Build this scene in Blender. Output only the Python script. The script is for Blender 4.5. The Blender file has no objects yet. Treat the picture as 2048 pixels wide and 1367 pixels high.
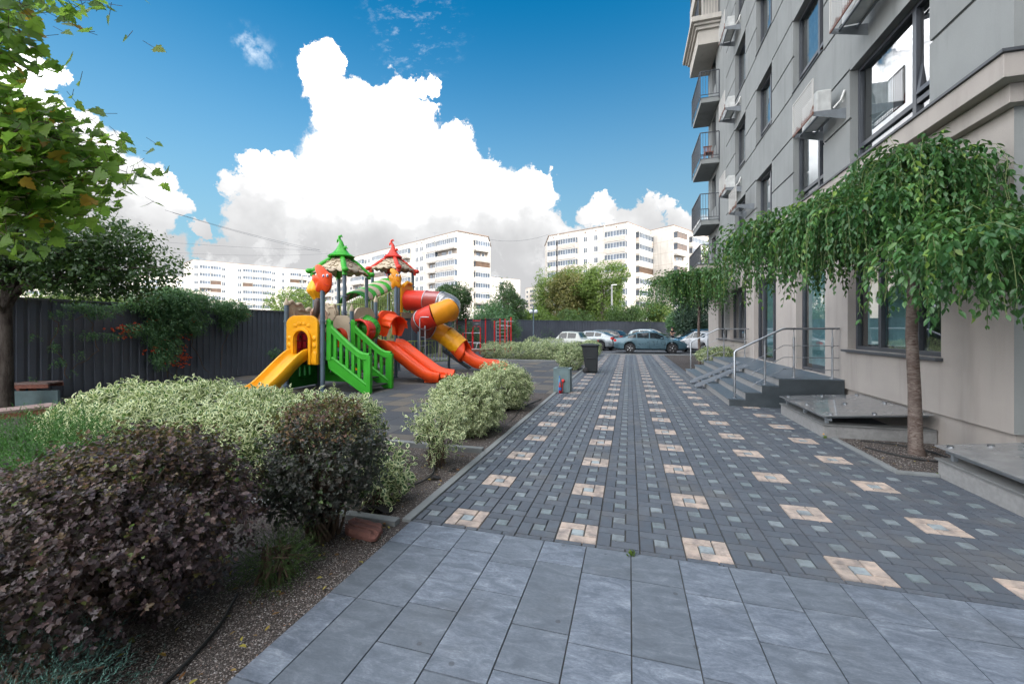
import bpy, math, random
import numpy as np
from mathutils import Vector, Matrix, noise as mnoise
rad = math.radians
random.seed(7); RNG = np.random.default_rng(11)
scene = bpy.context.scene
col = scene.collection

# ------------------------------------------------------------------ camera
YAW = 0.279; FPX = 820.0; HCAM = 1.58; HOR = 658.0
cam_data = bpy.data.cameras.new('camera')
cam_data.sensor_width = 36.0; cam_data.sensor_fit = 'HORIZONTAL'
cam_data.lens = FPX / 2048 * 36
cam_data.shift_y = -(683.5 - HOR) / 2048
cam_data.clip_start = 0.05; cam_data.clip_end = 3000
cam = bpy.data.objects.new('camera', cam_data); col.objects.link(cam)
cam.location = (0, 0, HCAM); cam.rotation_euler = (rad(90), 0, YAW)
scene.camera = cam
FW = Vector((-math.sin(YAW), math.cos(YAW), 0)); RT = Vector((math.cos(YAW), math.sin(YAW), 0)); UP = Vector((0, 0, 1))
def at(px, py, t):          # point seen at photo pixel px,py at forward distance t (metres)
    return Vector((0, 0, HCAM)) + FW * t + RT * (t * (px - 1024) / FPX) + UP * (t * (HOR - py) / FPX)
def gnd(px, t, z=0.0):
    p = at(px, HOR, t); p.z = z; return p

# ------------------------------------------------------------------ exposure
scene.view_settings.view_transform = 'Standard'; scene.view_settings.look = 'None'
scene.view_settings.exposure = 1.42; scene.view_settings.gamma = 1.0
scene.render.engine = 'CYCLES'
cy = scene.cycles
cy.max_bounces = 6; cy.diffuse_bounces = 3; cy.glossy_bounces = 3; cy.transmission_bounces = 5; cy.transparent_max_bounces = 8
cy.caustics_reflective = False; cy.caustics_refractive = False
try: cy.use_denoising = True
except Exception: pass
cy.sample_clamp_indirect = 6.0

# ------------------------------------------------------------------ sun
SUN_EL = rad(37); SUN_AZ = math.atan2(0.80, -0.60)
sd = Vector((math.sin(SUN_AZ) * math.cos(SUN_EL), math.cos(SUN_AZ) * math.cos(SUN_EL), math.sin(SUN_EL)))
sun_data = bpy.data.lights.new('sun', 'SUN'); sun_data.energy = 2.25; sun_data.angle = rad(0.5); sun_data.color = (1.0, 0.93, 0.84)
sun = bpy.data.objects.new('sun', sun_data); col.objects.link(sun)
sun.rotation_euler = sd.to_track_quat('Z', 'Y').to_euler(); sun.location = (60, -40, 60)

# ------------------------------------------------------------------ world: Nishita sky with cumulus
world = bpy.data.worlds.new('World'); scene.world = world; world.use_nodes = True
wt = world.node_tree; wt.nodes.clear()
def WN(t, **kw):
    n = wt.nodes.new(t)
    for k, v in kw.items(): setattr(n, k, v)
    return n
def WL(a, b): wt.links.new(a, b)
def wmath(op, a, b=None, c=None, clamp=False):
    n = WN('ShaderNodeMath', operation=op, use_clamp=clamp)
    for i, v in enumerate((a, b, c)):
        if v is None: continue
        if isinstance(v, (int, float)): n.inputs[i].default_value = v
        else: WL(v, n.inputs[i])
    return n.outputs[0]
def wvec(op, a, b=None, s=None):
    n = WN('ShaderNodeVectorMath', operation=op)
    for i, v in enumerate((a, b)):
        if v is None: continue
        if isinstance(v, (tuple, Vector)): n.inputs[i].default_value = tuple(v)
        else: WL(v, n.inputs[i])
    if s is not None: n.inputs['Scale'].default_value = s
    return n.outputs['Value'] if op in ('DISTANCE', 'DOT_PRODUCT', 'LENGTH') else n.outputs[0]
def wsmooth(v, a, b):
    n = WN('ShaderNodeMapRange', interpolation_type='SMOOTHSTEP'); WL(v, n.inputs[0])
    n.inputs[1].default_value = a; n.inputs[2].default_value = b; return n.outputs[0]
def wmix(f, a, b):
    n = WN('ShaderNodeMix', data_type='RGBA'); n.inputs[0].default_value = 0.5
    if isinstance(f, (int, float)): n.inputs[0].default_value = f
    else: WL(f, n.inputs[0])
    for i, v in ((6, a), (7, b)):
        if isinstance(v, tuple): n.inputs[i].default_value = v
        else: WL(v, n.inputs[i])
    return n.outputs[2]
sky = WN('ShaderNodeTexSky', sky_type='NISHITA'); sky.sun_disc = False
sky.sun_elevation = SUN_EL; sky.sun_rotation = SUN_AZ; sky.altitude = 200; sky.air_density = 1.0; sky.dust_density = 0.6; sky.ozone_density = 2.0
D = WN('ShaderNodeTexCoord').outputs['Generated']
def wnoise(vec, scale, detail, rough=0.55):
    n = WN('ShaderNodeTexNoise'); WL(vec, n.inputs['Vector']); n.inputs['Scale'].default_value = scale
    n.inputs['Detail'].default_value = detail; n.inputs['Roughness'].default_value = rough; return n
n1 = wnoise(D, 5.0, 2.0); n2 = wnoise(D, 22.0, 8.0, 0.62)
d1 = wvec('SCALE', wvec('SUBTRACT', n1.outputs['Color'], (0.5, 0.5, 0.5)), s=0.055)
d2 = wvec('SCALE', wvec('SUBTRACT', n2.outputs['Color'], (0.5, 0.5, 0.5)), s=0.095)
DD = wvec('ADD', wvec('ADD', D, d1), d2)
def sdir(px, py):
    v = FW + RT * ((px - 1024) / FPX) + UP * ((HOR - py) / FPX); L = v.length; return v / L, L
# cumulus heaps: photo-like positions expressed as sky directions (px, py, radius px)
HEAPS = [(640,108,34),(665,122,26),(640,145,48),(645,190,48),(668,215,52),(705,190,44),(690,270,72),(745,205,52),(800,190,46),(838,170,26),(700,330,110),
 (860,175,22),(775,250,80),(850,225,36),(835,320,95),(905,320,60),(925,285,34),(945,350,62),(972,330,30),(990,400,72),(950,430,105),(850,450,150),(1050,360,34),(1080,362,30),(1085,400,42),
 (1055,440,72),(720,440,150),(610,410,100),(545,375,64),(497,322,30),(530,318,26),(570,332,34),(625,345,50),(484,365,30),(520,440,72),(1098,450,42),(1000,500,90),
 (1205,402,24),(1190,425,34),(1215,432,34),(1305,395,24),(1330,402,20),(1290,425,36),(1250,446,40),(1350,430,28),(1372,445,30),(1135,480,34),(1180,520,80),(1300,520,100),
 (60,140,40),(128,140,20),(100,135,26),(20,210,90),(100,215,40),(140,240,34),(150,320,90),(60,380,150),(225,345,60),(275,335,34),(318,368,34),(300,400,56),(210,440,110),
 (345,415,30),(120,520,150),(290,520,90),(430,500,40),(395,455,22),(520,545,100),(700,560,180),(900,560,160),(1080,560,130),(1380,560,150),(-120,300,170)]
acc = None
for (px, py, r) in HEAPS:
    c, L = sdir(px, py); rr = r * 0.90 / FPX / L
    v = wmath('MULTIPLY_ADD', wvec('DISTANCE', DD, c), -1.0 / rr, 1.0)
    acc = v if acc is None else wmath('MAXIMUM', acc, v)
n4 = wnoise(D, 60.0, 6.0, 0.7); cum = wsmooth(wmath('ADD', acc, wmath('MULTIPLY', wmath('SUBTRACT', n4.outputs['Fac'], 0.5), 0.35)), -0.03, 0.20)
# unseen broken cloud added out of view for fill light and window reflections
nb = wnoise(D, 2.6, 7.0, 0.6)
away = wsmooth(wvec('DOT_PRODUCT', D, tuple(FW)), 0.45, 0.2)
fill_cloud = wmath('MULTIPLY', wsmooth(nb.outputs['Fac'], 0.40, 0.50), away)
sep = WN('ShaderNodeSeparateXYZ'); WL(D, sep.inputs[0]); el = sep.outputs['Z']
# thin cirrus wisps high up
mp = WN('ShaderNodeMapping'); WL(D, mp.inputs[0]); mp.inputs['Scale'].default_value = (3, 7, 9); mp.inputs['Rotation'].default_value = (0.5, 0.4, 0.3)
nc = wnoise(mp.outputs[0], 7.0, 7.0, 0.7)
cc, Lc = sdir(830, 60)
cir = wmath('MULTIPLY', wsmooth(nc.outputs['Fac'], 0.50, 0.80), wsmooth(wvec('DISTANCE', DD, cc), 0.12, 0.03))
c2, L2 = sdir(520, 88); cir2 = wmath('MULTIPLY', wsmooth(n2.outputs['Fac'], 0.42, 0.62), wsmooth(wvec('DISTANCE', DD, c2), 0.040, 0.004))
cirr = wmath('MULTIPLY', wmath('MAXIMUM', cir, wmath('MULTIPLY', cir2, 1.3)), 0.45)
# cloud brightness: blazing tops, greyer bases and a greyer low bank
n3 = wnoise(D, 7.0, 5.0)
lowgrey = wsmooth(wmath('ADD', el, wmath('MULTIPLY', wmath('SUBTRACT', n3.outputs['Fac'], 0.5), 0.26)), 0.12, 0.42)
nb2 = wnoise(DD, 11.0, 4.0); puff = wmath('MULTIPLY', wsmooth(nb2.outputs['Fac'], 0.50, 0.60), wsmooth(el, 0.26, 0.10))
lowgrey = wmath('MAXIMUM', lowgrey, wmath('MULTIPLY', puff, 0.07))
elv = wmath('ADD', el, wmath('MULTIPLY', wmath('SUBTRACT', n3.outputs['Fac'], 0.5), 0.30))
cbase = wmix(wmath('ADD', wsmooth(elv, 0.15, 0.33), wmath('MULTIPLY', puff, 0.6), clamp=True), (2.45, 2.46, 2.5, 1), (4.0, 4.01, 4.03, 1))
core = wmath('MULTIPLY', wsmooth(elv, 0.24, 0.48), wsmooth(acc, 0.06, 0.40))
cbright = wmix(core, cbase, (22.0, 22.2, 22.5, 1))
hs = WN('ShaderNodeHueSaturation'); WL(sky.outputs[0], hs.inputs['Color']); hs.inputs['Saturation'].default_value = 1.30; hs.inputs['Value'].default_value = 1.0
tint = WN('ShaderNodeMix', data_type='RGBA', blend_type='MULTIPLY'); tint.inputs[0].default_value = 1.0
WL(hs.outputs[0], tint.inputs[6]); tint.inputs[7].default_value = (0.03, 0.74, 0.72, 1)
lowsky = wmix(wmath('MULTIPLY', wsmooth(el, 0.66, 0.02), 0.92), tint.outputs[2], (1.6, 2.12, 2.4, 1))
c_all = wmix(cirr, lowsky, (4.4, 4.8, 5.2, 1))
c_all = wmix(fill_cloud, c_all, (18.0, 18.0, 18.2, 1))
c_all = wmix(cum, c_all, cbright)
bg = WN('ShaderNodeBackground'); WL(c_all, bg.inputs[0]); bg.inputs[1].default_value = 0.1
wo = WN('ShaderNodeOutputWorld'); WL(bg.outputs[0], wo.inputs[0])
try: world.cycles.sampling_method = 'MANUAL'; world.cycles.sample_map_resolution = 512
except Exception: pass

# ------------------------------------------------------------------ object helpers
def tag(o, label=None, cat=None, group=None, kind=None):
    if label: o['label'] = label
    if cat: o['category'] = cat
    if group: o['group'] = group
    if kind: o['kind'] = kind
    return o
def thing(name, loc, label, cat, rz=0.0, group=None):
    o = bpy.data.objects.new(name, None); col.objects.link(o); o.empty_display_size = 0.2
    o.location = loc; o.rotation_euler = (0, 0, rz)
    return tag(o, label, cat, group)
def origin_of(p):
    v = Vector((0, 0, 0))
    while p is not None: v += p.location; p = p.parent
    return v
def link_mesh(name, me, parent=None, local=False, smooth=None):
    o = bpy.data.objects.new(name, me); col.objects.link(o)
    if parent is not None:
        if not local: me.transform(Matrix.Translation(-origin_of(parent)))
        o.parent = parent
    if smooth is not None:
        me.shade_smooth()
        if smooth < 180: me.set_sharp_from_angle(angle=rad(smooth))
    return o
def copy_tree(o, parent=None):
    c = o.copy(); col.objects.link(c); c.parent = parent
    for ch in list(o.children): copy_tree(ch, c)
    return c

class MB:
    def __init__(s): s.v = []; s.f = []; s.mi = []; s.m = 0
    def add(s, vs, fs):
        b = len(s.v); s.v.extend([tuple(x) for x in vs])
        for f in fs: s.f.append([b + i for i in f]); s.mi.append(s.m)
        return s
    def box(s, x0, x1, y0, y1, z0, z1):
        return s.add([(x0,y0,z0),(x1,y0,z0),(x1,y1,z0),(x0,y1,z0),(x0,y0,z1),(x1,y0,z1),(x1,y1,z1),(x0,y1,z1)],
                     [(0,3,2,1),(4,5,6,7),(0,1,5,4),(1,2,6,5),(2,3,7,6),(3,0,4,7)])
    def cbox(s, c, sx, sy, sz): return s.box(c[0]-sx/2, c[0]+sx/2, c[1]-sy/2, c[1]+sy/2, c[2]-sz/2, c[2]+sz/2)
    def beam(s, a, b, w, h, up=(0,0,1)):       # rectangular bar from a to b
        a = Vector(a); b = Vector(b); d = (b-a).normalized(); u = Vector(up)
        if abs(d.dot(u)) > 0.98: u = Vector((1,0,0))
        r = d.cross(u).normalized(); u = r.cross(d).normalized()
        vs = []
        for p in (a, b):
            for i, j in ((-1,-1),(1,-1),(1,1),(-1,1)): vs.append(p + r*(i*w/2) + u*(j*h/2))
        return s.add(vs, [(0,1,2,3),(7,6,5,4),(0,4,5,1),(1,5,6,2),(2,6,7,3),(3,7,4,0)])
    def tube(s, pts, r, n=10, caps=True, closed=False):
        pts = [Vector(p) for p in pts]; N = len(pts)
        rs = r if isinstance(r, (list, tuple)) else [r]*N
        ref = None; vs = []
        for i, p in enumerate(pts):
            if closed: d = pts[(i+1) % N] - pts[i-1]
            else: d = pts[min(i+1, N-1)] - pts[max(i-1, 0)]
            d.normalize()
            if ref is None:
                ref = Vector((0,0,1)) if abs(d.z) < 0.9 else Vector((1,0,0))
            a = d.cross(ref).normalized(); ref = a.cross(d).normalized(); b = ref
            for k in range(n):
                t = 2*math.pi*k/n; vs.append(p + (a*math.cos(t) + b*math.sin(t))*rs[i])
        fs = []
        M = N if closed else N-1
        for i in range(M):
            i2 = (i+1) % N
            for k in range(n):
                k2 = (k+1) % n; fs.append((i*n+k, i*n+k2, i2*n+k2, i2*n+k))
        if caps and not closed: fs.append(tuple(range(n-1, -1, -1))); fs.append(tuple((N-1)*n+k for k in range(n)))
        return s.add(vs, fs)
    def lathe(s, prof, c=(0,0,0), n=20, axis='Z'):
        vs = []; c = Vector(c)
        for r, z in prof:
            for k in range(n):
                t = 2*math.pi*k/n; x, y = r*math.cos(t), r*math.sin(t)
                if axis == 'Z': q = (x, y, z)
                elif axis == 'X': q = (z, x, y)
                else: q = (x, z, y)
                vs.append(c + Vector(q))
        fs = []
        for i in range(len(prof)-1):
            for k in range(n):
                k2 = (k+1) % n; q = (i*n+k, i*n+k2, (i+1)*n+k2, (i+1)*n+k)
                fs.append(q if axis != 'Y' else q[::-1])
        fs.append(tuple(range(n-1, -1, -1))); fs.append(tuple((len(prof)-1)*n+k for k in range(n)))
        return s.add(vs, fs)
    def prism(s, poly, z0, z1, fn=None):       # extrude polygon (u,v) between w=z0,z1; fn maps (u,v,w)->xyz
        fn = fn or (lambda u, v, w: (u, v, w)); n = len(poly)
        vs = [fn(u, v, z0) for u, v in poly] + [fn(u, v, z1) for u, v in poly]
        fs = [tuple(range(n-1, -1, -1)), tuple(range(n, 2*n))] + [(i, (i+1) % n, n+(i+1) % n, n+i) for i in range(n)]
        return s.add(vs, fs)
    def ring(s, outer, inner, w0, w1, fn, open_ends=True):  # panel between two equal-length open outlines
        n = len(outer); vs = []
        for w in (w0, w1):
            vs += [fn(u, v, w) for u, v in outer] + [fn(u, v, w) for u, v in inner]
        o0, i0, o1, i1 = 0, n, 2*n, 3*n; fs = []
        for k in range(n-1):
            fs += [(o0+k, i0+k, i0+k+1, o0+k+1), (o1+k, o1+k+1, i1+k+1, i1+k), (o0+k, o0+k+1, o1+k+1, o1+k), (i0+k, i1+k, i1+k+1, i0+k+1)]
        fs += [(o0, o1, i1, i0), (o0+n-1, i0+n-1, i1+n-1, o1+n-1)]
        return s.add(vs, fs)
    def grid(s, fn, nu, nv, closed_u=False):
        vs = [fn(i/nu, j/nv) for j in range(nv+1) for i in range(nu+1)]
        fs = [(j*(nu+1)+i, j*(nu+1)+i+1, (j+1)*(nu+1)+i+1, (j+1)*(nu+1)+i) for j in range(nv) for i in range(nu)]
        return s.add(vs, fs)
    def ball(s, c, rx, ry=None, rz=None, n=14, m=9):
        ry = ry or rx; rz = rz or rx; c = Vector(c)
        def f(u, v):
            a = 2*math.pi*u; b = math.pi*(v-0.5); return c + Vector((rx*math.cos(a)*math.cos(b), ry*math.sin(a)*math.cos(b), rz*math.sin(b)))
        return s.grid(f, n, m)
    def build(s, name, mats, parent=None, local=False, smooth=None, bevel=0, fix=True):
        me = bpy.data.meshes.new(name); me.from_pydata(s.v, [], s.f)
        for m in (mats if isinstance(mats, (list, tuple)) else [mats]): me.materials.append(m)
        if any(s.mi): me.polygons.foreach_set('material_index', s.mi)
        if fix:
            import bmesh
            bm = bmesh.new(); bm.from_mesh(me); bmesh.ops.remove_doubles(bm, verts=bm.verts, dist=1e-5)
            bmesh.ops.recalc_face_normals(bm, faces=bm.faces); bm.to_mesh(me); bm.free()
        me.update()
        o = link_mesh(name, me, parent, local, smooth)
        if bevel:
            b = o.modifiers.new('bevel', 'BEVEL'); b.width = bevel; b.segments = 2; b.limit_method = 'ANGLE'; b.angle_limit = rad(40)
            try: b.harden_normals = False
            except Exception: pass
        return o
def struct(o, label=None): return tag(o, label=label, kind='structure')

# ------------------------------------------------------------------ materials
class NT:
    def __init__(s, name):
        s.m = bpy.data.materials.new(name); s.m.use_nodes = True; s.t = s.m.node_tree; s.t.nodes.clear()
        s.out = s.n('ShaderNodeOutputMaterial'); s.p = s.n('ShaderNodeBsdfPrincipled'); s.l(s.p.outputs[0], s.out.inputs[0])
    def n(s, t, **kw):
        x = s.t.nodes.new(t)
        for k, v in kw.items(): setattr(x, k, v)
        return x
    def l(s, a, b): s.t.links.new(a, b)
    def set(s, sock, v):
        if isinstance(v, (int, float)): sock.default_value = v
        elif isinstance(v, tuple): sock.default_value = v if len(v) == len(sock.default_value) else tuple(v) + (1,)
        else: s.l(v, sock)
    def math(s, op, a, b=0.0, c=None, clamp=False):
        x = s.n('ShaderNodeMath', operation=op, use_clamp=clamp); s.set(x.inputs[0], a); s.set(x.inputs[1], b)
        if c is not None: s.set(x.inputs[2], c)
        return x.outputs[0]
    def obj(s): return s.n('ShaderNodeTexCoord').outputs['Object']
    def geo(s): return s.n('ShaderNodeNewGeometry').outputs['Position']
    def attr(s, name): return s.n('ShaderNodeAttribute', attribute_name=name).outputs['Fac']
    def map(s, v, sc=(1,1,1), rot=(0,0,0)):
        x = s.n('ShaderNodeMapping'); s.l(v, x.inputs[0]); x.inputs['Scale'].default_value = sc; x.inputs['Rotation'].default_value = rot; return x.outputs[0]
    def noise(s, v, scale, detail=4, rough=0.55, dist=0.0):
        x = s.n('ShaderNodeTexNoise'); s.l(v, x.inputs['Vector']); x.inputs['Scale'].default_value = scale
        x.inputs['Detail'].default_value = detail; x.inputs['Roughness'].default_value = rough; x.inputs['Distortion'].default_value = dist; return x.outputs['Fac']
    def vor(s, v, scale, feat='F1', out='Distance'):
        x = s.n('ShaderNodeTexVoronoi', feature=feat); s.l(v, x.inputs['Vector']); x.inputs['Scale'].default_value = scale; return x.outputs[out]
    def ramp(s, f, stops, interp='LINEAR'):
        x = s.n('ShaderNodeValToRGB'); s.set(x.inputs[0], f); cr = x.color_ramp; cr.interpolation = interp
        while len(cr.elements) < len(stops): cr.elements.new(0.5)
        for e, (p, c) in zip(cr.elements, stops):
            e.position = p; e.color = tuple(c) + (1,) if len(c) == 3 else c
        return x.outputs[0]
    def rng(s, f, a, b, c=0.0, d=1.0, smooth=True):
        x = s.n('ShaderNodeMapRange'); x.interpolation_type = 'SMOOTHSTEP' if smooth else 'LINEAR'
        s.l(f, x.inputs[0])
        for i, v in enumerate((a, b, c, d)): x.inputs[i+1].default_value = v
        return x.outputs[0]
    def mix(s, f, a, b, bt='MIX'):
        x = s.n('ShaderNodeMix', data_type='RGBA', blend_type=bt); s.set(x.inputs[0], f); s.set(x.inputs[6], a); s.set(x.inputs[7], b); return x.outputs[2]
    def col(s, c): s.set(s.p.inputs['Base Color'], c); return s
    def P(s, **kw):
        for k, v in kw.items():
            s.set(s.p.inputs[{'rough':'Roughness','metal':'Metallic','spec':'Specular IOR Level','trans':'Transmission Weight','alpha':'Alpha','coat':'Coat Weight','ior':'IOR'}[k]], v)
        return s
    def bump(s, h, strength=0.3, dist=0.01):
        x = s.n('ShaderNodeBump'); s.l(h, x.inputs['Height']); x.inputs['Strength'].default_value = strength; x.inputs['Distance'].default_value = dist
        s.l(x.outputs[0], s.p.inputs['Normal']); return s
def simple(name, c, rough=0.5, metal=0.0, var=0.12, scale=6.0, bump=0.0, bscale=60.0, spec=0.5, coat=0.0, dirt=0.0):
    t = NT(name); o = t.obj(); n = t.noise(o, scale, 5)
    a = tuple(x*(1-var) for x in c); b = tuple(min(1, x*(1+var)) for x in c)
    cc = t.mix(t.rng(n, 0.3, 0.7), a, b)
    if dirt:
        d = t.noise(t.map(o, (1,1,0.35)), 3.1, 6, 0.65)
        cc = t.mix(t.math('MULTIPLY', t.rng(d, 0.5, 0.75), dirt), cc, tuple(x*0.45+0.02 for x in c))
    t.col(cc).P(rough=t.rng(n, 0.2, 0.8, max(0.02, rough-0.06), min(1, rough+0.08)), metal=metal, spec=spec, coat=coat)
    if bump: t.bump(t.noise(o, bscale, 4), bump, 0.004)
    return t.m
# ------------------------------------------------------------------ materials
def m_brick():
    t = NT('paver'); o = t.geo(); r = t.attr('rnd'); k = t.attr('kind')
    n = t.noise(o, 9, 6, 0.6); f = t.noise(o, 240, 3, 0.7)
    dark = t.mix(t.rng(r, 0, 1, smooth=False), (0.082, 0.098, 0.122), (0.114, 0.132, 0.158))
    lite = t.mix(t.rng(r, 0, 1), (0.19, 0.235, 0.25), (0.26, 0.30, 0.32))
    bei = t.mix(t.rng(r, 0, 1), (0.52, 0.415, 0.345), (0.62, 0.50, 0.42))
    c = t.mix(t.math('GREATER_THAN', k, 0.5), dark, lite); c = t.mix(t.math('GREATER_THAN', k, 1.1), c, (0.36, 0.41, 0.43)); c = t.mix(t.math('GREATER_THAN', k, 1.5), c, bei)
    c = t.mix(t.rng(n, 0.35, 0.75), c, t.mix(0.75, c, (0.10, 0.105, 0.12)))
    c = t.mix(t.rng(t.noise(o, 1.3, 5), 0.5, 0.72), c, t.mix(0.5, c, (0.16, 0.155, 0.145)))
    c = t.mix(t.rng(f, 0.3, 0.8, 0, 0.35), c, (0.2, 0.21, 0.23), 'OVERLAY')
    sp = t.vor(o, 9.0); c = t.mix(t.math('LESS_THAN', sp, 0.045), c, (0.02, 0.02, 0.02))
    t.col(c).P(rough=t.rng(n, 0.2, 0.8, 0.55, 0.8), spec=0.4); t.bump(f, 0.35, 0.002); return t.m
def m_slab():
    t = NT('slab'); o = t.geo(); r = t.attr('rnd')
    ov = t.n('ShaderNodeVectorMath', operation='ADD'); t.l(o, ov.inputs[0])
    cb = t.n('ShaderNodeCombineXYZ'); t.l(t.math('MULTIPLY', r, 37.0), cb.inputs[0]); t.l(t.math('MULTIPLY', r, 91.0), cb.inputs[1]); t.l(cb.outputs[0], ov.inputs[1])
    v = ov.outputs[0]
    n = t.noise(t.map(v, (2.6, 6.5, 1)), 2.2, 9, 0.72, 0.8); n2 = t.noise(t.map(v, (9, 26, 1)), 5.0, 8, 0.75, 0.5); f = t.noise(o, 300, 3, 0.7)
    s = t.math('ADD', t.math('MULTIPLY', n, 0.65), t.math('MULTIPLY', n2, 0.35))
    c = t.ramp(s, [(0.30, (0.075, 0.09, 0.115)), (0.45, (0.125, 0.148, 0.186)), (0.55, (0.19, 0.22, 0.268)), (0.68, (0.36, 0.40, 0.45))])
    c = t.mix(t.rng(r, 0, 1, 0.0, 0.5), c, (0.10, 0.115, 0.13))
    c = t.mix(t.rng(f, 0.4, 0.8, 0, 0.3), c, (0.3, 0.3, 0.3), 'OVERLAY')
    sp = t.vor(o, 4.2); c = t.mix(t.math('MULTIPLY', t.math('LESS_THAN', sp, 0.06), 0.5), c, (0.05, 0.05, 0.055))
    d = t.noise(o, 1.7, 5, 0.6); c = t.mix(t.rng(d, 0.5, 0.72, 0, 0.45), c, (0.075, 0.08, 0.085))
    t.col(c).P(rough=0.62, spec=0.4); t.bump(f, 0.25, 0.0015); return t.m
def m_gravel():
    t = NT('gravel'); o = t.geo(); v = t.vor(o, 150, out='Color'); vd = t.vor(o, 150)
    sp = t.n('ShaderNodeSeparateColor'); t.l(v, sp.inputs[0])
    c = t.ramp(sp.outputs[0], [(0.0, (0.055, 0.047, 0.045)), (0.5, (0.105, 0.09, 0.086)), (0.85, (0.16, 0.142, 0.135)), (1.0, (0.27, 0.25, 0.24))])
    c = t.mix(t.rng(t.noise(o, 2.5, 5), 0.4, 0.65), c, t.mix(0.6, c, (0.075, 0.06, 0.05)))
    c = t.mix(t.rng(vd, 0.3, 0.7), c, t.mix(0.6, c, (0.03, 0.027, 0.025)))
    t.col(c).P(rough=0.9, spec=0.2); t.bump(t.math('SUBTRACT', 1.0, vd), 0.7, 0.005); return t.m
def m_pebble():
    t = NT('pebble'); r = t.attr('rnd')
    t.col(t.ramp(r, [(0, (0.06, 0.052, 0.05)), (0.35, (0.15, 0.13, 0.12)), (0.6, (0.24, 0.20, 0.18)), (0.8, (0.30, 0.28, 0.27)), (0.95, (0.45, 0.43, 0.42)), (1, (0.25, 0.12, 0.06))])).P(rough=0.85, spec=0.25)
    return t.m
def m_rubber():
    t = NT('rubber_tiles'); o = t.geo(); br = t.n('ShaderNodeTexBrick'); t.l(o, br.inputs['Vector']); br.offset = 0.0
    br.inputs['Scale'].default_value = 1.0; br.inputs['Brick Width'].default_value = 0.5; br.inputs['Row Height'].default_value = 0.5
    br.inputs['Mortar Size'].default_value = 0.006; br.inputs['Color1'].default_value = (0, 0, 0, 1); br.inputs['Color2'].default_value = (1, 1, 1, 1); br.inputs['Mortar'].default_value = (0, 0, 0, 1)
    wn = t.n('ShaderNodeTexWhiteNoise', noise_dimensions='2D'); sn = t.n('ShaderNodeVectorMath', operation='SNAP'); t.l(o, sn.inputs[0]); sn.inputs[1].default_value = (0.5, 0.5, 100)
    t.l(sn.outputs[0], wn.inputs['Vector'])
    c = t.ramp(wn.outputs['Value'], [(0, (0.038, 0.045, 0.058)), (0.45, (0.055, 0.062, 0.075)), (0.62, (0.085, 0.085, 0.085)), (0.8, (0.125, 0.105, 0.082)), (1.0, (0.06, 0.07, 0.085))])
    f = t.noise(o, 130, 4, 0.7); c = t.mix(t.rng(f, 0.35, 0.75, 0, 0.5), c, t.mix(0.5, c, (0.22, 0.20, 0.18)))
    c = t.mix(br.outputs['Fac'], c, (0.015, 0.015, 0.018))
    t.col(c).P(rough=0.85, spec=0.3); t.bump(f, 0.5, 0.004); return t.m
def m_asphalt():
    t = NT('asphalt'); o = t.geo(); f = t.noise(o, 90, 4, 0.7); n = t.noise(o, 0.7, 5)
    c = t.mix(t.rng(n, 0.35, 0.7), (0.055, 0.06, 0.068), (0.085, 0.092, 0.105)); c = t.mix(t.rng(f, 0.4, 0.75, 0, 0.5), c, (0.14, 0.145, 0.15))
    t.col(c).P(rough=0.8); t.bump(f, 0.4, 0.004); return t.m
def m_plaster(name, c, fine=55.0, stain=0.6):
    t = NT(name); o = t.geo(); n = t.noise(o, 1.1, 5); f = t.noise(o, fine, 4, 0.7); st = t.noise(t.map(o, (2.2, 2.2, 0.28)), 1.6, 6, 0.6)
    cc = t.mix(t.rng(n, 0.3, 0.7), tuple(x*0.93 for x in c), tuple(x*1.06 for x in c))
    cc = t.mix(t.rng(st, 0.47, 0.75, 0, stain), cc, tuple(x*0.72 for x in c)); cc = t.mix(t.rng(f, 0.3, 0.7, 0, 0.18), cc, tuple(x*0.75 for x in c))
    t.col(cc).P(rough=0.88, spec=0.2); t.bump(f, 0.35, 0.006); return t.m
def m_glass(name, tint=(0.75, 0.85, 0.88), refl=0.16, rough=0.0):
    m = bpy.data.materials.new(name); m.use_nodes = True; t = m.node_tree; t.nodes.clear()
    out = t.nodes.new('ShaderNodeOutputMaterial'); tr = t.nodes.new('ShaderNodeBsdfTransparent'); gl = t.nodes.new('ShaderNodeBsdfGlossy'); mx = t.nodes.new('ShaderNodeMixShader')
    fr = t.nodes.new('ShaderNodeFresnel'); fr.inputs['IOR'].default_value = 1.6; ad = t.nodes.new('ShaderNodeMath'); ad.operation = 'ADD'; ad.use_clamp = True
    t.links.new(fr.outputs[0], ad.inputs[0]); ad.inputs[1].default_value = refl
    tr.inputs[0].default_value = tint + (1,); gl.inputs[0].default_value = (0.95, 0.97, 1, 1); gl.inputs['Roughness'].default_value = rough
    t.links.new(ad.outputs[0], mx.inputs[0]); t.links.new(tr.outputs[0], mx.inputs[1]); t.links.new(gl.outputs[0], mx.inputs[2]); t.links.new(mx.outputs[0], out.inputs[0]); return m
def m_wood(name, a, b, sc=(1, 14, 14)):
    t = NT(name); o = t.obj(); n = t.noise(t.map(o, sc), 3.0, 6, 0.6, 0.6); g = t.noise(o, 1.5, 3)
    t.col(t.mix(t.rng(n, 0.3, 0.7), t.mix(t.rng(g, 0.3, 0.7), a, tuple(x*0.8 for x in a)), b)).P(rough=0.6); t.bump(n, 0.2, 0.003); return t.m
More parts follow.
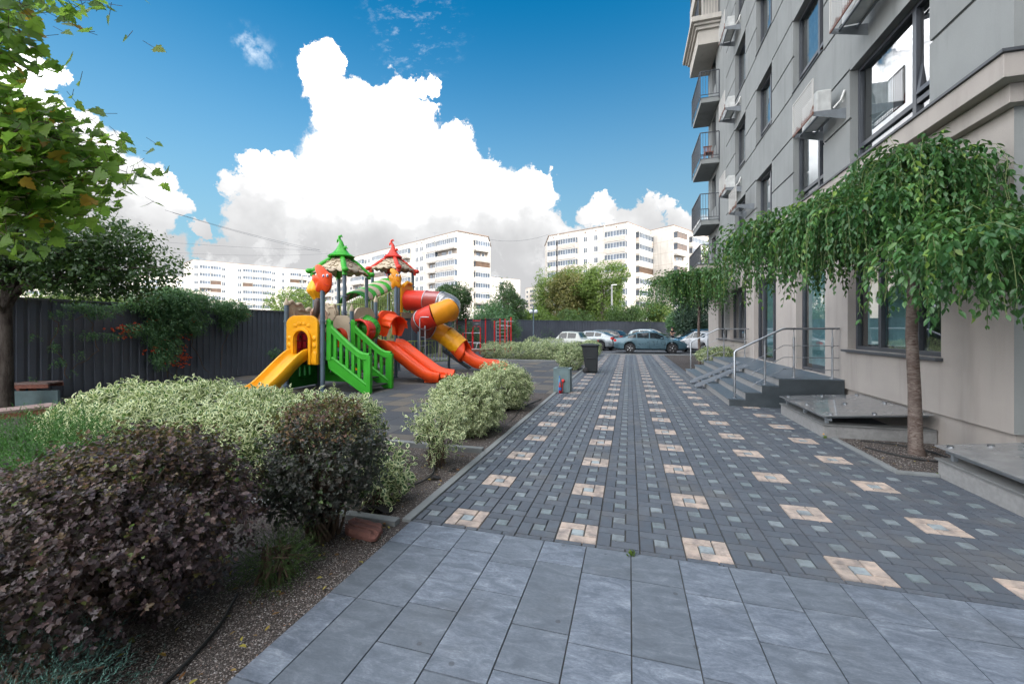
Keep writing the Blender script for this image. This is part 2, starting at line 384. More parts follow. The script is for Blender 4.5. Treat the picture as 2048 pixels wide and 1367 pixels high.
def m_bark(name, a, b, horiz=False):
    t = NT(name); o = t.obj(); n = t.noise(t.map(o, (10, 10, 30) if horiz else (22, 22, 3.5)), 1.0, 8, 0.75, 1.6 if horiz else 0.5); g = t.noise(o, 5, 4)
    c = t.mix(t.rng(n, 0.36, 0.62), a, b); c = t.mix(t.rng(g, 0.4, 0.7, 0, 0.6), c, tuple(x*0.55 for x in a))
    t.col(c).P(rough=0.85, spec=0.2); t.bump(n, 0.7, 0.012); return t.m
def m_leaf(name, stops, var=None, rough=0.45, trans=0.35, spec=0.5, margin=None):
    t = NT(name); r = t.attr('rnd'); c = t.ramp(r, stops)
    o = t.obj(); c = t.mix(t.rng(t.noise(o, 1.6, 3), 0.3, 0.7, 0, 0.35), c, tuple(x*0.55 for x in stops[0][1]))
    if margin:
        uv = t.n('ShaderNodeUVMap').outputs[0]; sx = t.n('ShaderNodeSeparateXYZ'); t.l(uv, sx.inputs[0])
        u = t.math('MULTIPLY', t.math('SUBTRACT', sx.outputs[0], 0.5), 2.0); w = t.math('MULTIPLY', t.math('SUBTRACT', sx.outputs[1], 0.5), 2.0)
        d = t.math('ADD', t.math('POWER', t.math('ABSOLUTE', u), 2.0), t.math('POWER', t.math('ABSOLUTE', w), 1.6))
        d = t.math('ADD', d, t.math('MULTIPLY', t.math('SUBTRACT', t.noise(o, 70, 2), 0.5), 0.9))
        d = t.math('ADD', d, t.math('MULTIPLY', t.math('SUBTRACT', r, 0.5), 0.25))
        c = t.mix(t.rng(d, 0.34, 0.50), c, margin)
    t.col(c).P(rough=rough, spec=spec)
    tl = t.n('ShaderNodeBsdfTranslucent'); t.set(tl.inputs[0], t.mix(0.35, c, (0.25, 0.42, 0.06)))
    mx = t.n('ShaderNodeMixShader'); mx.inputs[0].default_value = trans; t.l(t.p.outputs[0], mx.inputs[1]); t.l(tl.outputs[0], mx.inputs[2]); t.l(mx.outputs[0], t.out.inputs[0]); return t.m
def m_tinted(name, tint, body, fac, refl=0.03):
    m = m_glass(name, tint, refl, 0.22); t = m.node_tree; out = t.nodes['Material Output']; mx = t.nodes['Mix Shader']
    t.nodes['Glossy BSDF'].inputs[0].default_value = (0.4, 0.4, 0.42, 1)
    df = t.nodes.new('ShaderNodeBsdfDiffuse'); df.inputs[0].default_value = body+(1,); m2 = t.nodes.new('ShaderNodeMixShader'); m2.inputs[0].default_value = fac
    t.links.new(mx.outputs[0], m2.inputs[1]); t.links.new(df.outputs[0], m2.inputs[2]); t.links.new(m2.outputs[0], out.inputs[0]); return m
def plastic(name, c, rough=0.38): return simple(name, c, rough, var=0.08, scale=3.0, bump=0.05, bscale=25, dirt=0.18, spec=0.35)

M = dict(
 paver=m_brick(), slab=m_slab(), gravel=m_gravel(), pebble=m_pebble(), rubber=m_rubber(), asphalt=m_asphalt(),
 sand=simple('joint_sand', (0.075, 0.074, 0.07), 0.95, bump=0.5), soil=simple('soil', (0.07, 0.06, 0.048), 0.95, bump=0.6, scale=3),
 concrete=m_plaster('concrete', (0.26, 0.27, 0.27), 80), kerb=m_plaster('kerb_concrete', (0.22, 0.235, 0.24), 80, 0.6),
 plaster=m_plaster('warm_plaster', (0.405, 0.37, 0.345)), grey=m_plaster('grey_plaster', (0.265, 0.278, 0.278)), cream=m_plaster('cream_plaster', (0.50, 0.47, 0.43)),
 white=m_plaster('white_panel', (0.80, 0.78, 0.75), 3.0, 0.25), white2=m_plaster('aged_panel', (0.62, 0.59, 0.55), 3.0, 0.6),
 frame=simple('anthracite_frame', (0.055, 0.062, 0.075), 0.4), pvc=simple('white_pvc', (0.72, 0.72, 0.70), 0.35), coping=simple('coping_metal', (0.06, 0.065, 0.075), 0.45),
 glass=m_glass('window_glass'), farglass=simple('far_glass', (0.07, 0.09, 0.12), 0.2, spec=0.5, var=0.7, scale=0.35), loggia=simple('loggia_inside', (0.24, 0.21, 0.185), 0.9, var=0.3, scale=0.4), brownglass=simple('brown_glazing', (0.10, 0.062, 0.042), 0.3, var=0.3, scale=0.5),
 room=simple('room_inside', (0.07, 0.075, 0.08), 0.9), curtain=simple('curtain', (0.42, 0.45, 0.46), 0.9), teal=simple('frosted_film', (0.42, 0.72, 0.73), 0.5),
 steel=simple('stainless_steel', (0.36, 0.38, 0.41), 0.3, 1.0), granite=simple('granite_tile', (0.085, 0.115, 0.145), 0.45, var=0.25, scale=30), riser=simple('riser_tile', (0.25, 0.25, 0.25), 0.55, var=0.12, scale=20),
 fence=simple('fence_sheet', (0.072, 0.083, 0.108), 0.5, var=0.12, scale=1.0, spec=0.35, dirt=0.25), ac=simple('ac_white', (0.62, 0.63, 0.62), 0.4, dirt=0.3), bracket=simple('bracket_grey', (0.17, 0.19, 0.21), 0.5, dirt=0.3),
 black=simple('black_rubber', (0.015, 0.015, 0.017), 0.6), matblack=simple('black_membrane', (0.012, 0.012, 0.014), 0.75, bump=0.3), bin=simple('bin_plastic', (0.010, 0.014, 0.017), 0.55, var=0.1),
 post=simple('post_steel_blue', (0.085, 0.125, 0.165), 0.38, var=0.08, dirt=0.2), yellow=plastic('yellow_plastic', (0.80, 0.36, 0.008)), orange=plastic('orange_plastic', (0.78, 0.075, 0.012)), red=plastic('red_plastic', (0.60, 0.035, 0.018)),
 crimson=plastic('crimson_plastic', (0.42, 0.01, 0.03)), green=plastic('green_plastic', (0.035, 0.32, 0.02)), dgreen=plastic('deep_green_plastic', (0.02, 0.20, 0.03)), beige=plastic('beige_plastic', (0.43, 0.355, 0.26), 0.5), amber=plastic('amber_plastic', (0.70, 0.27, 0.01)),
 lime=simple('lime_rail', (0.32, 0.42, 0.12), 0.4), clearred=m_tinted('clear_red', (0.70, 0.18, 0.15), (0.42, 0.075, 0.055), 0.62), clear=m_tinted('clear_plastic', (0.62, 0.60, 0.56), (0.24, 0.22, 0.19), 0.45),
 woodred=m_wood('red_wood', (0.20, 0.065, 0.045), (0.32, 0.13, 0.09)), woodgrey=m_wood('weathered_wood', (0.22, 0.14, 0.125), (0.36, 0.27, 0.25)),
 barkg=m_bark('grey_bark', (0.13, 0.11, 0.095), (0.24, 0.21, 0.18)), barkc=m_bark('cherry_bark', (0.095, 0.062, 0.052), (0.22, 0.185, 0.165), True), twig=simple('twig', (0.09, 0.06, 0.04), 0.8), stemg=simple('green_stem', (0.12, 0.16, 0.05), 0.6),
 gymred=simple('gym_red', (0.55, 0.02, 0.025), 0.35), skin=simple('skin', (0.48, 0.29, 0.21), 0.5, var=0.05), hair=simple('brown_hair', (0.05, 0.028, 0.02), 0.5, var=0.3, scale=60), cloth=simple('black_cloth', (0.018, 0.018, 0.022), 0.85), denim=simple('dark_denim', (0.03, 0.035, 0.05), 0.85),
 carglass=simple('car_glass', (0.012, 0.018, 0.022), 0.06, spec=0.6), rim=simple('alloy_rim', (0.55, 0.56, 0.58), 0.25, 0.9), chrome=simple('chrome', (0.7, 0.7, 0.72), 0.12, 1.0), taillight=simple('tail_lens', (0.55, 0.02, 0.02), 0.15), headlight=simple('head_lens', (0.7, 0.72, 0.75), 0.08), tarp=simple('silver_tarp', (0.42, 0.48, 0.52), 0.35, var=0.2, scale=4, bump=0.4, bscale=9),
 brickred=simple('broken_brick', (0.21, 0.095, 0.078), 0.9, bump=0.8, bscale=40, dirt=0.6), globe=simple('lamp_globe', (0.55, 0.6, 0.64), 0.2), hose=simple('hose', (0.02, 0.021, 0.022), 0.5), planterbox=simple('bin_grey_green', (0.13, 0.19, 0.20), 0.5, dirt=0.3),
 silvertube=simple('galvanised', (0.42, 0.46, 0.5), 0.35, 0.7), litered=simple('label_red', (0.6, 0.03, 0.03), 0.4), blue=simple('label_blue', (0.03, 0.12, 0.4), 0.4), drink=simple('red_drink', (0.35, 0.01, 0.015), 0.08, spec=0.8), signwhite=simple('sign_white', (0.75, 0.76, 0.78), 0.5), text=simple('print_black', (0.02, 0.02, 0.02), 0.6))
# ------------------------------------------------------------------ ground
def attr_float(me, name, vals):
    a = me.attributes.new(name, 'FLOAT', 'POINT'); a.data.foreach_set('value', np.asarray(vals, dtype=np.float32))
def plane(name, x0, x1, y0, y1, z, m, label=None):
    return struct(MB().add([(x0,y0,z),(x1,y0,z),(x1,y1,z),(x0,y1,z)], [(0,1,2,3)]).build(name, m, fix=False), label)
plane('ground', -700, 700, -300, 900, -0.06, M['soil'])
plane('paving_bed', -1.74, 3.2, 2.95, 26.35, -0.012, M['sand'])
plane('slab_bed', -1.74, 6.5, -3.0, 3.02, -0.010, M['sand'])
plane('side_ground', 3.19, 6.5, -24.0, 5.9, -0.02, M['sand'])
plane('parking_road', -13, 60, 26.35, 60, -0.008, M['asphalt'])
plane('playground_surface', -13.2, -1.80, 5.05, 19.9, -0.004, M['rubber'])
plane('planting_bed', -13.2, -1.70, -3.0, 5.0, -0.014, M['gravel'])
plane('yard', -13.2, -1.80, 19.9, 42, -0.03, M['asphalt'])
def brick(vs, fs, rnd, kd, x0, x1, y0, y1, z, r, k, ch=0.0045, g=0.0022):
    x0 += g; x1 -= g; y0 += g; y1 -= g
    if x1-x0 < 0.02 or y1-y0 < 0.02: return
    b = len(vs)
    for (a, c, h) in ((0, 0, -0.02), (ch, ch, 0)):
        vs += [(x0+a, y0+c, z+(h if h else 0) - (0 if a else 0)), (x1-a, y0+c, z+h), (x1-a, y1-c, z+h), (x0+a, y1-c, z+h)]
    fs.append((b+4, b+5, b+6, b+7))
    for i in range(4): j = (i+1) % 4; fs.append((b+i, b+j, b+4+j, b+4+i))
    rnd += [r]*8; kd += [k]*8
def bricks_obj(name, data, m):
    vs, fs, rnd, kd = data; me = bpy.data.meshes.new(name); me.from_pydata(vs, [], fs); me.materials.append(m)
    attr_float(me, 'rnd', rnd); attr_float(me, 'kind', kd); me.update(); return struct(link_mesh(name, me))
# pinwheel block paving of the path
data = ([], [], [], []); mx, my = 0.3069, 0.2933; ox, oy = -1.309-mx/2, 3.215-my/2
for i in range(-2, 16):
    for j in range(-2, 80):
        X0, Y0 = ox+i*mx, oy+j*my; bei = (i % 3 == 0 and 0 <= i <= 13 and j % 3 == 0)
        for (a, b, c, d, kk) in ((0,2,2,3,0),(2,3,1,3,0),(1,3,0,1,0),(0,1,0,2,0),(1,2,1,2,1)):
            x0, x1 = X0+a*mx/3, X0+b*mx/3; y0, y1 = Y0+c*my/3, Y0+d*my/3
            x0, x1 = max(x0, -1.73), min(x1, 3.19); y0, y1 = max(y0, 3.02), min(y1, 26.33)
            if x1-x0 < 0.02 or y1-y0 < 0.02: continue
            brick(*data, x0, x1, y0, y1, random.uniform(-0.0012, 0.0012), random.random(), (1.2 if bei else 1) if kk else (2 if bei else 0))
bricks_obj('path', data, M['paver'])
# big streaky slabs in the foreground
data = ([], [], [], [])
k = 0; x = -1.735; first = True
while x < 6.3:
    w = 0.19 if first else 0.311; first = False
    y = 3.02; seq = random.choice(((0.28, 0.62, 0.31), (0.37, 0.31, 0.62), (0.33, 0.62, 0.62), (0.37, 0.62, 0.31)))
    q = 0
    while y > -2.6:
        L = seq[q] if q < 3 else random.choice((0.62, 0.62, 0.311)); q += 1
        brick(*data, x, x+w, y-L, y, random.uniform(-0.001, 0.001), random.random(), 0, 0.002, 0.0018); y -= L
    x += w
bricks_obj('pavement', data, M['slab'])
# kerbs
def kerb(name, x0, x1, y0, y1, z1=0.035, z0=-0.05):
    o = MB().box(x0, x1, y0, y1, z0, z1).build(name, M['kerb'], bevel=0.006); return struct(o)
kerb('kerb', -1.815, -1.735, 3.02, 26.3, 0.012)
kerb('kerb', -6.2, -1.82, 2.92, 3.0, 0.03)
kerb('kerb', -8.5, -1.82, 4.95, 5.03, 0.05)
kerb('kerb', -13.2, -1.82, 19.9, 20.0, 0.06)
kerb('kerb', -1.73, 5.0, 26.33, 26.45, 0.05)
kerb('kerb', 2.80, 2.86, 5.53, 6.95, 0.03); kerb('kerb', 2.80, 3.19, 5.46, 5.52, 0.03)
plane('planting_bed', 2.86, 4.0, 5.52, 6.98, 0.012, M['gravel'])
plane('planting_bed', -3.0, -1.82, 5.04, 9.9, 0.004, M['gravel'])
plane('planting_bed', -8.0, -1.82, 20.0, 23.5, 0.0, M['gravel'])
plane('planting_bed', 2.0, 4.0, 16.2, 26.3, 0.02, M['gravel'])
# painted bay lines
for i in range(6): plane('bay_marking', -6+3.0*i, -5.9+3.0*i, 31, 36, -0.003, M['signwhite'])
# loose stones on the beds: too many to count
def pebbles(name, regions, label):
    V = []; F = []; R = []
    base = np.array([(1,0,0),(0,1,0),(-1,0,0),(0,-1,0),(0,0,0.8),(0,0,-0.8)]); ff = [(0,1,4),(1,2,4),(2,3,4),(3,0,4),(1,0,5),(2,1,5),(3,2,5),(0,3,5)]
    for (x0, x1, y0, y1, n, s0, s1, z) in regions:
        for _ in range(n):
            c = np.array((random.uniform(x0, x1), random.uniform(y0, y1), z)); s = random.uniform(s0, s1)
            a = random.uniform(0, 6.28); rot = np.array(((math.cos(a), -math.sin(a), 0), (math.sin(a), math.cos(a), 0), (0, 0, 1)))
            vv = (base * RNG.uniform(0.55, 1.2, (6, 1)) * (s, s*random.uniform(.5, 1), s*.6)) @ rot.T + c; b = len(V)
            V += [tuple(q) for q in vv]; F += [tuple(b+i for i in f) for f in ff]; R += [random.random()]*6
    me = bpy.data.meshes.new(name); me.from_pydata(V, [], F); me.materials.append(M['pebble']); attr_float(me, 'rnd', R); me.update()
    return tag(link_mesh(name, me), label, 'gravel', kind='stuff')
pebbles('gravel', [(-2.45,-1.745,0.6,2.9,15000,.003,.0075,-.012),(-3.4,-1.83,3.0,4.94,15000,.003,.008,-.012),(-1.80,-1.70,0.8,2.9,120,.003,.005,.0),(2.87,3.95,5.54,6.95,5000,.003,.009,.014),(-2.9,-1.83,5.05,8.5,1800,.004,.011,.008)], 'fine brown grey gravel covering the planting beds')

# ------------------------------------------------------------------ near apartment building
XW = 4.0; Y0B, Y1B = 5.76, 23.6
bld = thing('apartment_building', (10, 15, 0), 'grey plastered apartment building close on the right with cornice, balconies and dark window frames', 'building')
def facade(name, X, ys, zs, dfn, mat):
    ys = sorted(set(round(y, 4) for y in ys)); zs = sorted(set(round(z, 4) for z in zs)); b = MB()
    ny, nz = len(ys)-1, len(zs)-1; d = [[dfn((ys[i]+ys[i+1])/2, (zs[j]+zs[j+1])/2) for j in range(nz)] for i in range(ny)]
    for i in range(ny):
        for j in range(nz):
            dd, op = d[i][j]
            if not op: b.add([(X+dd, ys[i], zs[j]), (X+dd, ys[i+1], zs[j]), (X+dd, ys[i+1], zs[j+1]), (X+dd, ys[i], zs[j+1])], [(3,2,1,0)])
            if i+1 < ny and d[i+1][j][0] != dd:
                e = d[i+1][j][0]; b.add([(X+dd, ys[i+1], zs[j]), (X+e, ys[i+1], zs[j]), (X+e, ys[i+1], zs[j+1]), (X+dd, ys[i+1], zs[j+1])], [(0,1,2,3) if e < dd else (0,1,2,3)])
            if j+1 < nz and d[i][j+1][0] != dd:
                e = d[i][j+1][0]; b.add([(X+dd, ys[i], zs[j+1]), (X+e, ys[i], zs[j+1]), (X+e, ys[i+1], zs[j+1]), (X+dd, ys[i+1], zs[j+1])], [(0,1,2,3)])
    return b.build(name, mat, bld, fix=False)
FP = 2.95; NF = 9
COLS = [(7.06, 9.2), (10.3, 12.0), (13.61, 15.16), (16.44, 17.96)]
PIERS = [(5.76, 7.06), (9.2, 10.3), (12.0, 13.61), (15.16, 16.44), (17.96, 19.5), (19.6, 20.7)]
ys = [5.76, Y1B, 21.7, 22.7] + [v for c in COLS+PIERS for v in c]; zs = [4.40, 31.0]
for k in range(NF):
    b0 = 4.62+FP*k; zs += [b0, b0+1.83, b0+1.88, b0+0.90, b0+0.95, b0-0.05, b0+0.78, b0+0.83, b0+1.5]
def dupper(y, z):
    for k in range(NF):
        b0 = 4.62+FP*k
        if b0 < z < b0+1.83:
            for c in COLS:
                if c[0] < y < c[1]: return (0.17, True)
        if b0-0.6 < z < b0+1.5 and 21.7 < y < 22.7 and k < 4 and z > b0 - 0.05: return (0.2, True)
        g = [(b0+1.83, b0+1.88), (b0-0.05, b0)] + [(b0+0.90, b0+0.95)]
        for gi, (a, c) in enumerate(g):
            if a < z < c:
                for pi, p in enumerate(PIERS):
                    if p[0] < y < p[1] and (pi < 5): return (0.035, False)
        if b0+0.78 < z < b0+0.83 and 19.6 < y < 20.7: return (0.035, False)
    return (0.0, False)
facade('wall', XW, ys, zs, dupper, M['grey'])
GO = [(6.84, 9.28, 1.2, 3.15), (10.22, 11.8, 0.6, 3.15), (13.26, 15.4, 0.6, 3.15), (16.35, 18.8, 1.15, 3.15), (19.3, 21.1, 1.15, 3.0)]
ys = [5.76, Y1B] + [v for g in GO for v in g[:2]]; zs = [0.44, 4.2] + [v for g in GO for v in g[2:]]
def dground(y, z):
    for g in GO:
        if g[0] < y < g[1] and g[2] < z < g[3]: return (0.2, True)
    return (0.0, False)
facade('wall', XW, ys, zs, dground, M['plaster'])
b = MB(); b.box(4.06, 15.9, 5.82, 23.5, -0.1, 0.44); b.build('plinth', M['plaster'], bld)
b = MB()   # end and rear faces, roof
b.add([(4.0,5.76,.44),(16,5.76,.44),(16,5.76,31),(4.0,5.76,31)], [(0,1,2,3)]); b.add([(4.0,Y1B,.44),(4.0,Y1B,31),(16,Y1B,31),(16,Y1B,.44)], [(0,1,2,3)])
b.add([(16,5.76,.44),(16,Y1B,.44),(16,Y1B,31),(16,5.76,31)], [(0,1,2,3)]); b.add([(4,5.76,.44),(4,Y1B,.44),(16,Y1B,.44),(16,5.76,.44)], [(0,1,2,3)])
b.build('end_wall', M['grey'], bld, fix=False)
MB().box(3.7, 16.3, 5.46, 23.9, 31.0, 31.5).build('roof', M['coping'], bld)
b = MB(); b.box(4.3, 20, -24, 5.7595, 0, 29); sw = b.build('side_shade_wing', M['grey'], bld)  # unseen wing, added to keep the sun off the courtyard
for j in range(5):
    for i in range(4):
        y = 2.6-3.4*i; z = 1.2+2.95*j if j else 1.2; f = MB(); f.box(4.26, 4.299, y-.9, y+.9, z, z+1.8); f.box(4.25, 4.2595, y+.25, y+.33, z, z+1.8); g_ = f.build('window', M['frame'], bld)
        MB().box(4.245, 4.2549, y-.82, y+.22, z+.08, z+1.72).box(4.245, 4.2549, y+.36, y+.82, z+.08, z+1.72).build('pane', M['farglass'], g_)
b = MB(); b.box(11, 22, 23.7, 38, 0, 29); b.build('rear_shade_block', M['grey'], bld)  # unseen block, added and sized to shade the parked cars
# cornice: two stepped bands with a metal coping, wrapping the corner
b = MB(); d1, d2 = 0.27, 0.12
for (d, z0, z1) in ((d1, 4.19, 4.44), (d2, 3.985, 4.188)):
    b.box(XW-d, XW-0.001, Y0B-d, 19.75, z0, z1); b.box(XW-0.0005, 12, Y0B-d, Y0B-0.001, z0, z1)
b.build('cornice', M['plaster'], bld, bevel=0.006)
b = MB(); b.box(XW-0.30, XW-0.001, Y0B-0.30, 19.78, 4.442, 4.475); b.box(XW-0.0005, 12, Y0B-0.30, Y0B-0.001, 4.442, 4.475); b.build('coping', M['coping'], bld)
# windows
def window(y0, y1, z0, z1, mull, low=None, x=XW+0.13, inner='curtain', sash=None, door=False, par=None):
    fr = MB(); w = 0.065; X0, X1 = x, x+0.07
    fr.box(X0, X1, y0, y0+w, z0, z1); fr.box(X0, X1, y1-w, y1, z0, z1); fr.box(X0, X1, y0+w, y1-w, z0, z0+w); fr.box(X0, X1, y0+w, y1-w, z1-w, z1)
    for m_ in mull: fr.box(X0-0.004, X1-0.004, m_-w/2-0.01, m_+w/2+0.01, z0+w, z1-w)
    if low: fr.box(X0+0.003, X1-0.003, y0+w, y1-w, low-0.04, low+0.04)
    f = fr.build('door' if door else 'window', M['frame'], bld, bevel=0.004)
    pan = MB(); pan.add([(x+0.045, y0+w, z0+w), (x+0.045, y1-w, z0+w), (x+0.045, y1-w, z1-w), (x+0.045, y0+w, z1-w)], [(3,2,1,0)])
    link = pan.build('pane', M['glass'], f, fix=False)
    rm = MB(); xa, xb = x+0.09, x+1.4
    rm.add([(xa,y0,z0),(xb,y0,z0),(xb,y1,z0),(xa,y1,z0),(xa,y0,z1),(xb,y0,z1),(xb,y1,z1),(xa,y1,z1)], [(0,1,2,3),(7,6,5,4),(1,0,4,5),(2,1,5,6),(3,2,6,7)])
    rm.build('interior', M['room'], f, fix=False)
    if inner:
        def cur(u, v, a, c): return (x+0.16+0.02*math.sin(u*(c-a)*40), a+(c-a)*u, z0+w+(z1-z0-2*w)*v)
        for (a, c) in inner: MB().grid(lambda u, v: cur(u, v, a, c), max(6, int((c-a)*40)), 1).build('curtain', M['curtain'], f, fix=False, smooth=180)
    return f
for k in range(NF):
    b0 = 4.62+FP*k; t0 = b0+1.83
    for ci, (c0, c1) in enumerate(COLS):
        if k > 4 and ci < 2: continue
        if ci == 0: mull = [c0+0.55]; inn = [(c1-0.75, c1-0.1)]
        else: mull = [c0+0.55]; inn = [(c1-0.55-0.2*((k+ci) % 3), c1-0.08)]
        if ci == 3 or (ci == 2 and k % 2 == 0): inn = [(c0+0.62, c1-0.08)]
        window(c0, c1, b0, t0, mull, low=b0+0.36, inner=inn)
        MB().box(XW-0.03, XW+0.13, c0+0.002, c1-0.002, b0-0.012, b0+0.012).build('sill', M['coping'], bld)
    if k < 4: window(21.7, 22.7, b0-0.04, b0+1.5, [], inner=[], door=True)
# tilted sash in the big first floor window
s = MB(); z0, z1 = 5.08, 6.36; y0, y1 = 7.14, 7.56; tl = 0.16
def sp(y, z, off=0.0): return (XW+0.12+off+tl*(z-z0)/(z1-z0), y, z)
for (ya, yb, za, zb) in ((y0, y0+.07, z0, z1), (y1-.07, y1, z0, z1), (y0+.07, y1-.07, z0, z0+.07), (y0+.07, y1-.07, z1-.07, z1)):
    vs = [sp(ya, za), sp(yb, za), sp(yb, zb), sp(ya, zb), sp(ya, za, .05), sp(yb, za, .05), sp(yb, zb, .05), sp(ya, zb, .05)]
    s.add(vs, [(0,3,2,1),(4,5,6,7),(0,1,5,4),(1,2,6,5),(2,3,7,6),(3,0,4,7)])
s.build('tilted_sash', M['frame'], bld)
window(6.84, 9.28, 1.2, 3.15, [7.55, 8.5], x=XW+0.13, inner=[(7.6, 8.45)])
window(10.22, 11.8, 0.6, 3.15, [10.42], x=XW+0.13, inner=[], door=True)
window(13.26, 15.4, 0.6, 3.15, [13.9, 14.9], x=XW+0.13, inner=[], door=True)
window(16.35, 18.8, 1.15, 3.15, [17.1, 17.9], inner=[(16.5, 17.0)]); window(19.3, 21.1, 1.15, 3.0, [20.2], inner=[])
MB().box(XW+0.24, XW+0.25, 10.46, 11.7, 0.75, 3.0).build('frosted_panel', M['teal'], bld)
MB().box(XW+0.24, XW+0.25, 7.62, 9.1, 1.3, 2.4).build('frosted_panel', M['teal'], bld)
MB().box(XW+0.24, XW+0.25, 14.0, 14.85, 0.75, 3.0).build('frosted_panel', M['teal'], bld)
for (a, c, z) in ((6.80, 9.34, 1.2), (16.3, 18.85, 1.15), (19.25, 21.15, 1.15)):
    MB().box(XW-0.09, XW+0.13, a, c, z-0.045, z-0.004).build('sill', M['coping'], bld, bevel=0.004)
MB().box(XW-0.17, XW-0.001, 18.82, 19.1, 1.55, 3.2).build('downpipe_box', M['riser'], bld)
# terrace bay at first floor, cream bay above, balconies between
def frustum_band(b, x0, y0, y1, z0, z1): b.box(x0, XW-0.001, y0, y1, z0, z1)
b = MB()
for (x0, y0, z0, z1) in ((2.92, 19.80, 4.05, 4.44), (3.07, 19.98, 3.70, 4.048), (3.22, 20.15, 3.25, 3.698)): b.box(x0, XW-0.001, y0, 43.7-y0-0.2, z0, z1)
b.build('terrace_bay', M['plaster'], bld, bevel=0.006)
MB().box(2.88, XW-0.002, 19.76, 23.78, 4.442, 4.48).build('coping', M['coping'], bld)
def railing(b, pts, z0, z1, step=0.11, t=0.014):
    for i in range(len(pts)-1):
        a = Vector(pts[i]); c = Vector(pts[i+1]); L = (c-a).length; d = (c-a)/L; n = int(L/step)
        b.beam((a.x, a.y, z1), (c.x, c.y, z1), 0.045, 0.03); b.beam((a.x, a.y, z0+0.1), (c.x, c.y, z0+0.1), 0.03, 0.02)
        for j in range(n+1):
            p = a+d*(L*j/n); big = j in (0, n); w = 0.035 if big else t; b.box(p.x-w/2, p.x+w/2, p.y-w/2, p.y+w/2, z0-(0.12 if big else -0.1), z1-0.014)
def balcony(z, x0=3.17, y0=20.78, y1=23.4):
    s = MB(); s.box(x0+0.04, XW-0.001, y0+0.04, y1-0.04, z-0.22, z); o = s.build('balcony', M['grey'], bld, bevel=0.006)
    r = MB(); railing(r, [(XW-0.03, y0, 0), (x0, y0, 0), (x0, y1, 0), (XW-0.03, y1, 0)], z+0.02, z+1.2); r.build('railing', M['frame'], o)
    MB().box(x0+0.02, XW-0.002, y0+0.02, y1-0.02, z+0.002, z+0.012).build('floor_tiles', M['granite'], o)
    return o
for z in (6.66, 9.5, 12.34): balcony(z)
r = MB(); railing(r, [(XW-0.03, 19.95, 0), (3.05, 19.95, 0), (3.05, 23.4, 0), (XW-0.03, 23.4, 0)], 4.55, 5.35); r.build('railing', M['frame'], bld)
b = MB(); b.box(3.07, XW-0.001, 20.75, 23.4, 14.8, 15.45)
for i, (e, z0, z1) in enumerate(((.10, 15.452, 15.60), (.20, 15.602, 15.72), (.32, 15.722, 15.95))): b.box(3.07-e, XW-0.001, 20.75-e, 23.4+e, z0, z1)
b.box(3.3, XW-0.001, 20.9, 21.3, 15.95, 31); b.box(3.07, XW-0.001, 20.75, 23.4, 17.6, 18.3); b.box(3.07, XW-0.001, 20.75, 23.4, 20.6, 21.2); b.box(3.07, XW-0.001, 22.9, 23.4, 15.95, 17.6)
b.build('cream_bay', M['cream'], bld, bevel=0.008)
for z in (15.97, 18.32): r = MB(); railing(r, [(XW-0.03, 20.85, 0), (3.1, 20.85, 0), (3.1, 23.3, 0)], z, z+1.0); r.build('railing', M['frame'], bld)
# folding chair and toys left on balconies
ch = thing('folding_chair', (3.6, 21.3, 9.512), 'small red brown slatted chair standing on the middle balcony', 'chair')
b = MB(); b.box(3.42,3.8,21.12,21.5,9.92,9.95); b.build('seat', M['woodred'], ch)
b = MB(); [b.box(3.44+.07*i,3.48+.07*i,21.5,21.53,9.95,10.35) for i in range(5)]; b.box(3.42,3.8,21.5,21.53,10.3,10.36); b.build('backrest', M['woodred'], ch)
for (x, y) in ((3.43,21.14),(3.77,21.14),(3.43,21.48),(3.77,21.48)): MB().box(x-.015,x+.015,y-.015,y+.015,9.512,9.92).build('leg', M['woodred'], ch)
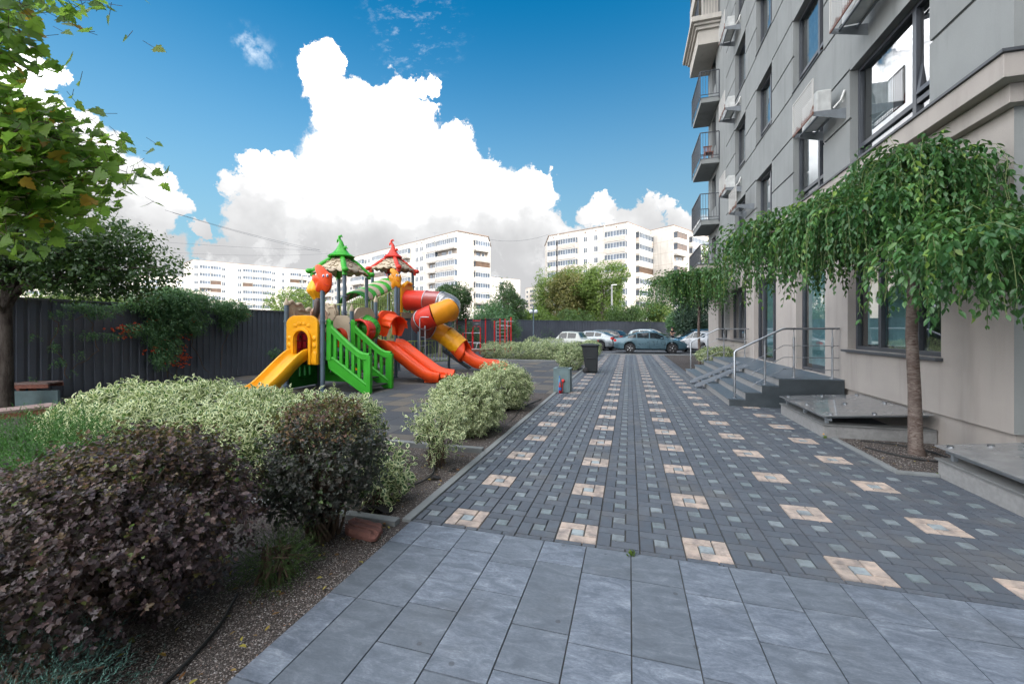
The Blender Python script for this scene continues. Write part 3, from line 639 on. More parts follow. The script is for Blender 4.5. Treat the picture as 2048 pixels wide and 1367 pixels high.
# outdoor air conditioners in racks
def mesh_screen_mat():
    t = NT('rusty_screen'); o = t.obj(); s = t.n('ShaderNodeSeparateXYZ'); t.l(o, s.inputs[0])
    h = t.math('ADD', s.outputs[2], t.math('MULTIPLY', t.noise(o, 6, 5), 0.5)); c = t.mix(t.rng(h, 0.28, 0.36), (0.16, 0.055, 0.03), (0.50, 0.49, 0.47))
    t.col(c).P(rough=0.6, metal=0.2); return t.m
M['screen'] = mesh_screen_mat()
def ac_rack(y0, z0, label, unit=True, yl=1.0):
    x0 = 3.44; r = thing('air_conditioner' if unit else 'screen_rack', (XW-0.3, y0+yl/2, z0), label, 'air conditioner' if unit else 'rack', group='air conditioner racks on the facade')
    s = MB(); n = int(yl/0.055)
    for i in range(n+1): y = y0+yl*i/n; s.box(x0, x0+0.004, y-0.008, y+0.008, z0, z0+0.68)
    for i in range(15): z = z0+0.68*i/14; s.box(x0+0.0041, x0+0.008, y0, y0+yl, z-0.005, z+0.005)
    for (a, c, e, f) in ((y0-.012, y0+yl+.012, z0-.012, z0+.012), (y0-.012, y0+yl+.012, z0+.67, z0+.695)): s.box(x0-.004, x0+.012, a, c, e, f)
    for y in (y0, y0+yl): s.box(x0-.006, x0+.014, y-.013, y+.013, z0+.0121, z0+.6699)
    s.build('screen', M['screen'], r)
    for y in (y0+.02, y0+yl-.02):
        poly = [(x0+.01, z0-.03), (XW-.002, z0-.16), (XW-.002, z0+.05), (x0+.01, z0+.05)]
        MB().prism(poly, y-.004, y+.004, lambda u, v, w: (u, w, v)).build('bracket', M['bracket'], r)
    g = MB(); g.box(x0+.12, x0+.15, y0+.03, y0+yl-.03, z0-.01, z0+.02); g.box(x0+.38, x0+.41, y0+.03, y0+yl-.03, z0-.01, z0+.02); g.build('shelf_rail', M['bracket'], r)
    if unit:
        u = MB(); u.box(x0+.14, x0+.40, y0+.20, y0+.92, z0+.03, z0+.55); o = u.build('unit', M['ac'], r, bevel=0.02)
        MB().lathe([(.22, 0), (.23, .012), (.16, .02), (.03, .02)], (x0+.13, y0+.56, z0+.29), 20, 'X').build('fan_grille', M['ac'], o)
        v = MB(); v.tube([(x0+.40, y0+.12, z0+.12), (x0+.47, y0+.0, z0+.2), (x0+.53, y0+.02, z0+.38), (x0+.545, y0+.1, z0+.3), (XW, y0+.14, z0+.22)], 0.02, 8); v.build('pipe', M['pvc'], o, smooth=60)
    return r
ac_rack(9.32, 5.78, 'white air conditioner behind a rusty screen on the wall left of the nearest upper window')
ac_rack(7.60, 6.86, 'rusty screened rack at the very top right, seen from below above the nearest window')
ac_rack(17.05, 12.92, 'highest white air conditioner unit beside the cream bay')
ac_rack(17.02, 9.86, 'air conditioner level with the top plain balcony, below the highest one')
ac_rack(16.98, 6.84, 'air conditioner level with the lowest plain balcony, pale pipe looping beside it')
ac_rack(15.33, 5.72, 'empty rust spotted screen rack just above the weeping tree leaves', unit=False)
# flood lamp on the wall
fl = thing('wall_floodlight', (3.95, 7.6, 3.75), 'flat floodlight fixed under the cornice above the weeping tree', 'lamp')
MB().box(3.62, 3.9, 7.4, 7.62, 3.72, 3.77).build('lamp_head', M['ac'], fl, bevel=0.01); MB().beam((3.88, 7.5, 3.74), (4.0, 7.5, 3.66), .04, .03).build('arm', M['frame'], fl)

# ------------------------------------------------------------------ entrance steps
st = thing('entrance_steps', (2.8, 12.7, 0), 'dark granite entrance steps with a landing against the grey building', 'steps')
b = MB()
for i in range(3): b.box(1.98+.3*i, 2.279+.3*i, 9.40+.0*i, 16.1, -0.02, 0.15*(i+1)-.02)
b.box(2.88, 3.998, 9.40, 16.1, -0.02, 0.58); b.build('base', M['riser'], st)
b = MB()
for i in range(3): b.box(1.955+.3*i, 2.278+.3*i, 9.38, 16.12, 0.15*(i+1)-.018, 0.15*(i+1))
b.box(2.855, 3.997, 9.38, 16.12, .582, .60); b.build('tread', M['granite'], st, bevel=0.003)
b = MB(); b.add([(1.98,9.37,-.02),(3.99,9.37,-.02),(3.99,9.37,.578),(2.88,9.37,.578),(2.88,9.37,.428),(2.58,9.37,.428),(2.58,9.37,.278),(2.28,9.37,.278),(2.28,9.37,.128),(1.98,9.37,.128)], [tuple(range(10))])
b.build('side_cladding', simple('dark_cladding', (0.05, 0.062, 0.072), 0.4), st, fix=False)
rp = thing('pram_ramp', (2.3, 12.6, 0), 'two narrow metal ramp channels laid over the steps', 'ramp')
for y in (12.05, 12.95):
    b = MB(); b.beam((1.72, y, 0.03), (2.98, y, 0.635), .22, .025); b.beam((1.72, y-.11, 0.05), (2.98, y-.11, 0.655), .012, .06); b.beam((1.72, y+.11, 0.05), (2.98, y+.11, 0.655), .012, .06)
    b.build('ramp_channel', simple('ramp_grey', (0.2, 0.225, 0.26), 0.4), rp)
def step_rail(yy, label, ywall=False):
    r = thing('handrail', (2.9, yy, 0), label, 'railing', group='steel handrails of the entrance steps')
    b = MB(); b.tube([(2.12, yy, .15), (2.12, yy, 1.10), (2.15, yy, 1.135), (2.98, yy, 1.575), (3.05, yy, 1.59), (3.98, yy, 1.59)], .021, 12); b.build('top_rail', M['steel'], r, smooth=60)
    for (x, z0, z1) in ((2.68, .45, 1.41), (3.2, .6, 1.58), (3.86, .6, 1.58)):
        b = MB(); b.tube([(x, yy, z0), (x, yy, z1-.16)], .020, 12); b.tube([(x, yy, z1-.16), (x, yy, z1)], .009, 8); b.lathe([(.045, z0), (.045, z0+.012), (.02, z0+.014)], (x, yy, 0), 14); b.build('post', M['steel'], r, smooth=50)
    MB().lathe([(.045, .15), (.045, .162), (.02, .164)], (2.12, yy, 0), 14).build('flange', M['steel'], r)
    for k in range(3):
        dz = 0.95-.24*(k+1)-.08; b = MB(); b.tube([(2.45, yy, .60+dz-.32), (3.02, yy, .62+dz), (3.97, yy, .62+dz)], .007, 8); b.build('cross_bar', M['steel'], r, smooth=60)
    return r
step_rail(9.55, 'steel handrail on the near side of the entrance steps'); step_rail(15.95, 'steel handrail on the far side of the entrance steps')
# basement light wells with tilted glass covers
def well(y0, y1, xf, label):
    w = thing('light_well', (3.4, (y0+y1)/2, 0), label, 'light well', group='basement light wells by the building')
    b = MB(); b.box(xf, xf+.16, y0, y1, -.02, .175); b.box(xf+.161, 4.05, y0, y0+.16, -.02, .175); b.box(xf+.161, 4.05, y1-.16, y1, -.02, .175); b.build('curb_wall', M['riser'], w, bevel=0.004)
    b = MB(); b.box(xf-.02, xf+.18, y0-.02, y1+.02, .177, .20); b.box(xf+.181, 4.04, y0-.02, y0+.18, .177, .20); b.box(xf+.181, 4.04, y1-.18, y1+.02, .177, .20); b.build('cap', simple('cap_stone', (0.15,0.155,0.155), .5), w, bevel=0.003)
    MB().add([(xf+.16, y0+.16, 0.03), (4.05, y0+.16, 0.03), (4.05, y1-.16, 0.03), (xf+.16, y1-.16, 0.03)], [(0,1,2,3)]).build('pit_floor', M['room'], w, fix=False)
    za, zb = .33, .42
    b = MB(); b.add([(xf-.02, y0-.06, za), (3.98, y0-.06, zb), (3.98, y1+.02, zb), (xf-.02, y1+.02, za), (xf-.02, y0-.06, za-.014), (3.98, y0-.06, zb-.014), (3.98, y1+.02, zb-.014), (xf-.02, y1+.02, za-.014)],
      [(3,2,1,0),(4,5,6,7),(0,1,5,4),(1,2,6,5),(2,3,7,6),(3,0,4,7)]); b.build('glass_cover', M['coverglass'], w, fix=False)
    fr = MB()
    for y in (y0+.06, (y0+y1)/2, y1-.06): fr.beam((xf+.05, y, za-.035), (3.98, y, zb-.035), .035, .035)
    for y in (y0+.1, (y0+y1)/2, y1-.1): fr.box(xf+.06, xf+.10, y-.02, y+.02, .2, za-.05)
    fr.beam((xf+.08, y0-.03, za-.06), (xf+.08, y1, za-.06), .03, .03); fr.build('frame', M['bracket'], w)
    for i in range(3):
        for j in range(3):
            y = y0+.03+(y1-y0-.1)*i/2; u = .08+.42*j; z = za+(zb-za)*u
            MB().lathe([(.028, 0), (.028, .012), (.018, .018)], (xf+(3.98-xf)*u, y, z+.001), 12).build('fixing_cap', M['steel'], w)
    return w
def m_cover():
    t = NT('cover_glass'); o = t.geo(); n = t.noise(o, 5, 5); t.col(t.mix(t.rng(n, .35, .7), (0.17, 0.18, 0.19), (0.25, 0.255, 0.26))).P(rough=t.rng(n, .3, .7, .10, .28), spec=0.9, coat=0.4); return t.m
M['coverglass'] = m_cover()
well(7.0, 8.75, 2.72, 'light well with a tilted glass cover between the steps and the weeping tree')
well(2.2, 5.5, 3.19, 'light well with a glass cover cut off by the lower right edge of the photo')
# ------------------------------------------------------------------ playground tower
pg = thing('playground_tower', (-8.2, 11.0, 0), 'large colourful plastic play tower with two pointed roofs, three slides and a spiral tube', 'playground tower')
A, B, L, y0, y1, y2, y3 = -8.52, -7.40, -9.64, 8.58, 9.70, 10.82, 11.94
def post(x, y, ztop, cap=None, zb=0.0, rings=()):
    b = MB(); b.tube([(x, y, zb), (x, y, ztop)], .057, 16); o = b.build('post', M['post'], pg, smooth=50)
    r = MB()
    for z in (zb+.02,)+tuple(rings): r.lathe([(.058, z-.025), (.074, z-.02), (.074, z+.02), (.058, z+.025)], (x, y, 0), 16)
    for z in rings: r.cbox((x+.085, y, z), .04, .03, .03)
    r.build('clamp', M['post'], o, smooth=40)
    if cap: MB().lathe([(.062, ztop-.02), (.064, ztop+.03), (.05, ztop+.06), (.035, ztop+.11), (.012, ztop+.17), (.001, ztop+.18)], (x, y, 0), 14).build('post_cap', M[cap], o, smooth=60)
    return o
post(A, y0, 2.22, 'beige', rings=(1.78, .12)); post(B, y0, 2.58, rings=(1.78,)); post(A, y1, 2.55, rings=(1.75,)); post(B, y1, 2.10, 'beige', rings=(1.75,))
post(B, y2, 2.42, 'beige', rings=(1.95, 1.36)); post(B, y3, 3.05, rings=(1.4, 2.1))
for (x, y, h) in ((L,y2,3.3),(A,y2,3.3),(L,y3,3.3),(A,y3,3.3)): post(x, y, h, rings=(2.1, 1.6, 2.6))
for (x, y, h) in ((L,13.88,3.88),(A,13.93,3.88),(L,15.0,3.88),(A,15.0,3.88)): post(x, y, h, rings=(2.2, 3.3))
for (x, y) in ((-7.3,13.3),(-7.0,15.2),(-8.52,13.0)): post(x, y, 1.5)
def deck(x0, x1, ya, yb, z):
    b = MB(); b.box(x0+.06, x1-.06, ya+.06, yb-.06, z-.06, z); b.box(x0+.08, x1-.08, ya+.08, yb-.08, z-.12, z-.061); b.build('deck', M['matblack'], pg, bevel=0.01)
deck(A, B, y0, y1, .80); deck(A, B, y1, y2, .93); deck(A, B, y2, y3, 1.05); deck(L, A, y2, y3, 1.5); deck(L, A, 13.88, 15.0, 2.2); deck(L, A, y3, 13.88, 1.95)
def arch_pts(w, h_leg, n=16, k=1.0):     # open outline, left foot -> arch -> right foot (u,z)
    p = [(-w/2, 0)]
    for i in range(n+1):
        a = math.pi*(1-i/n); p.append((w/2*math.cos(a), h_leg+w/2*k*math.sin(a)))
    return p+[(w/2, 0)]
def outline_rect_arch(w, h_leg, top, n=16, k=.5):
    p = [(-w/2, 0)]
    for i in range(n+1):
        t = i/n; a = math.pi*(1-t); p.append((w/2*math.copysign(abs(math.cos(a))**.45, math.cos(a)), h_leg+(top-h_leg)*(math.sin(a)**1.4)))
    return p+[(w/2, 0)]
# yellow arch panel (front of the first deck)
cx = (A+B)/2
fn = lambda u, v, w: (cx+u, y0-.06+w, .69+v)
b = MB(); b.ring(outline_rect_arch(.96, 1.03, 1.24), arch_pts(.44, .64), -.03, .05, fn)
b.ring(arch_pts(.62, .62), arch_pts(.45, .63), -.075, -.0301, fn)
for (sx) in (-1, 1):
    for z in (.28, .48, .66): b.ball((cx+sx*.38, y0-.085, .69+z), .075, .03, .07, 10, 6)
    b.cbox((cx+sx*.385, y0-.1, .69+.16), .15, .03, .26)
for i, a in enumerate((-.5, -.15, .2, .55)):
    p = Vector((cx+.40*math.sin(a), y0-.1, .69+.62+.42*math.cos(a))); b.cbox(p, .11, .02, .07)
b.build('arch_panel', M['yellow'], pg, smooth=40, bevel=0.012)
# generic slide chute: stations (p, tangent implied), cross section across direction r
def chute(name, path, right, width, rim, mat, lanes=1, th=.03, foot=None):
    path = [Vector(p) for p in path]; right = Vector(right).normalized(); N = len(path)
    # smooth the path
    for _ in range(2):
        q = [path[0]]
        for i in range(len(path)-1): q += [path[i]*.75+path[i+1]*.25, path[i]*.25+path[i+1]*.75]
        path = q+[path[-1]]
    prof = []; W = width; lw = W/lanes
    prof.append((-W/2-.05, -.10)); prof.append((-W/2-.065, rim-.03)); prof.append((-W/2-.045, rim)); prof.append((-W/2-.01, rim)); 
    for k in range(lanes):
        a = -W/2+k*lw; 
        for t in (.04, .12, .3, .5, .7, .88, .96):
            prof.append((a+lw*t, .0+(rim*.55 if False else 0)+.09*abs(2*t-1)**4 - .0))
        if k < lanes-1: prof += [(a+lw-.025, rim*.7), (a+lw+.025, rim*.7)]
    prof += [(W/2+.01, rim), (W/2+.045, rim), (W/2+.065, rim-.03), (W/2+.05, -.10)]
    vs = []; fs = []; P = len(prof)
    for i, p in enumerate(path):
        d = (path[min(i+1, len(path)-1)]-path[max(i-1, 0)]).normalized(); u = right.cross(d); u = u if u.z > 0 else -u
        for (a, h) in prof:
            hh = h*(1+.0*i); wob = .012*math.sin(i*.9) if h <= -.09 else 0
            vs.append(p+right*a+u*(hh+wob))
    for i in range(len(path)-1):
        for k in range(P-1): fs.append((i*P+k, i*P+k+1, (i+1)*P+k+1, (i+1)*P+k))
    b = MB(); b.add(vs, fs)
    o = b.build(name, mat, pg, smooth=50, fix=False); m = o.modifiers.new('thick', 'SOLIDIFY'); m.thickness = .02; m.offset = 0
    return o
ys_ = chute('slide', [(cx-.08, y0-.02, .93), (cx-.08, y0-.18, .92), (cx-.08, y0-.5, .70), (cx-.08, y0-1.05, .28), (cx-.08, y0-1.28, .16), (cx-.08, y0-1.5, .13)], (1,0,0), .44, .15, M['yellow'])
ds = chute('slide', [(B+.03, 11.38, 1.10), (B+.28, 11.38, 1.08), (B+.6, 11.38, .84), (B+1.45, 11.38, .27), (B+1.7, 11.38, .17), (B+2.1, 11.38, .13)], (0,1,0), 1.0, .17, M['orange'], lanes=2)
MB().prism([(-.16,0),(.16,0),(.2,.18),(-.2,.18)], 10.95, 11.05, lambda u, v, w: (B+1.72+u, w, v)).build('slide_foot', M['orange'], ds)
MB().prism([(-.16,0),(.16,0),(.2,.18),(-.2,.18)], 11.7, 11.8, lambda u, v, w: (B+1.72+u, w, v)).build('slide_foot', M['orange'], ds)
# orange hood over the double slide
fn = lambda u, v, w: (B+.02+w*(1+.9*(1-v/1.0)), 11.38+u*(1+.25*w), 1.40+v)
b = MB(); b.ring([(u*1.0, v) for u, v in outline_rect_arch(1.06, .48, .76)], arch_pts(.62, .18, k=.85), 0, .06, fn)
hood = b.build('slide_hood', M['orange'], pg, smooth=50)
def hoodf(u, v):
    a = math.pi*(1-u); k = .34+.0*v; rr = .42+.06*v
    return (B+.05+.42*v, 11.38+rr*math.cos(a)*1.0, 1.45+.25+.36*math.sin(a)-.10*v - (.28 if u in (0,1) else 0)*0)
b = MB(); b.grid(hoodf, 18, 5); h2 = b.build('hood_roof', M['orange'], hood, smooth=60, fix=False); m = h2.modifiers.new('t', 'SOLIDIFY'); m.thickness = .03
for s_ in (-1, 1): MB().prism([(0,.0),(.12,-.26),(.25,-.26),(.47,.22),(.05,.3)], 11.38+s_*.43-.015, 11.38+s_*.43+.015, lambda u, v, w: (B+.03+u, w, 1.62+v)).build('hood_side', M['orange'], hood)
# green panel under the first deck with three slots
def slotted(name, p0, p1, z0, z1, mat, slots=3):
    p0 = Vector(p0); p1 = Vector(p1); d = p1-p0; Ln = d.length; d.normalize(); n = Vector((-d.y, d.x, 0)); b = MB()
    us = [0, Ln*.26]; 
    for i in range(slots): c = Ln*(.32+.18*i); us += [c, c+Ln*.07]
    us += [Ln*.78, Ln]; us = sorted(set(us)); hz0, hz1 = z0+(z1-z0)*.42, z0+(z1-z0)*.8
    def blk(u0, u1, a, c):
        vs = [p0+d*u+n*w+Vector((0,0,z)) for z in (a, c) for (u, w) in ((u0,-.03),(u1,-.03),(u1,.03),(u0,.03))]
        b.add(vs, [(0,3,2,1),(4,5,6,7),(0,1,5,4),(1,2,6,5),(2,3,7,6),(3,0,4,7)])
    blk(0, Ln, z0, hz0-.001); blk(0, Ln, hz1+.001, z1); sl = [(Ln*(.32+.18*i), Ln*(.39+.18*i)) for i in range(slots)]; u = 0
    for (a, c) in sl: blk(u, a, hz0, hz1); u = c
    blk(u, Ln, hz0, hz1)
    for t in (.04, .96): q = p0+d*(Ln*t); b.tube([q+Vector((0,0,z0)), q+Vector((0,0,z1))], .045, 10)
    b.tube([p0+d*(Ln*.3)-n*.04+Vector((0,0,z0+.24)), p0+d*(Ln*.5)-n*.045+Vector((0,0,z0+.19)), p0+d*(Ln*.7)-n*.04+Vector((0,0,z0+.24))], .018, 8)
    return b.build(name, mat, pg, smooth=40)
slotted('lower_panel', (A, y0+.07, 0), (A, y1-.07, 0), .04, .72, M['dgreen']); slotted('lower_panel', (A+.07, y1, 0), (B-.07, y1, 0), .12, .72, M['green'])
slotted('lower_panel', (L+.1, 12.1, 0), (A-.1, 12.1, 0), .1, .75, M['yellow'])
MB().box(-8.1, -7.75, 10.3, 10.5, 0.02, .35).build('crawl_panel', M['green'], pg, bevel=.03)
# beige relief panels
def relief(name, p0, p1, z0, ztop, mat, curl=False, wave=.09):
    p0 = Vector(p0); p1 = Vector(p1); d = p1-p0; Ln = d.length; d.normalize(); n = Vector((d.y, -d.x, 0)); N = 18; b = MB()
    top = [(Ln*i/N, ztop+wave*math.sin(math.pi*i/N*2+.4)+wave*.6*math.sin(i*1.1)) for i in range(N+1)]
    fn = lambda u, v, w: tuple(p0+d*u+n*w+Vector((0,0,v)))
    b.prism([(0, z0)]+[(Ln, z0)]+top[::-1], -.03, .03, fn)
    b.tube([p0+d*u+Vector((0,0,v)) for u, v in top], .05, 10)
    for s_ in (.04, -.04):
        if curl:
            pts = [p0+d*(Ln*.5+(.02+.022*k)*math.cos(k*.55))+n*s_+Vector((0,0,ztop-.25+(.02+.022*k)*math.sin(k*.55))) for k in range(14)]; b.tube(pts, .026, 8)
        else:
            for q in range(3): b.tube([p0+d*(Ln*(.3+.55*k/8))+n*s_+Vector((0,0,ztop-.10-.11*q+.025*math.sin(k*1.1+q))) for k in range(9)], .018, 8)
            b.tube([p0+d*(Ln*.12)+n*s_+Vector((0,0,ztop-.06)), p0+d*(Ln*.16)+n*s_+Vector((0,0,ztop-.3)), p0+d*(Ln*.26)+n*s_+Vector((0,0,ztop-.5))], .03, 8)
    return b.build(name, mat, pg, smooth=50)
relief('relief_panel', (A, y0+.06, 0), (A, y1-.06, 0), .95, 2.18, M['beige']); relief('relief_panel', (A+.15, y1, 0), (B-.55, y1, 0), 1.5, 2.24, M['beige'], curl=True, wave=.05)
fn = lambda u, v, w: ((A+B)/2+.22+u, y1-.02+w, .85+v)
MB().ring(outline_rect_arch(.8, .75, 1.12), arch_pts(.5, .52), -.03, .03, fn).build('arch_panel', M['beige'], pg, smooth=40)
fn = lambda u, v, w: (B+w, (y1+y2)/2+u, 1.03+v)
MB().ring(outline_rect_arch(.98, .85, 1.18), arch_pts(.5, .42), -.03, .03, fn).ring([(-.49,.0),(-.3,.0),(-.1,0),(.1,0),(.3,0),(.49,0)], [(-.49,.2),(-.3,.2),(-.1,.2),(.1,.2),(.3,.2),(.49,.2)], -.03, .0295, fn).ring(arch_pts(.86,.52), arch_pts(.74,.5), .03, .07, fn).build('arch_panel', M['beige'], pg, smooth=40)
MB().ring(outline_rect_arch(.46, .5, .72), arch_pts(.2, .3), -.03, .03, lambda u, v, w: (A+.35+u, 13.0+w, 1.05+v)).cbox((A+.35, 13.0, 1.1), .44, .05, .3).build('relief_panel', M['beige'], pg, smooth=40)
# crawl tunnel: green dome and red pipe
tz = 1.60
def dome(u, v):
    a = 2*math.pi*u; c = math.pi/2*v; r = .36*math.cos(c*.96); return (B+.04+.36*math.sin(c), (y1+y2)/2+.08+r*math.cos(a), tz+r*math.sin(a))
b = MB(); b.grid(dome, 26, 9)
for rr, dx in ((.30, .0), (.21, .0), (.12, .0)): b.tube([(B+.05+math.sqrt(max(0, .36**2-rr*rr))*1.0, (y1+y2)/2+.08+rr*math.cos(a*.3491), tz+rr*math.sin(a*.3491)) for a in range(18)], .009, 6, closed=True)
b.lathe([(.38, 0), (.40, .01), (.40, .03), (.37, .05)], (B+.03, (y1+y2)/2+.08, tz), 26, 'X'); b.build('tunnel_elbow', M['green'], pg, smooth=60)
b = MB()
def pipef(u, v): a = 2*math.pi*u; return (B+.16+.285*math.cos(a), y1+.12+.34*v, tz-.06+.285*math.sin(a))
b.grid(pipef, 26, 2); b.tube([(B+.16+.295*math.cos(k*.2618), y1+.12, tz-.06+.295*math.sin(k*.2618)) for k in range(24)], .025, 6, closed=True); o = b.build('tunnel_pipe', M['red'], pg, smooth=60, fix=False)
m = o.modifiers.new('t', 'SOLIDIFY'); m.thickness = .015
b = MB(); b.lathe([(.30, 0), (.30, .5)], (A+.45, y1+.1, 1.35), 24, 'Y'); b.build('tunnel_pipe', M['orange'], pg, smooth=50)
# red noughts-and-crosses cylinders behind the arch
g = MB(); gx = MB()
for i in range(4):
    for j in range(4):
        c = (A+.17, y0+.17+.24*i, .86+.215*j); g.tube([(c[0], c[1], c[2]), (c[0], c[1], c[2]+.195)], .108, 16)
        if (i*2+j) % 3 != 1:
            for s_ in (-1, 1): gx.beam((c[0]+.109, c[1]-s_*.04, c[2]+.04), (c[0]+.109, c[1]+s_*.04, c[2]+.155), .022, .008, (1,0,0))
tt = g.build('game_cylinders', M['crimson'], pg, smooth=50); gx.build('cross_marks', M['black'], tt)
# green staircase
for yy in (y0+.10, y1-.08):
    b = MB(); zt = lambda x: 1.78-.72*(x-(B+.1))/1.13
    xs = [B+.08, B+.2, B+.42, B+.7, B+.95, B+1.1, B+1.30]; zr = [1.80, 1.58, 1.40, 1.18, 1.00, .93, .91]
    b.prism([(x, z+.03) for x, z in zip(xs, zr)]+[(x, z-.08) for x, z in list(zip(xs, zr))[::-1]], yy-.045, yy+.045, lambda u, v, w: (u, w, v))
    b.tube([(x, yy, z+.03) for x, z in zip(xs, zr)], .05, 10)
    b.tube([(x, yy-.02, z-.08) for x, z in zip(xs, zr)], .03, 8)
    b.prism([(B+.06, .88), (B+.25, .84), (B+1.3, .16), (B+1.34, .0), (B+1.1, -.0), (B+.12, .58)], yy-.03, yy+.03, lambda u, v, w: (u, w, v))
    b.tube([(B+.08, yy, .87), (B+.25, yy, .84), (B+1.28, yy, .17)], .042, 10); b.tube([(B+.14, yy, .62), (B+1.1, yy, .03)], .035, 8)
    b.box(B+.06, B+.20, yy-.05, yy+.05, .8, 1.80)
    for k in range(6):
        x = B+.30+.175*k; za = .86-.70*(x-B-.2)/1.1; zb = np.interp(x, xs, zr)
        b.box(x-.045, x+.045, yy-.028, yy+.028, za-.02, zb-.06)
    b.box(B+1.22, B+1.34, yy-.05, yy+.05, 0.02, .93)
    b.build('stair_side', M['green'], pg, smooth=40, bevel=0.01)
for k in range(4):
    MB().box(B+.12+.27*k, B+.42+.27*k, y0+.16, y1-.14, .62-.165*k, .65-.165*k).build('stair_tread', M['matblack'], pg, bevel=.008)
# roofs
def roof(x0, x1, ya, yb, ze, zc, zt, mc, s=1.0):
    cxx, cyy = (x0+x1)/2, (ya+yb)/2; corners = [(x0-.1, ya-.1), (x1+.1, ya-.1), (x1+.1, yb+.1), (x0-.1, yb+.1)]; cw = .24*s
    r = MB().lathe([(.001, zt-.35), (.03, zt-.32)], (cxx, cyy, 0), 6)
    b = MB()   # cap: flared cone with curled tip
    b.lathe([(.05, zc-.02), (.40*s, zc-.06), (.42*s, zc-.02), (.36*s, zc+.03), (.27*s, zc+.08), (.17*s, zc+.20), (.10*s, zc+.33), (.065*s, zc+.42)], (cxx, cyy, 0), 20)
    b.tube([(cxx, cyy, zc+.40), (cxx-.02, cyy, zc+.46), (cxx-.08, cyy, zc+.55), (cxx-.07, cyy, zc+.64), (cxx+.0, cyy, zc+.66), (cxx+.035, cyy, zc+.61)], [.07, .06, .05, .045, .035, .015], 10)
    b.tube([(cxx-.05, cyy, zc+.52), (cxx-.14, cyy, zc+.53), (cxx-.165, cyy, zc+.44)], [.045, .04, .012], 8)
    b.tube([(cxx+.08, cyy, zc+.22), (cxx+.18, cyy, zc+.28), (cxx+.24, cyy, zc+.22)], [.07, .05, .012], 8)
    cap = b.build('roof_cap', M[mc], pg, smooth=60)
    for (x, y) in corners:
        d = Vector((x-cxx, y-cyy, 0)).normalized(); p0 = Vector((cxx, cyy, zc-.02))+d*.2*s; p1 = Vector((x, y, ze+.02)); pm = (p0+p1)/2-Vector((0,0,.02))
        q = MB(); q.tube([p0, pm, p1-d*.12-Vector((0,0,-.02)), p1], [.07, .085, .085, .08], 12); q.ball(p1+d*.02, .105, .105, .085)
        q.tube([p1-d*.08, p1-d*.08-Vector((0,0,.16))], .075, 12); q.build('roof_rib', M[mc], pg, smooth=60)
    for k in range(4):
        a = Vector((*corners[k], ze)); c = Vector((*corners[(k+1) % 4], ze)); tp = Vector((cxx, cyy, zc-.03)); N = 12; rows = 5
        def f(u, v):
            p = a.lerp(c, u); t = Vector((cxx, cyy, zc-.03)).lerp(p.lerp(Vector((cxx,cyy,ze)), 0), 0) if False else None
            top = tp + (p-Vector((cxx, cyy, ze)))*.22; q = p.lerp(top, v); q.z += .10*math.sin(math.pi*u)*(1-v)*.3
            if v == 0: q.z -= .03*(1 if int(u*N) % 3 else -1.2); 
            return q
        b = MB(); b.grid(f, N, rows)
        rnd = random.Random(k+int(ze*10)); nrm = (c-a).cross(tp-a).normalized(); nrm = nrm if nrm.z > 0 else -nrm
        for _ in range(16):
            u, v = rnd.uniform(.06, .94), rnd.uniform(.03, .85); p = f(u, v+.001); dd = (c-a).normalized(); up = nrm.cross(dd); w, h = rnd.uniform(.05, .1)*(1-.5*v), rnd.uniform(.03, .06); tilt = rnd.uniform(-.4, .4)
            dx = dd*math.cos(tilt)+up*math.sin(tilt); dy = nrm.cross(dx); vs = [p+dx*sx*w+dy*sy*h+nrm*hh for hh in (0.0, .028) for sx, sy in ((-1,-1),(1,-1),(1,1),(-1,1))]
            b.add(vs, [(4,5,6,7),(0,1,5,4),(1,2,6,5),(2,3,7,6),(3,0,4,7)])
        o = b.build('roof_panel', M['beige'], pg, smooth=35, fix=False); m = o.modifiers.new('t', 'SOLIDIFY'); m.thickness = .03
roof(L, A, y2, y3, 3.40, 3.98, 4.6, 'green'); roof(L, A, 13.88, 15.0, 3.92, 4.48, 5.1, 'red', .85)
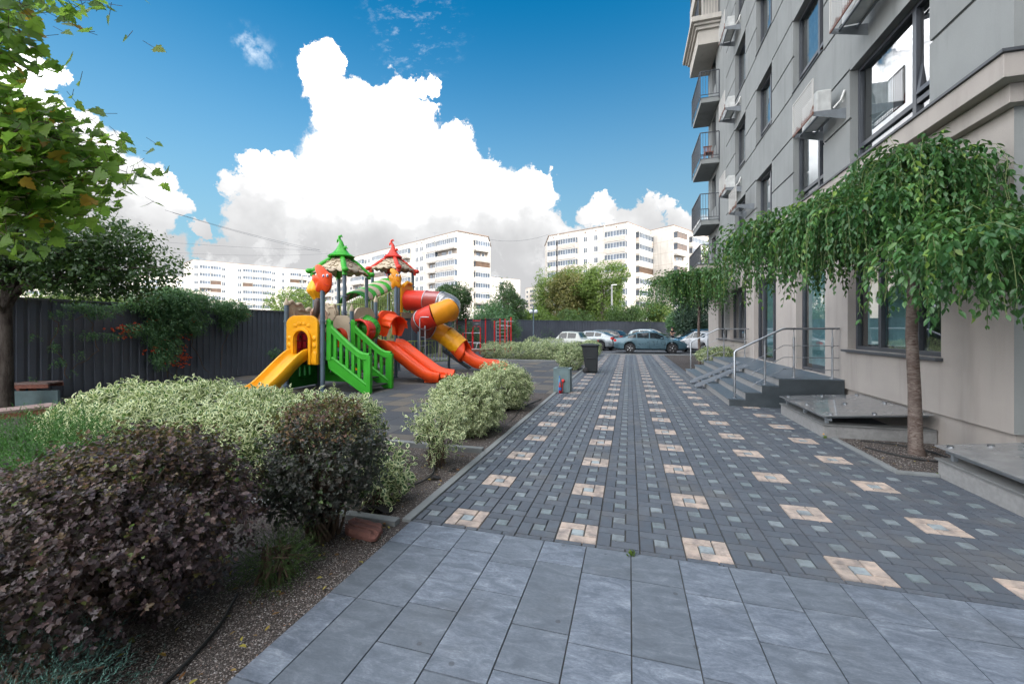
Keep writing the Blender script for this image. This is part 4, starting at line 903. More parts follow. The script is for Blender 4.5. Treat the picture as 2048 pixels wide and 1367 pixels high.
# figures on the posts: a smiling orange starfish, a yellow moon-like fish and a ribbed balloon
STAR = [(500,372),(508,348),(530,338),(565,347),(600,375),(630,405),(652,430),(676,432),(686,455),(682,500),(684,540),(676,590),(658,625),(640,645),(612,645),(598,632),(570,634),(545,642),(520,636),(508,618),(516,592),(500,560),(488,530),(470,505),(470,470),(482,452),(506,458),(524,440),(512,405)]
STAR2 = [(180,385),(184,366),(200,360),(222,366),(245,384),(262,408),(280,424),(287,452),(284,480),(280,504),(290,522),(282,540),(262,543),(245,533),(228,538),(212,547),(196,538),(192,515),(194,495),(176,470),(168,445),(172,428),(188,424),(196,404)]
def figure(c, outline, mat, k, cpx, eyes, mouth):
    c = Vector(c); n = len(outline); R_ = 7; vs = []; fs = []; T = .13
    def P3(u, v, w): return c+RT*((u-cpx[0])*k)-UP*((v-cpx[1])*k)-FW*w
    sc = [math.sin(math.pi/2*(1-i/R_)) for i in range(R_)]
    for side in (1, -1):
        for i, q in enumerate(sc):
            if side == -1 and i == 0: continue
            for (u, v) in outline: vs.append(P3(cpx[0]+(u-cpx[0])*q, cpx[1]+(v-cpx[1])*q, side*T*math.sqrt(max(0, 1-q*q))))
    def idx(side, i): return i*n if side == 1 or i == 0 else (R_+i-1)*n
    for side in (1, -1):
        for i in range(R_-1):
            a, b_ = idx(side, i), idx(side, i+1)
            for j in range(n): j2 = (j+1) % n; f = (a+j, a+j2, b_+j2, b_+j); fs.append(f if side == 1 else f[::-1])
        last = idx(side, R_-1); vs.append(P3(cpx[0], cpx[1], side*T)); ci = len(vs)-1
        for j in range(n): fs.append((last+j, last+(j+1) % n, ci))
    o = MB().add(vs, fs).build('figure', M[mat], pg, smooth=180)
    f = MB(); g_ = MB()
    for (u, v) in eyes: f.ball(P3(u, v, T*.86), .030, .022, .042, 10, 6); g_.ball(P3(u+1.5, v+1, T*.86+.018), .017, .013, .028, 8, 6)
    f.build('eye', M['signwhite'], o, smooth=180); g_.build('pupil', M['blue'], o, smooth=180)
    MB().tube([P3(u, v, w) for u, v, w in mouth], .007, 6).build('mouth', M['gymred'], o, smooth=60)
figure((B, y0, 2.83), STAR, 'orange', .00232, (582, 500), [(612, 470), (654, 466)], [(612,538,.115),(624,560,.108),(645,572,.095),(662,566,.085)])
figure((B, y3, 3.23), STAR2, 'amber', .0036, (235, 460), [(250, 430), (272, 432)], [(248,470,.12),(258,480,.115),(272,482,.10)])
b = MB()
def ballo(u, v):
    a = 2*math.pi*u; r = .27*(math.sin(math.pi*min(1, .16+.84*v**.85))**.6 if v > .35 else (.40+.60*(v/.35)**1.1)*math.sin(math.pi*(.16+.84*.35**.85))**.6); r *= 1+.07*abs(math.cos(5*a))
    return (A-.02+r*math.cos(a), y1+r*math.sin(a), 2.42+.66*v)
b.grid(ballo, 72, 16); b.lathe([(.07, 2.38), (.09, 2.5)], (A, y1, 0), 12); b.build('balloon_figure', M['yellow'], pg, smooth=60)
# covered sloping bridge between both roofs
nseg = 9
for k in range(nseg):
    ya, yb = y3+.0+(13.95-y3)*k/nseg, y3+(13.95-y3)*(k+1)/nseg
    def f(u, v):
        a = math.pi*(u); y = ya+(yb-ya)*v; s_ = (y-y3)/(13.95-y3); z = 2.45+.72*s_; return (-9.08+.5*math.cos(a), y, z+.36*math.sin(a)+.012*(1 if .15 < v < .85 else 0))
    o = MB().grid(f, 16, 4).build('tunnel_cover', M['green'] if k % 2 == 0 else M['beige'], pg, smooth=60, fix=False); m = o.modifiers.new('t', 'SOLIDIFY'); m.thickness = .03
for xx in (A-.02, L+.02):
    r = MB()
    for k in range(17):
        y = y3+.1+(1.8)*k/16; s_ = (y-y3)/2; r.tube([(xx, y, 1.55+.55*s_), (xx, y, 2.42+.7*s_)], .011, 6, caps=False)
    r.tube([(xx, y3, 2.44), (xx, 13.9, 3.14)], .018, 8); r.tube([(xx, y3, 1.55), (xx, 13.9, 2.15)], .018, 8)
    r.build('bar_rail', M['lime'], pg)
def barpanel(p0, p1, z0, z1, n=9):
    r = MB(); p0 = Vector(p0); p1 = Vector(p1)
    for k in range(n+1): q = p0.lerp(p1, k/n); r.tube([q+UP*z0, q+UP*z1], .012, 6, caps=False)
    r.tube([p0+UP*z0, p1+UP*z0], .018, 8); r.tube([p0+UP*z1, p1+UP*z1], .018, 8)
    c = p0.lerp(p1, .5); d = (p1-p0).normalized(); R = min((p1-p0).length, z1-z0)*.33
    r.tube([c+d*(R*math.cos(a*.3927))+UP*((z0+z1)/2+R*math.sin(a*.3927)) for a in range(16)], .011, 6, closed=True); r.build('bar_rail', M['lime'], pg)
barpanel((A+.05, y3+.2, 0), (B-.1, y3+.2, 0), 1.05, 2.0, 8); barpanel((A-.02, y2+.1, 0), (A-.02, y3-.1, 0), 1.55, 2.4, 8); barpanel((L, y2, 0), (A, y2, 0), 1.55, 2.35, 8)
barpanel((A+.03, 12.2, 0), (A+.03, 13.7, 0), .9, 1.75, 11); barpanel((-7.6, 13.0, 0), (-6.9, 14.9, 0), .35, 1.15, 12); barpanel((A, 13.95, 0), (A+.0, 14.1, 0), 2.25, 3.1, 2)
# spiral tube slide
pan = MB(); pan.ring(outline_rect_arch(.96, 1.0, 1.25), arch_pts(.72, .52), -.03, .03, lambda u, v, w: (A+.06+w, 14.45+u, 2.1+v)); pan.tube([(A+.1, 14.45-.35, 3.25), (A+.1, 14.4, 3.42), (A+.1, 14.7, 3.38)], .07, 8); pan.build('arch_panel', M['yellow'], pg, smooth=45)
MB().cbox((A+.08, 14.45, 2.12), .05, .95, .22).build('beige_skirt', M['beige'], pg, bevel=.01)
R0 = .40; HR = .50; HC = (-6.95, 13.95)
path = [Vector((A+.1, 14.45, 2.72)), Vector((-7.6, 14.45, 2.68)), Vector((-6.98, 14.45, 2.62))]; kinds = []
nst = 30
for i in range(1, nst+1):
    a = math.pi/2-2*math.pi*i/nst*.97; path.append(Vector((HC[0]+(HR+.02)*math.cos(a)*1.02, HC[1]+HR*math.sin(a), 2.62-1.15*i/nst)))
path += [Vector((-6.75, 14.47, 1.32)), Vector((-6.45, 14.5, 1.08)), Vector((-6.2, 14.52, .88))]
def tube_part(i0, i1, r, mat, name='tube_segment', ridge=0):
    b = MB(); pts = path[i0:i1+1]; b.tube(pts, r, 26, caps=False)
    for q in (0, len(pts)-1):
        d = (pts[min(q+1, len(pts)-1)]-pts[max(q-1, 0)]).normalized(); b.tube([pts[q]-d*.02, pts[q]+d*.02], r+.025, 26)if False else None
    o = b.build(name, M[mat], pg, smooth=60, fix=False)
    for q in ((0, len(pts)-1) if not ridge else range(0, len(pts), ridge)):
        rg = MB(); d = (pts[min(q+1, len(pts)-1)]-pts[max(q-1, 0)]).normalized(); a1 = d.cross(UP).normalized(); b1 = a1.cross(d)
        rg.tube([pts[q]+(a1*math.cos(t*math.pi/14)+b1*math.sin(t*math.pi/14))*(r+.004) for t in range(28)], .014, 6, closed=True)
        rg.build('rim', M[mat] if mat not in ('clear', 'clearred') else M['silvertube'], o, smooth=60)
    return o
tube_part(0, 1, R0, 'red'); tube_part(1, 2, R0+.005, 'clearred'); tube_part(2, 10, R0+.01, 'clear'); tube_part(10, 16, R0, 'amber'); tube_part(16, 20, R0, 'red'); tube_part(20, 29, R0+.005, 'clearred'); tube_part(29, 33, R0*.9, 'amber')
b = MB(); b.ball((-6.35, 13.93, 2.22), .30, .42, .36, 20, 12); b.build('tube_segment', M['amber'], pg, smooth=180)
tube_part(33, 35, R0*.95, 'yellow', ridge=1)
ex = chute('slide', [(-6.35, 14.52, .78), (-6.1, 14.55, .60), (-5.75, 14.58, .34), (-5.4, 14.6, .20), (-4.95, 14.62, .18), (-4.75, 14.62, .13), (-4.5, 14.62, .03)], (0,1,0), .5, .24, M['orange'])
def fun(u, v):
    c = Vector((-6.44, 14.52, 1.06)).lerp(Vector((-5.95, 14.54, .60)), v); d = Vector((.49, .02, -.46)).normalized(); n_ = Vector((0,1,0)); w_ = d.cross(n_).normalized(); w_ = w_ if w_.z > 0 else -w_
    ext = math.pi*(1-v)**.7+1.75*(1-(1-v)**.7); th = -math.pi/2+ext*(2*u-1); r = .37+.02*v
    return c+n_*(r*math.cos(th))+w_*(r*math.sin(th))
o = MB().grid(fun, 24, 6).build('slide_collar', M['orange'], ex, smooth=60, fix=False); m = o.modifiers.new('t', 'SOLIDIFY'); m.thickness = .03
MB().prism([(-.13,0),(.10,0),(.18,.2),(-.2,.2)], 14.4, 14.84, lambda u, v, w: (-5.0+u, w, v)).build('slide_foot', M['orange'], ex)
# ladder loop, spiral climber, rock climber
b = MB(); b.tube([(-7.05, 12.9, 0.3), (-7.05, 12.9, 1.92), (-7.0, 12.9, 2.0), (-6.7, 12.9, 2.0)], .02, 8); b.tube([(-7.0, 13.2, 0.3), (-7.0, 13.2, 1.92), (-6.9, 13.2, 1.98)], .02, 8)
for k in range(5): b.tube([(-7.05, 12.9, .4+.3*k), (-7.0, 13.2, .4+.3*k)], .014, 6)
b.build('climbing_ladder', M['silvertube'], pg, smooth=60)
for k in range(6):
    MB().lathe([(.05, .0), (.06, .02), (.17, .06), (.175, .085), (.06, .11), (.05, .17)], (-7.72, 12.12, .05+.17*k), 18).build('climber_disc', M['red'] if k % 2 == 0 else M['beige'], pg, smooth=50)
b = MB(); rr = random.Random(3)
for k in range(12): b.ball((-8.2+rr.uniform(-.25, .35), 11.85+rr.uniform(-.1, .2), .1+.075*k), .17, .12, .09, 9, 6)
b.build('rock_climber', M['beige'], pg, smooth=60)
b = MB(); b.beam((-6.9, 14.5, .75), (-5.9, 14.7, .08), .5, .05); b.build('under_ramp', M['matblack'], pg)
MB().lathe([(.04, 0), (.10, .03), (.12, .12), (.08, .22), (.02, .25)], (A-.13, y0+.25, 1.42), 14).build('bell', M['red'], pg, smooth=60)
# ------------------------------------------------------------------ foliage
T_OVAL = (np.array([(0,0,0),(.30,.20,.05),(.30,-.20,.05),(.65,.19,.06),(.65,-.19,.06),(1,0,-.06),(.32,0,-.02),(.66,0,-.01)]), [(0,6,1),(0,2,6),(6,7,3,1),(2,4,7,6),(7,5,3),(4,5,7)])
T_WIDE = (np.array([(0,0,0),(.25,.27,.05),(.25,-.27,.05),(.62,.25,.05),(.62,-.25,.05),(1,0,-.08),(.3,0,-.03),(.65,0,-.02)]), T_OVAL[1])
T_CH = (np.array([(0,0,0),(.28,.21,.05),(.28,-.21,.05),(.62,.20,.05),(.62,-.20,.05),(1.06,0,-.12),(.3,0,-.03),(.65,0,-.02)]), T_OVAL[1])
T_SIMPLE = (np.array([(0,0,0),(.5,.27,.04),(1,0,-.05),(.5,-.27,.04)]), [(0,3,2,1)])
T_LOBE3 = (np.array([(0,0,0),(.18,.30,.03),(.42,.46,-.03),(.48,.22,.05),(.72,.24,.02),(1,0,-.08),(.72,-.24,.02),(.48,-.22,.05),(.42,-.46,-.03),(.18,-.30,.03),(.40,0,-.04)]),
           [(0,10,2,1),(10,3,2),(10,5,4,3),(10,7,6,5),(10,8,7),(0,9,8,10)])
_mp = [(0,0),(.06,.22),(-.02,.40),(.16,.40),(.22,.56),(.40,.50),(.38,.34),(.56,.36),(.66,.22),(.80,.20),(.78,.10),(1.0,0)]
_mo = _mp+[(x,-y) for x, y in _mp[1:-1]][::-1]
T_MAPLE = (np.array([(x,y,-.10*(x-.4)**2+.10*abs(y)) for x, y in _mo]+[(.34,0,-.03)]), [(len(_mo), i, (i+1) % len(_mo)) for i in range(len(_mo))])
T_NEEDLE = (np.array([(0,-.10,0),(0,.10,0),(1,0,.02),(.5,0,.09)]), [(0,3,1),(1,3,2),(2,3,0)])
def nrmz(a): return a/np.maximum(1e-9, np.linalg.norm(a, axis=1, keepdims=True))
def leaves(name, mat, tpl, O, Dr, Nm, S, rnd, parent, smooth=False):
    T, F = tpl; n = len(T); Mn = len(O); Dr = nrmz(Dr); Bn = nrmz(np.cross(Nm, Dr)); Nn = np.cross(Dr, Bn); S = np.asarray(S).reshape(-1, 1)
    par = np.array(origin_of(parent)) if parent is not None else 0
    V = np.empty((Mn, n, 3), dtype=np.float32); curl = RNG.uniform(.3, 2.2, (Mn, 1))
    for i in range(n): V[:, i] = O + S*(T[i,0]*Dr + T[i,1]*Bn + T[i,2]*curl*Nn) - par
    me = bpy.data.meshes.new(name); me.vertices.add(Mn*n); me.vertices.foreach_set('co', V.reshape(-1))
    li = np.concatenate([np.array(f) for f in F]); ln = np.array([len(f) for f in F]); nl = len(li)
    LI = (np.arange(Mn)[:, None]*n+li[None, :]).reshape(-1); me.loops.add(Mn*nl); me.loops.foreach_set('vertex_index', LI.astype(np.int32))
    LT = np.tile(ln, Mn); LS = np.concatenate([[0], np.cumsum(LT)[:-1]]); me.polygons.add(len(LT)); me.polygons.foreach_set('loop_start', LS.astype(np.int32)); me.polygons.foreach_set('loop_total', LT.astype(np.int32))
    uv = me.uv_layers.new(name='UVMap'); q = np.stack([T[li, 0], T[li, 1]/(np.abs(T[:, 1]).max()*2)+.5], 1); uv.data.foreach_set('uv', np.tile(q, (Mn, 1)).astype(np.float32).reshape(-1))
    attr_float(me, 'rnd', np.repeat(np.clip(rnd, 0, 1), n)); me.materials.append(mat); me.update(); me.validate()
    if smooth: me.shade_smooth()
    o = bpy.data.objects.new(name, me); col.objects.link(o); o.parent = parent; return o
def rand_unit(n): return nrmz(RNG.normal(size=(n, 3)))
def lump(P, f, seed=0.0):      # cheap smooth noise for clumping
    return (np.sin(P[:,0]*f+seed)+np.sin(P[:,1]*f*1.3+seed*2.1+P[:,2]*f*.7)+np.sin(P[:,2]*f*1.7+seed*.7-P[:,0]*f*.6))/3
def shell_points(ells, n, inner=.55, lumpy=.18, f=5.0, seed=0.0, zmin=-1e9):
    """points near the surface of a union of ellipsoids; returns points and outward directions"""
    w = np.array([e[3]*e[4]+e[4]*e[5]+e[3]*e[5] for e in ells]); w = w/w.sum(); P = []; N = []; got = 0
    while got < n:
        k = RNG.choice(len(ells), size=n, p=w); E = np.array(ells)[k]; u = rand_unit(n); r = RNG.uniform(inner**2, 1, n)**.5
        u2 = u.copy(); p = E[:, :3]+u*E[:, 3:6]*r[:, None]*(1+lumpy*lump(u*3+E[:, :3], f/2.2, seed))[:, None]
        keep = p[:, 2] > zmin
        for e in ells:
            q = (p-np.array(e[:3]))/np.array(e[3:6]); keep &= (np.linalg.norm(q, axis=1) > inner*.9)
        keep &= lump(p, f, seed) > RNG.uniform(-1.1, .1, n)
        P.append(p[keep]); N.append(nrmz(u2/E[:, 3:6])[keep]); got += keep.sum()
    return np.concatenate(P)[:n], np.concatenate(N)[:n]
def sprigs(P, Nd, per, step, size, upw=.25, spread=.9, droop=0.0, jit=.35, flat=0.5):
    """each origin carries a short twig with alternate leaves"""
    n = len(P); d = nrmz(Nd+np.array((0,0,upw))+RNG.normal(size=(n,3))*jit); side = nrmz(np.cross(d, rand_unit(n))); O=[]; D_=[]; N_=[]; S_=[]; R_=[]; base = RNG.uniform(0, 1, n)
    for k in range(per):
        t = k*step; ang = k*2.4+RNG.uniform(0, .6, n); s2 = side*np.cos(ang)[:, None]+np.cross(d, side)*np.sin(ang)[:, None]
        dk = nrmz(d+np.array((0,0,-droop*k/per))); o = P+dk*t; ld = nrmz(dk*(1-spread*.5)+s2*spread+RNG.normal(size=(n,3))*.15+np.array((0,0,-droop*.5)))
        nn = nrmz(np.array((0,0,1.0))*flat+dk*.5+Nd*.3+RNG.normal(size=(n,3))*.4); O.append(o); D_.append(ld); N_.append(nn); S_.append(size*RNG.uniform(.5, 1.3, n)*(1-.35*k/per)); R_.append(np.clip(base*.7+.3*RNG.uniform(0,1,n), 0, 1))
    return [np.concatenate(x) for x in (O, D_, N_, S_, R_)]
def stems(name, parent, mat, root, tips, r0=.012, r1=.003, n=5, bend=.15):
    b = MB(); root = Vector(root); rr = random.Random(5)
    for t in tips:
        t = Vector(t); a = root+Vector((rr.uniform(-.06,.06), rr.uniform(-.06,.06), 0))*1.5; m = a.lerp(t, .5)+Vector((rr.uniform(-bend,bend)*.3, rr.uniform(-bend,bend)*.3, bend*.6)); b.tube([a, a.lerp(m, .6), m, m.lerp(t, .6), t], [r0, r0*.9, r0*.7, (r0+r1)/2, r1], n, caps=False)
    return b.build(name, mat, parent, smooth=80, fix=False)
LF = dict(
 varieg=m_leaf('variegated_leaf', [(0, (0.022, 0.075, 0.028)), (.5, (0.05, 0.14, 0.045)), (1, (0.11, 0.23, 0.07))], margin=(0.72, 0.76, 0.45), rough=.5, trans=.25),
 purple=m_leaf('purple_leaf', [(0, (0.030, 0.020, 0.028)), (.35, (0.064, 0.040, 0.048)), (.66, (0.105, 0.062, 0.064)), (.84, (0.12, 0.065, 0.048)), (.90, (0.15, 0.10, 0.035)), (.95, (0.10, 0.18, 0.03)), (1, (0.14, 0.22, 0.045))], rough=.38, trans=.18),
 purple_top=m_leaf('reddish_tip_leaf', [(0, (0.07, 0.035, 0.035)), (.4, (0.15, 0.065, 0.04)), (.7, (0.17, 0.11, 0.04)), (1, (0.15, 0.22, 0.045))], rough=.4, trans=.25),
 purple2=m_leaf('dark_green_purple_leaf', [(0, (0.020, 0.026, 0.024)), (.45, (0.045, 0.050, 0.042)), (.75, (0.075, 0.060, 0.052)), (.88, (0.05, 0.10, 0.035)), (1, (0.11, 0.18, 0.04))], rough=.38, trans=.18),
 cherry=m_leaf('weeping_leaf', [(0, (0.022, 0.078, 0.024)), (.5, (0.052, 0.152, 0.042)), (.85, (0.10, 0.235, 0.06)), (1, (0.21, 0.33, 0.06))], rough=.36, trans=.28),
 maple=m_leaf('maple_leaf', [(0, (0.12, 0.26, 0.045)), (.5, (0.22, 0.39, 0.055)), (.96, (0.36, 0.52, 0.08)), (.972, (0.55, 0.22, 0.02)), (1, (0.65, 0.30, 0.03))], rough=.4, trans=.72),
 dark=m_leaf('dark_leaf', [(0, (0.018, 0.05, 0.017)), (.6, (0.04, 0.10, 0.028)), (1, (0.08, 0.16, 0.04))], rough=.45, trans=.3),
 vine=m_leaf('vine_leaf', [(0, (0.05, 0.13, 0.06)), (.6, (0.09, 0.21, 0.09)), (1, (0.17, 0.31, 0.10))], rough=.45, trans=.3),
 bright=m_leaf('sunny_leaf', [(0, (0.06, 0.11, 0.022)), (.6, (0.12, 0.19, 0.035)), (1, (0.20, 0.27, 0.05))], rough=.6, trans=.4),
 olive=m_leaf('olive_leaf', [(0, (0.055, 0.07, 0.018)), (.6, (0.12, 0.115, 0.03)), (1, (0.19, 0.15, 0.04))], rough=.6, trans=.3),
 mid=m_leaf('mid_leaf', [(0, (0.025, 0.06, 0.018)), (.6, (0.06, 0.12, 0.03)), (1, (0.11, 0.18, 0.04))], rough=.6, trans=.35),
 conifer=m_leaf('conifer_needles', [(0, (0.02, 0.05, 0.03)), (1, (0.06, 0.12, 0.075))], rough=.6, trans=.1),
 juniper=m_leaf('juniper_needles', [(0, (0.03, 0.12, 0.025)), (1, (0.10, 0.28, 0.05))], rough=.6, trans=.2),
 teal=m_leaf('blue_juniper_needles', [(0, (0.05, 0.13, 0.115)), (1, (0.14, 0.31, 0.26))], rough=.6, trans=.15),
 flower=simple('trumpet_flower', (0.62, 0.10, 0.04), 0.5))

def shrub(kind, loc, ells, label, n, tpl, mat, size, step, per=5, cat='shrub', root=None, ntip=30, top=None, inner=.6, zmin=.03, f=6, group=None, upw=.4, jit=.35, flat=.5, seed=0, droop=0, stemr=.010, twigs=True, spread=.9, lumpy=.18):
    r = thing(kind, loc, label, cat, group=group); E = [(loc[0]+e[0], loc[1]+e[1], e[2])+tuple(e[3:]) for e in ells]
    P, N = shell_points(E, n//per, inner=inner, f=f, seed=seed, zmin=zmin, lumpy=lumpy); O, D_, N_, S_, R_ = sprigs(P, N, per, step, size, upw=upw, jit=jit, flat=flat, droop=droop, spread=spread)
    if top:
        zt = top[0]; pr = np.clip((O[:, 2]-zt)/(top[1]), 0, .95)*.9; m = RNG.uniform(0, 1, len(O)) < pr
        leaves('young_foliage', top[2], tpl, O[m], D_[m], N_[m], S_[m]*.9, R_[m], r); O, D_, N_, S_, R_ = (x[~m] for x in (O, D_, N_, S_, R_))
    leaves('foliage', mat, tpl, O, D_, N_, S_, R_, r)
    k = RNG.choice(len(P), size=min(ntip, len(P)), replace=False)
    if twigs: stems('stems', r, M['twig'], root or (loc[0], loc[1], 0.0), [P[i]-N[i]*.04 for i in k], r0=stemr)
    return r
# purple ninebarks in front
PG = 'dark purple shrubs beside the pavement'
shrub('purple_shrub', (-2.72, 1.58, 0), [(0, 0, .52, .70, .68, .43), (-.5, .0, .40, .6, .5, .38), (.16, -.02, .50, .50, .52, .40), (.05, -.25, .42, .6, .5, .36), (.02, .08, .76, .48, .45, .22)],
      'largest dark purple leaved shrub filling the lower left corner', 33000, T_LOBE3, LF['purple'], .034, .014, per=6, ntip=110, top=(.78, .35, LF['purple_top']), inner=.62, f=9, group=PG, zmin=.10, upw=.5, jit=.55)
shrub('purple_shrub', (-2.25, 2.60, 0), [(0, 0, .60, .42, .44, .36), (0, 0, .84, .32, .33, .20), (.02, -.05, .46, .38, .40, .24), (.08, 0, .58, .42, .42, .32)],
      'round dark purple shrub in the middle with bare stems at its foot', 13500, T_LOBE3, LF['purple2'], .033, .015, per=6, ntip=90, top=(.72, .25, LF['purple_top']), inner=.62, f=11, group=PG, zmin=.22, upw=.5, seed=2, jit=.55)
# variegated dogwoods
VG = 'white edged dogwood shrubs'
shrub('variegated_shrub', (-5.7, 4.15, 0), [(-.95, -.1, .38, .85, .65, .38), (0, 0, .42, .95, .7, .40), (.95, -.1, .39, .85, .7, .36), (-1.55, -.3, .26, .42, .45, .26), (1.55, -.5, .34, .55, .55, .34), (.2, -.7, .32, .85, .45, .32)],
      'widest white edged green shrub mass at the left in front of the bench and fence', 17000, T_OVAL, LF['varieg'], .098, .030, per=5, ntip=60, inner=.68, f=5, group=VG, seed=4, jit=.5)
shrub('variegated_shrub', (-3.75, 4.0, 0), [(-.3, -.15, .42, .72, .55, .38), (.42, .0, .42, .58, .48, .39), (.05, -.5, .34, .66, .42, .34), (.70, -.3, .28, .42, .38, .30)],
      'white edged shrub mass behind the round purple shrub, below the slides', 12000, T_OVAL, LF['varieg'], .084, .026, per=5, ntip=50, inner=.66, f=6, group=VG, seed=6, jit=.5)
shrub('variegated_shrub', (-2.22, 3.25, 0), [(-.02, .02, .14, .26, .2, .16), (.10, .1, .28, .14, .15, .2)], 'low white edged sprigs sprawling on the gravel beside the round purple shrub', 700, T_WIDE, LF['varieg'], .085, .03, per=5, ntip=12, inner=.3, f=4, group=VG, seed=7, jit=.6)
shrub('variegated_shrub', (-2.16, 4.37, 0), [(0, 0, .50, .30, .30, .26), (.1, 0, .34, .26, .24, .20), (-.12, .1, .55, .26, .22, .2), (.0, .0, .08, .10, .10, .08)], 'small sparse white edged shrub with thin bare stems on the gravel', 1500, T_OVAL, LF['varieg'], .070, .024, per=5, ntip=26, inner=.3, f=7, group=VG, seed=8, jit=.6, stemr=.007)
shrub('variegated_shrub', (-2.42, 5.85, 0), [(0, 0, .42, .46, .46, .38), (-.2, .15, .46, .38, .38, .32), (.22, .05, .34, .34, .40, .32), (.1, -.22, .28, .34, .26, .26)], 'dense rounded white edged shrub at the corner of the play area', 9500, T_OVAL, LF['varieg'], .074, .022, per=5, ntip=40, inner=.64, f=8, group=VG, seed=9, jit=.5)
shrub('variegated_shrub', (-2.45, 7.75, 0), [(0, 0, .46, .52, .56, .42), (.2, .1, .40, .38, .46, .36), (-.2, -.2, .38, .38, .45, .36)], 'dense white edged shrub just before the grey litter bin', 9500, T_OVAL, LF['varieg'], .072, .022, per=5, ntip=30, inner=.68, f=8, group=VG, seed=10, jit=.5)
shrub('variegated_shrub', (-2.25, 16.3, 0), [(0, 0, .45, .52, .6, .48)], 'ball shaped white edged shrub hidden partly by the black wheelie bin', 6500, T_SIMPLE, LF['varieg'], .075, .022, per=5, ntip=10, inner=.75, f=6, group=VG, seed=11, jit=.5)
shrub('variegated_hedge', (-5.1, 21.0, 0), [(-2.0+.55*i, .1*math.sin(i*2), .42, .62, .6, .44+.03*math.sin(i*1.7)) for i in range(9)], 'low white edged hedge row along the far side of the play area', 17000, T_SIMPLE, LF['varieg'], .085, .028, per=5, cat='hedge', ntip=10, inner=.78, f=4, seed=12, jit=.5)
shrub('variegated_shrub', (-5.6, 24.8, 0), [(0, 0, .5, .9, .7, .52), (1.0, .3, .5, .8, .6, .48)], 'white edged shrub beyond the hedge at the foot of the park lamp', 4500, T_SIMPLE, LF['varieg'], .10, .03, per=5, ntip=6, inner=.8, f=4, group=VG, seed=13, jit=.5)
shrub('variegated_shrub', (-2.2, 24.6, 0), [(0, 0, .42, .55, .6, .45)], 'white edged shrub between the wheelie bin and the silver car', 3000, T_SIMPLE, LF['varieg'], .10, .03, per=5, ntip=6, inner=.8, f=4, group=VG, seed=14, jit=.5)
shrub('variegated_shrub', (3.0, 17.6, 0), [(0, 0, .55, .42, .6, .25), (.5, .3, .6, .4, .6, .22)], 'pale shrub behind the far steel handrail of the steps', 4500, T_SIMPLE, LF['varieg'], .08, .026, per=5, ntip=6, inner=.8, f=5, group=VG, seed=15, jit=.5)
# junipers
JG = 'low green junipers under the shrubs'
def juniper(loc, ells, label, n, mat, size, group=JG, seed=0):
    r = thing('juniper', loc, label, 'juniper', group=group); E = [(loc[0]+e[0], loc[1]+e[1], e[2])+tuple(e[3:]) for e in ells]
    P, N = shell_points(E, n//14, inner=.35, f=6, seed=seed, zmin=.02); O, D_, N_, S_, R_ = sprigs(P, N, 14, size*.42, size, upw=.15, spread=.55, jit=.4); leaves('foliage', mat, T_NEEDLE, O, D_, N_, S_*1.0, R_, r)
    stems('stems', r, M['twig'], (loc[0], loc[1], 0), [P[i] for i in RNG.choice(len(P), 25)], r0=.012)
juniper((-4.4, 2.2, 0), [(0, 0, .44, .55, .42, .24), (-.5, .1, .50, .5, .5, .24), (.35, .05, .30, .35, .35, .2)], 'bright green feathery juniper at the left edge above the purple shrub', 26000, LF['juniper'], .042, seed=1)
juniper((-2.16, 2.08, 0), [(0, 0, .13, .20, .20, .12), (.06, .0, .16, .13, .16, .11)], 'small green juniper between the two purple shrubs', 5000, LF['mid'], .024, seed=2)
juniper((-2.22, .98, 0), [(0, 0, .10, .42, .30, .13), (-.25, .1, .15, .3, .3, .12)], 'blue green juniper in the bottom left corner under the purple shrub', 16000, LF['teal'], .018, seed=3)

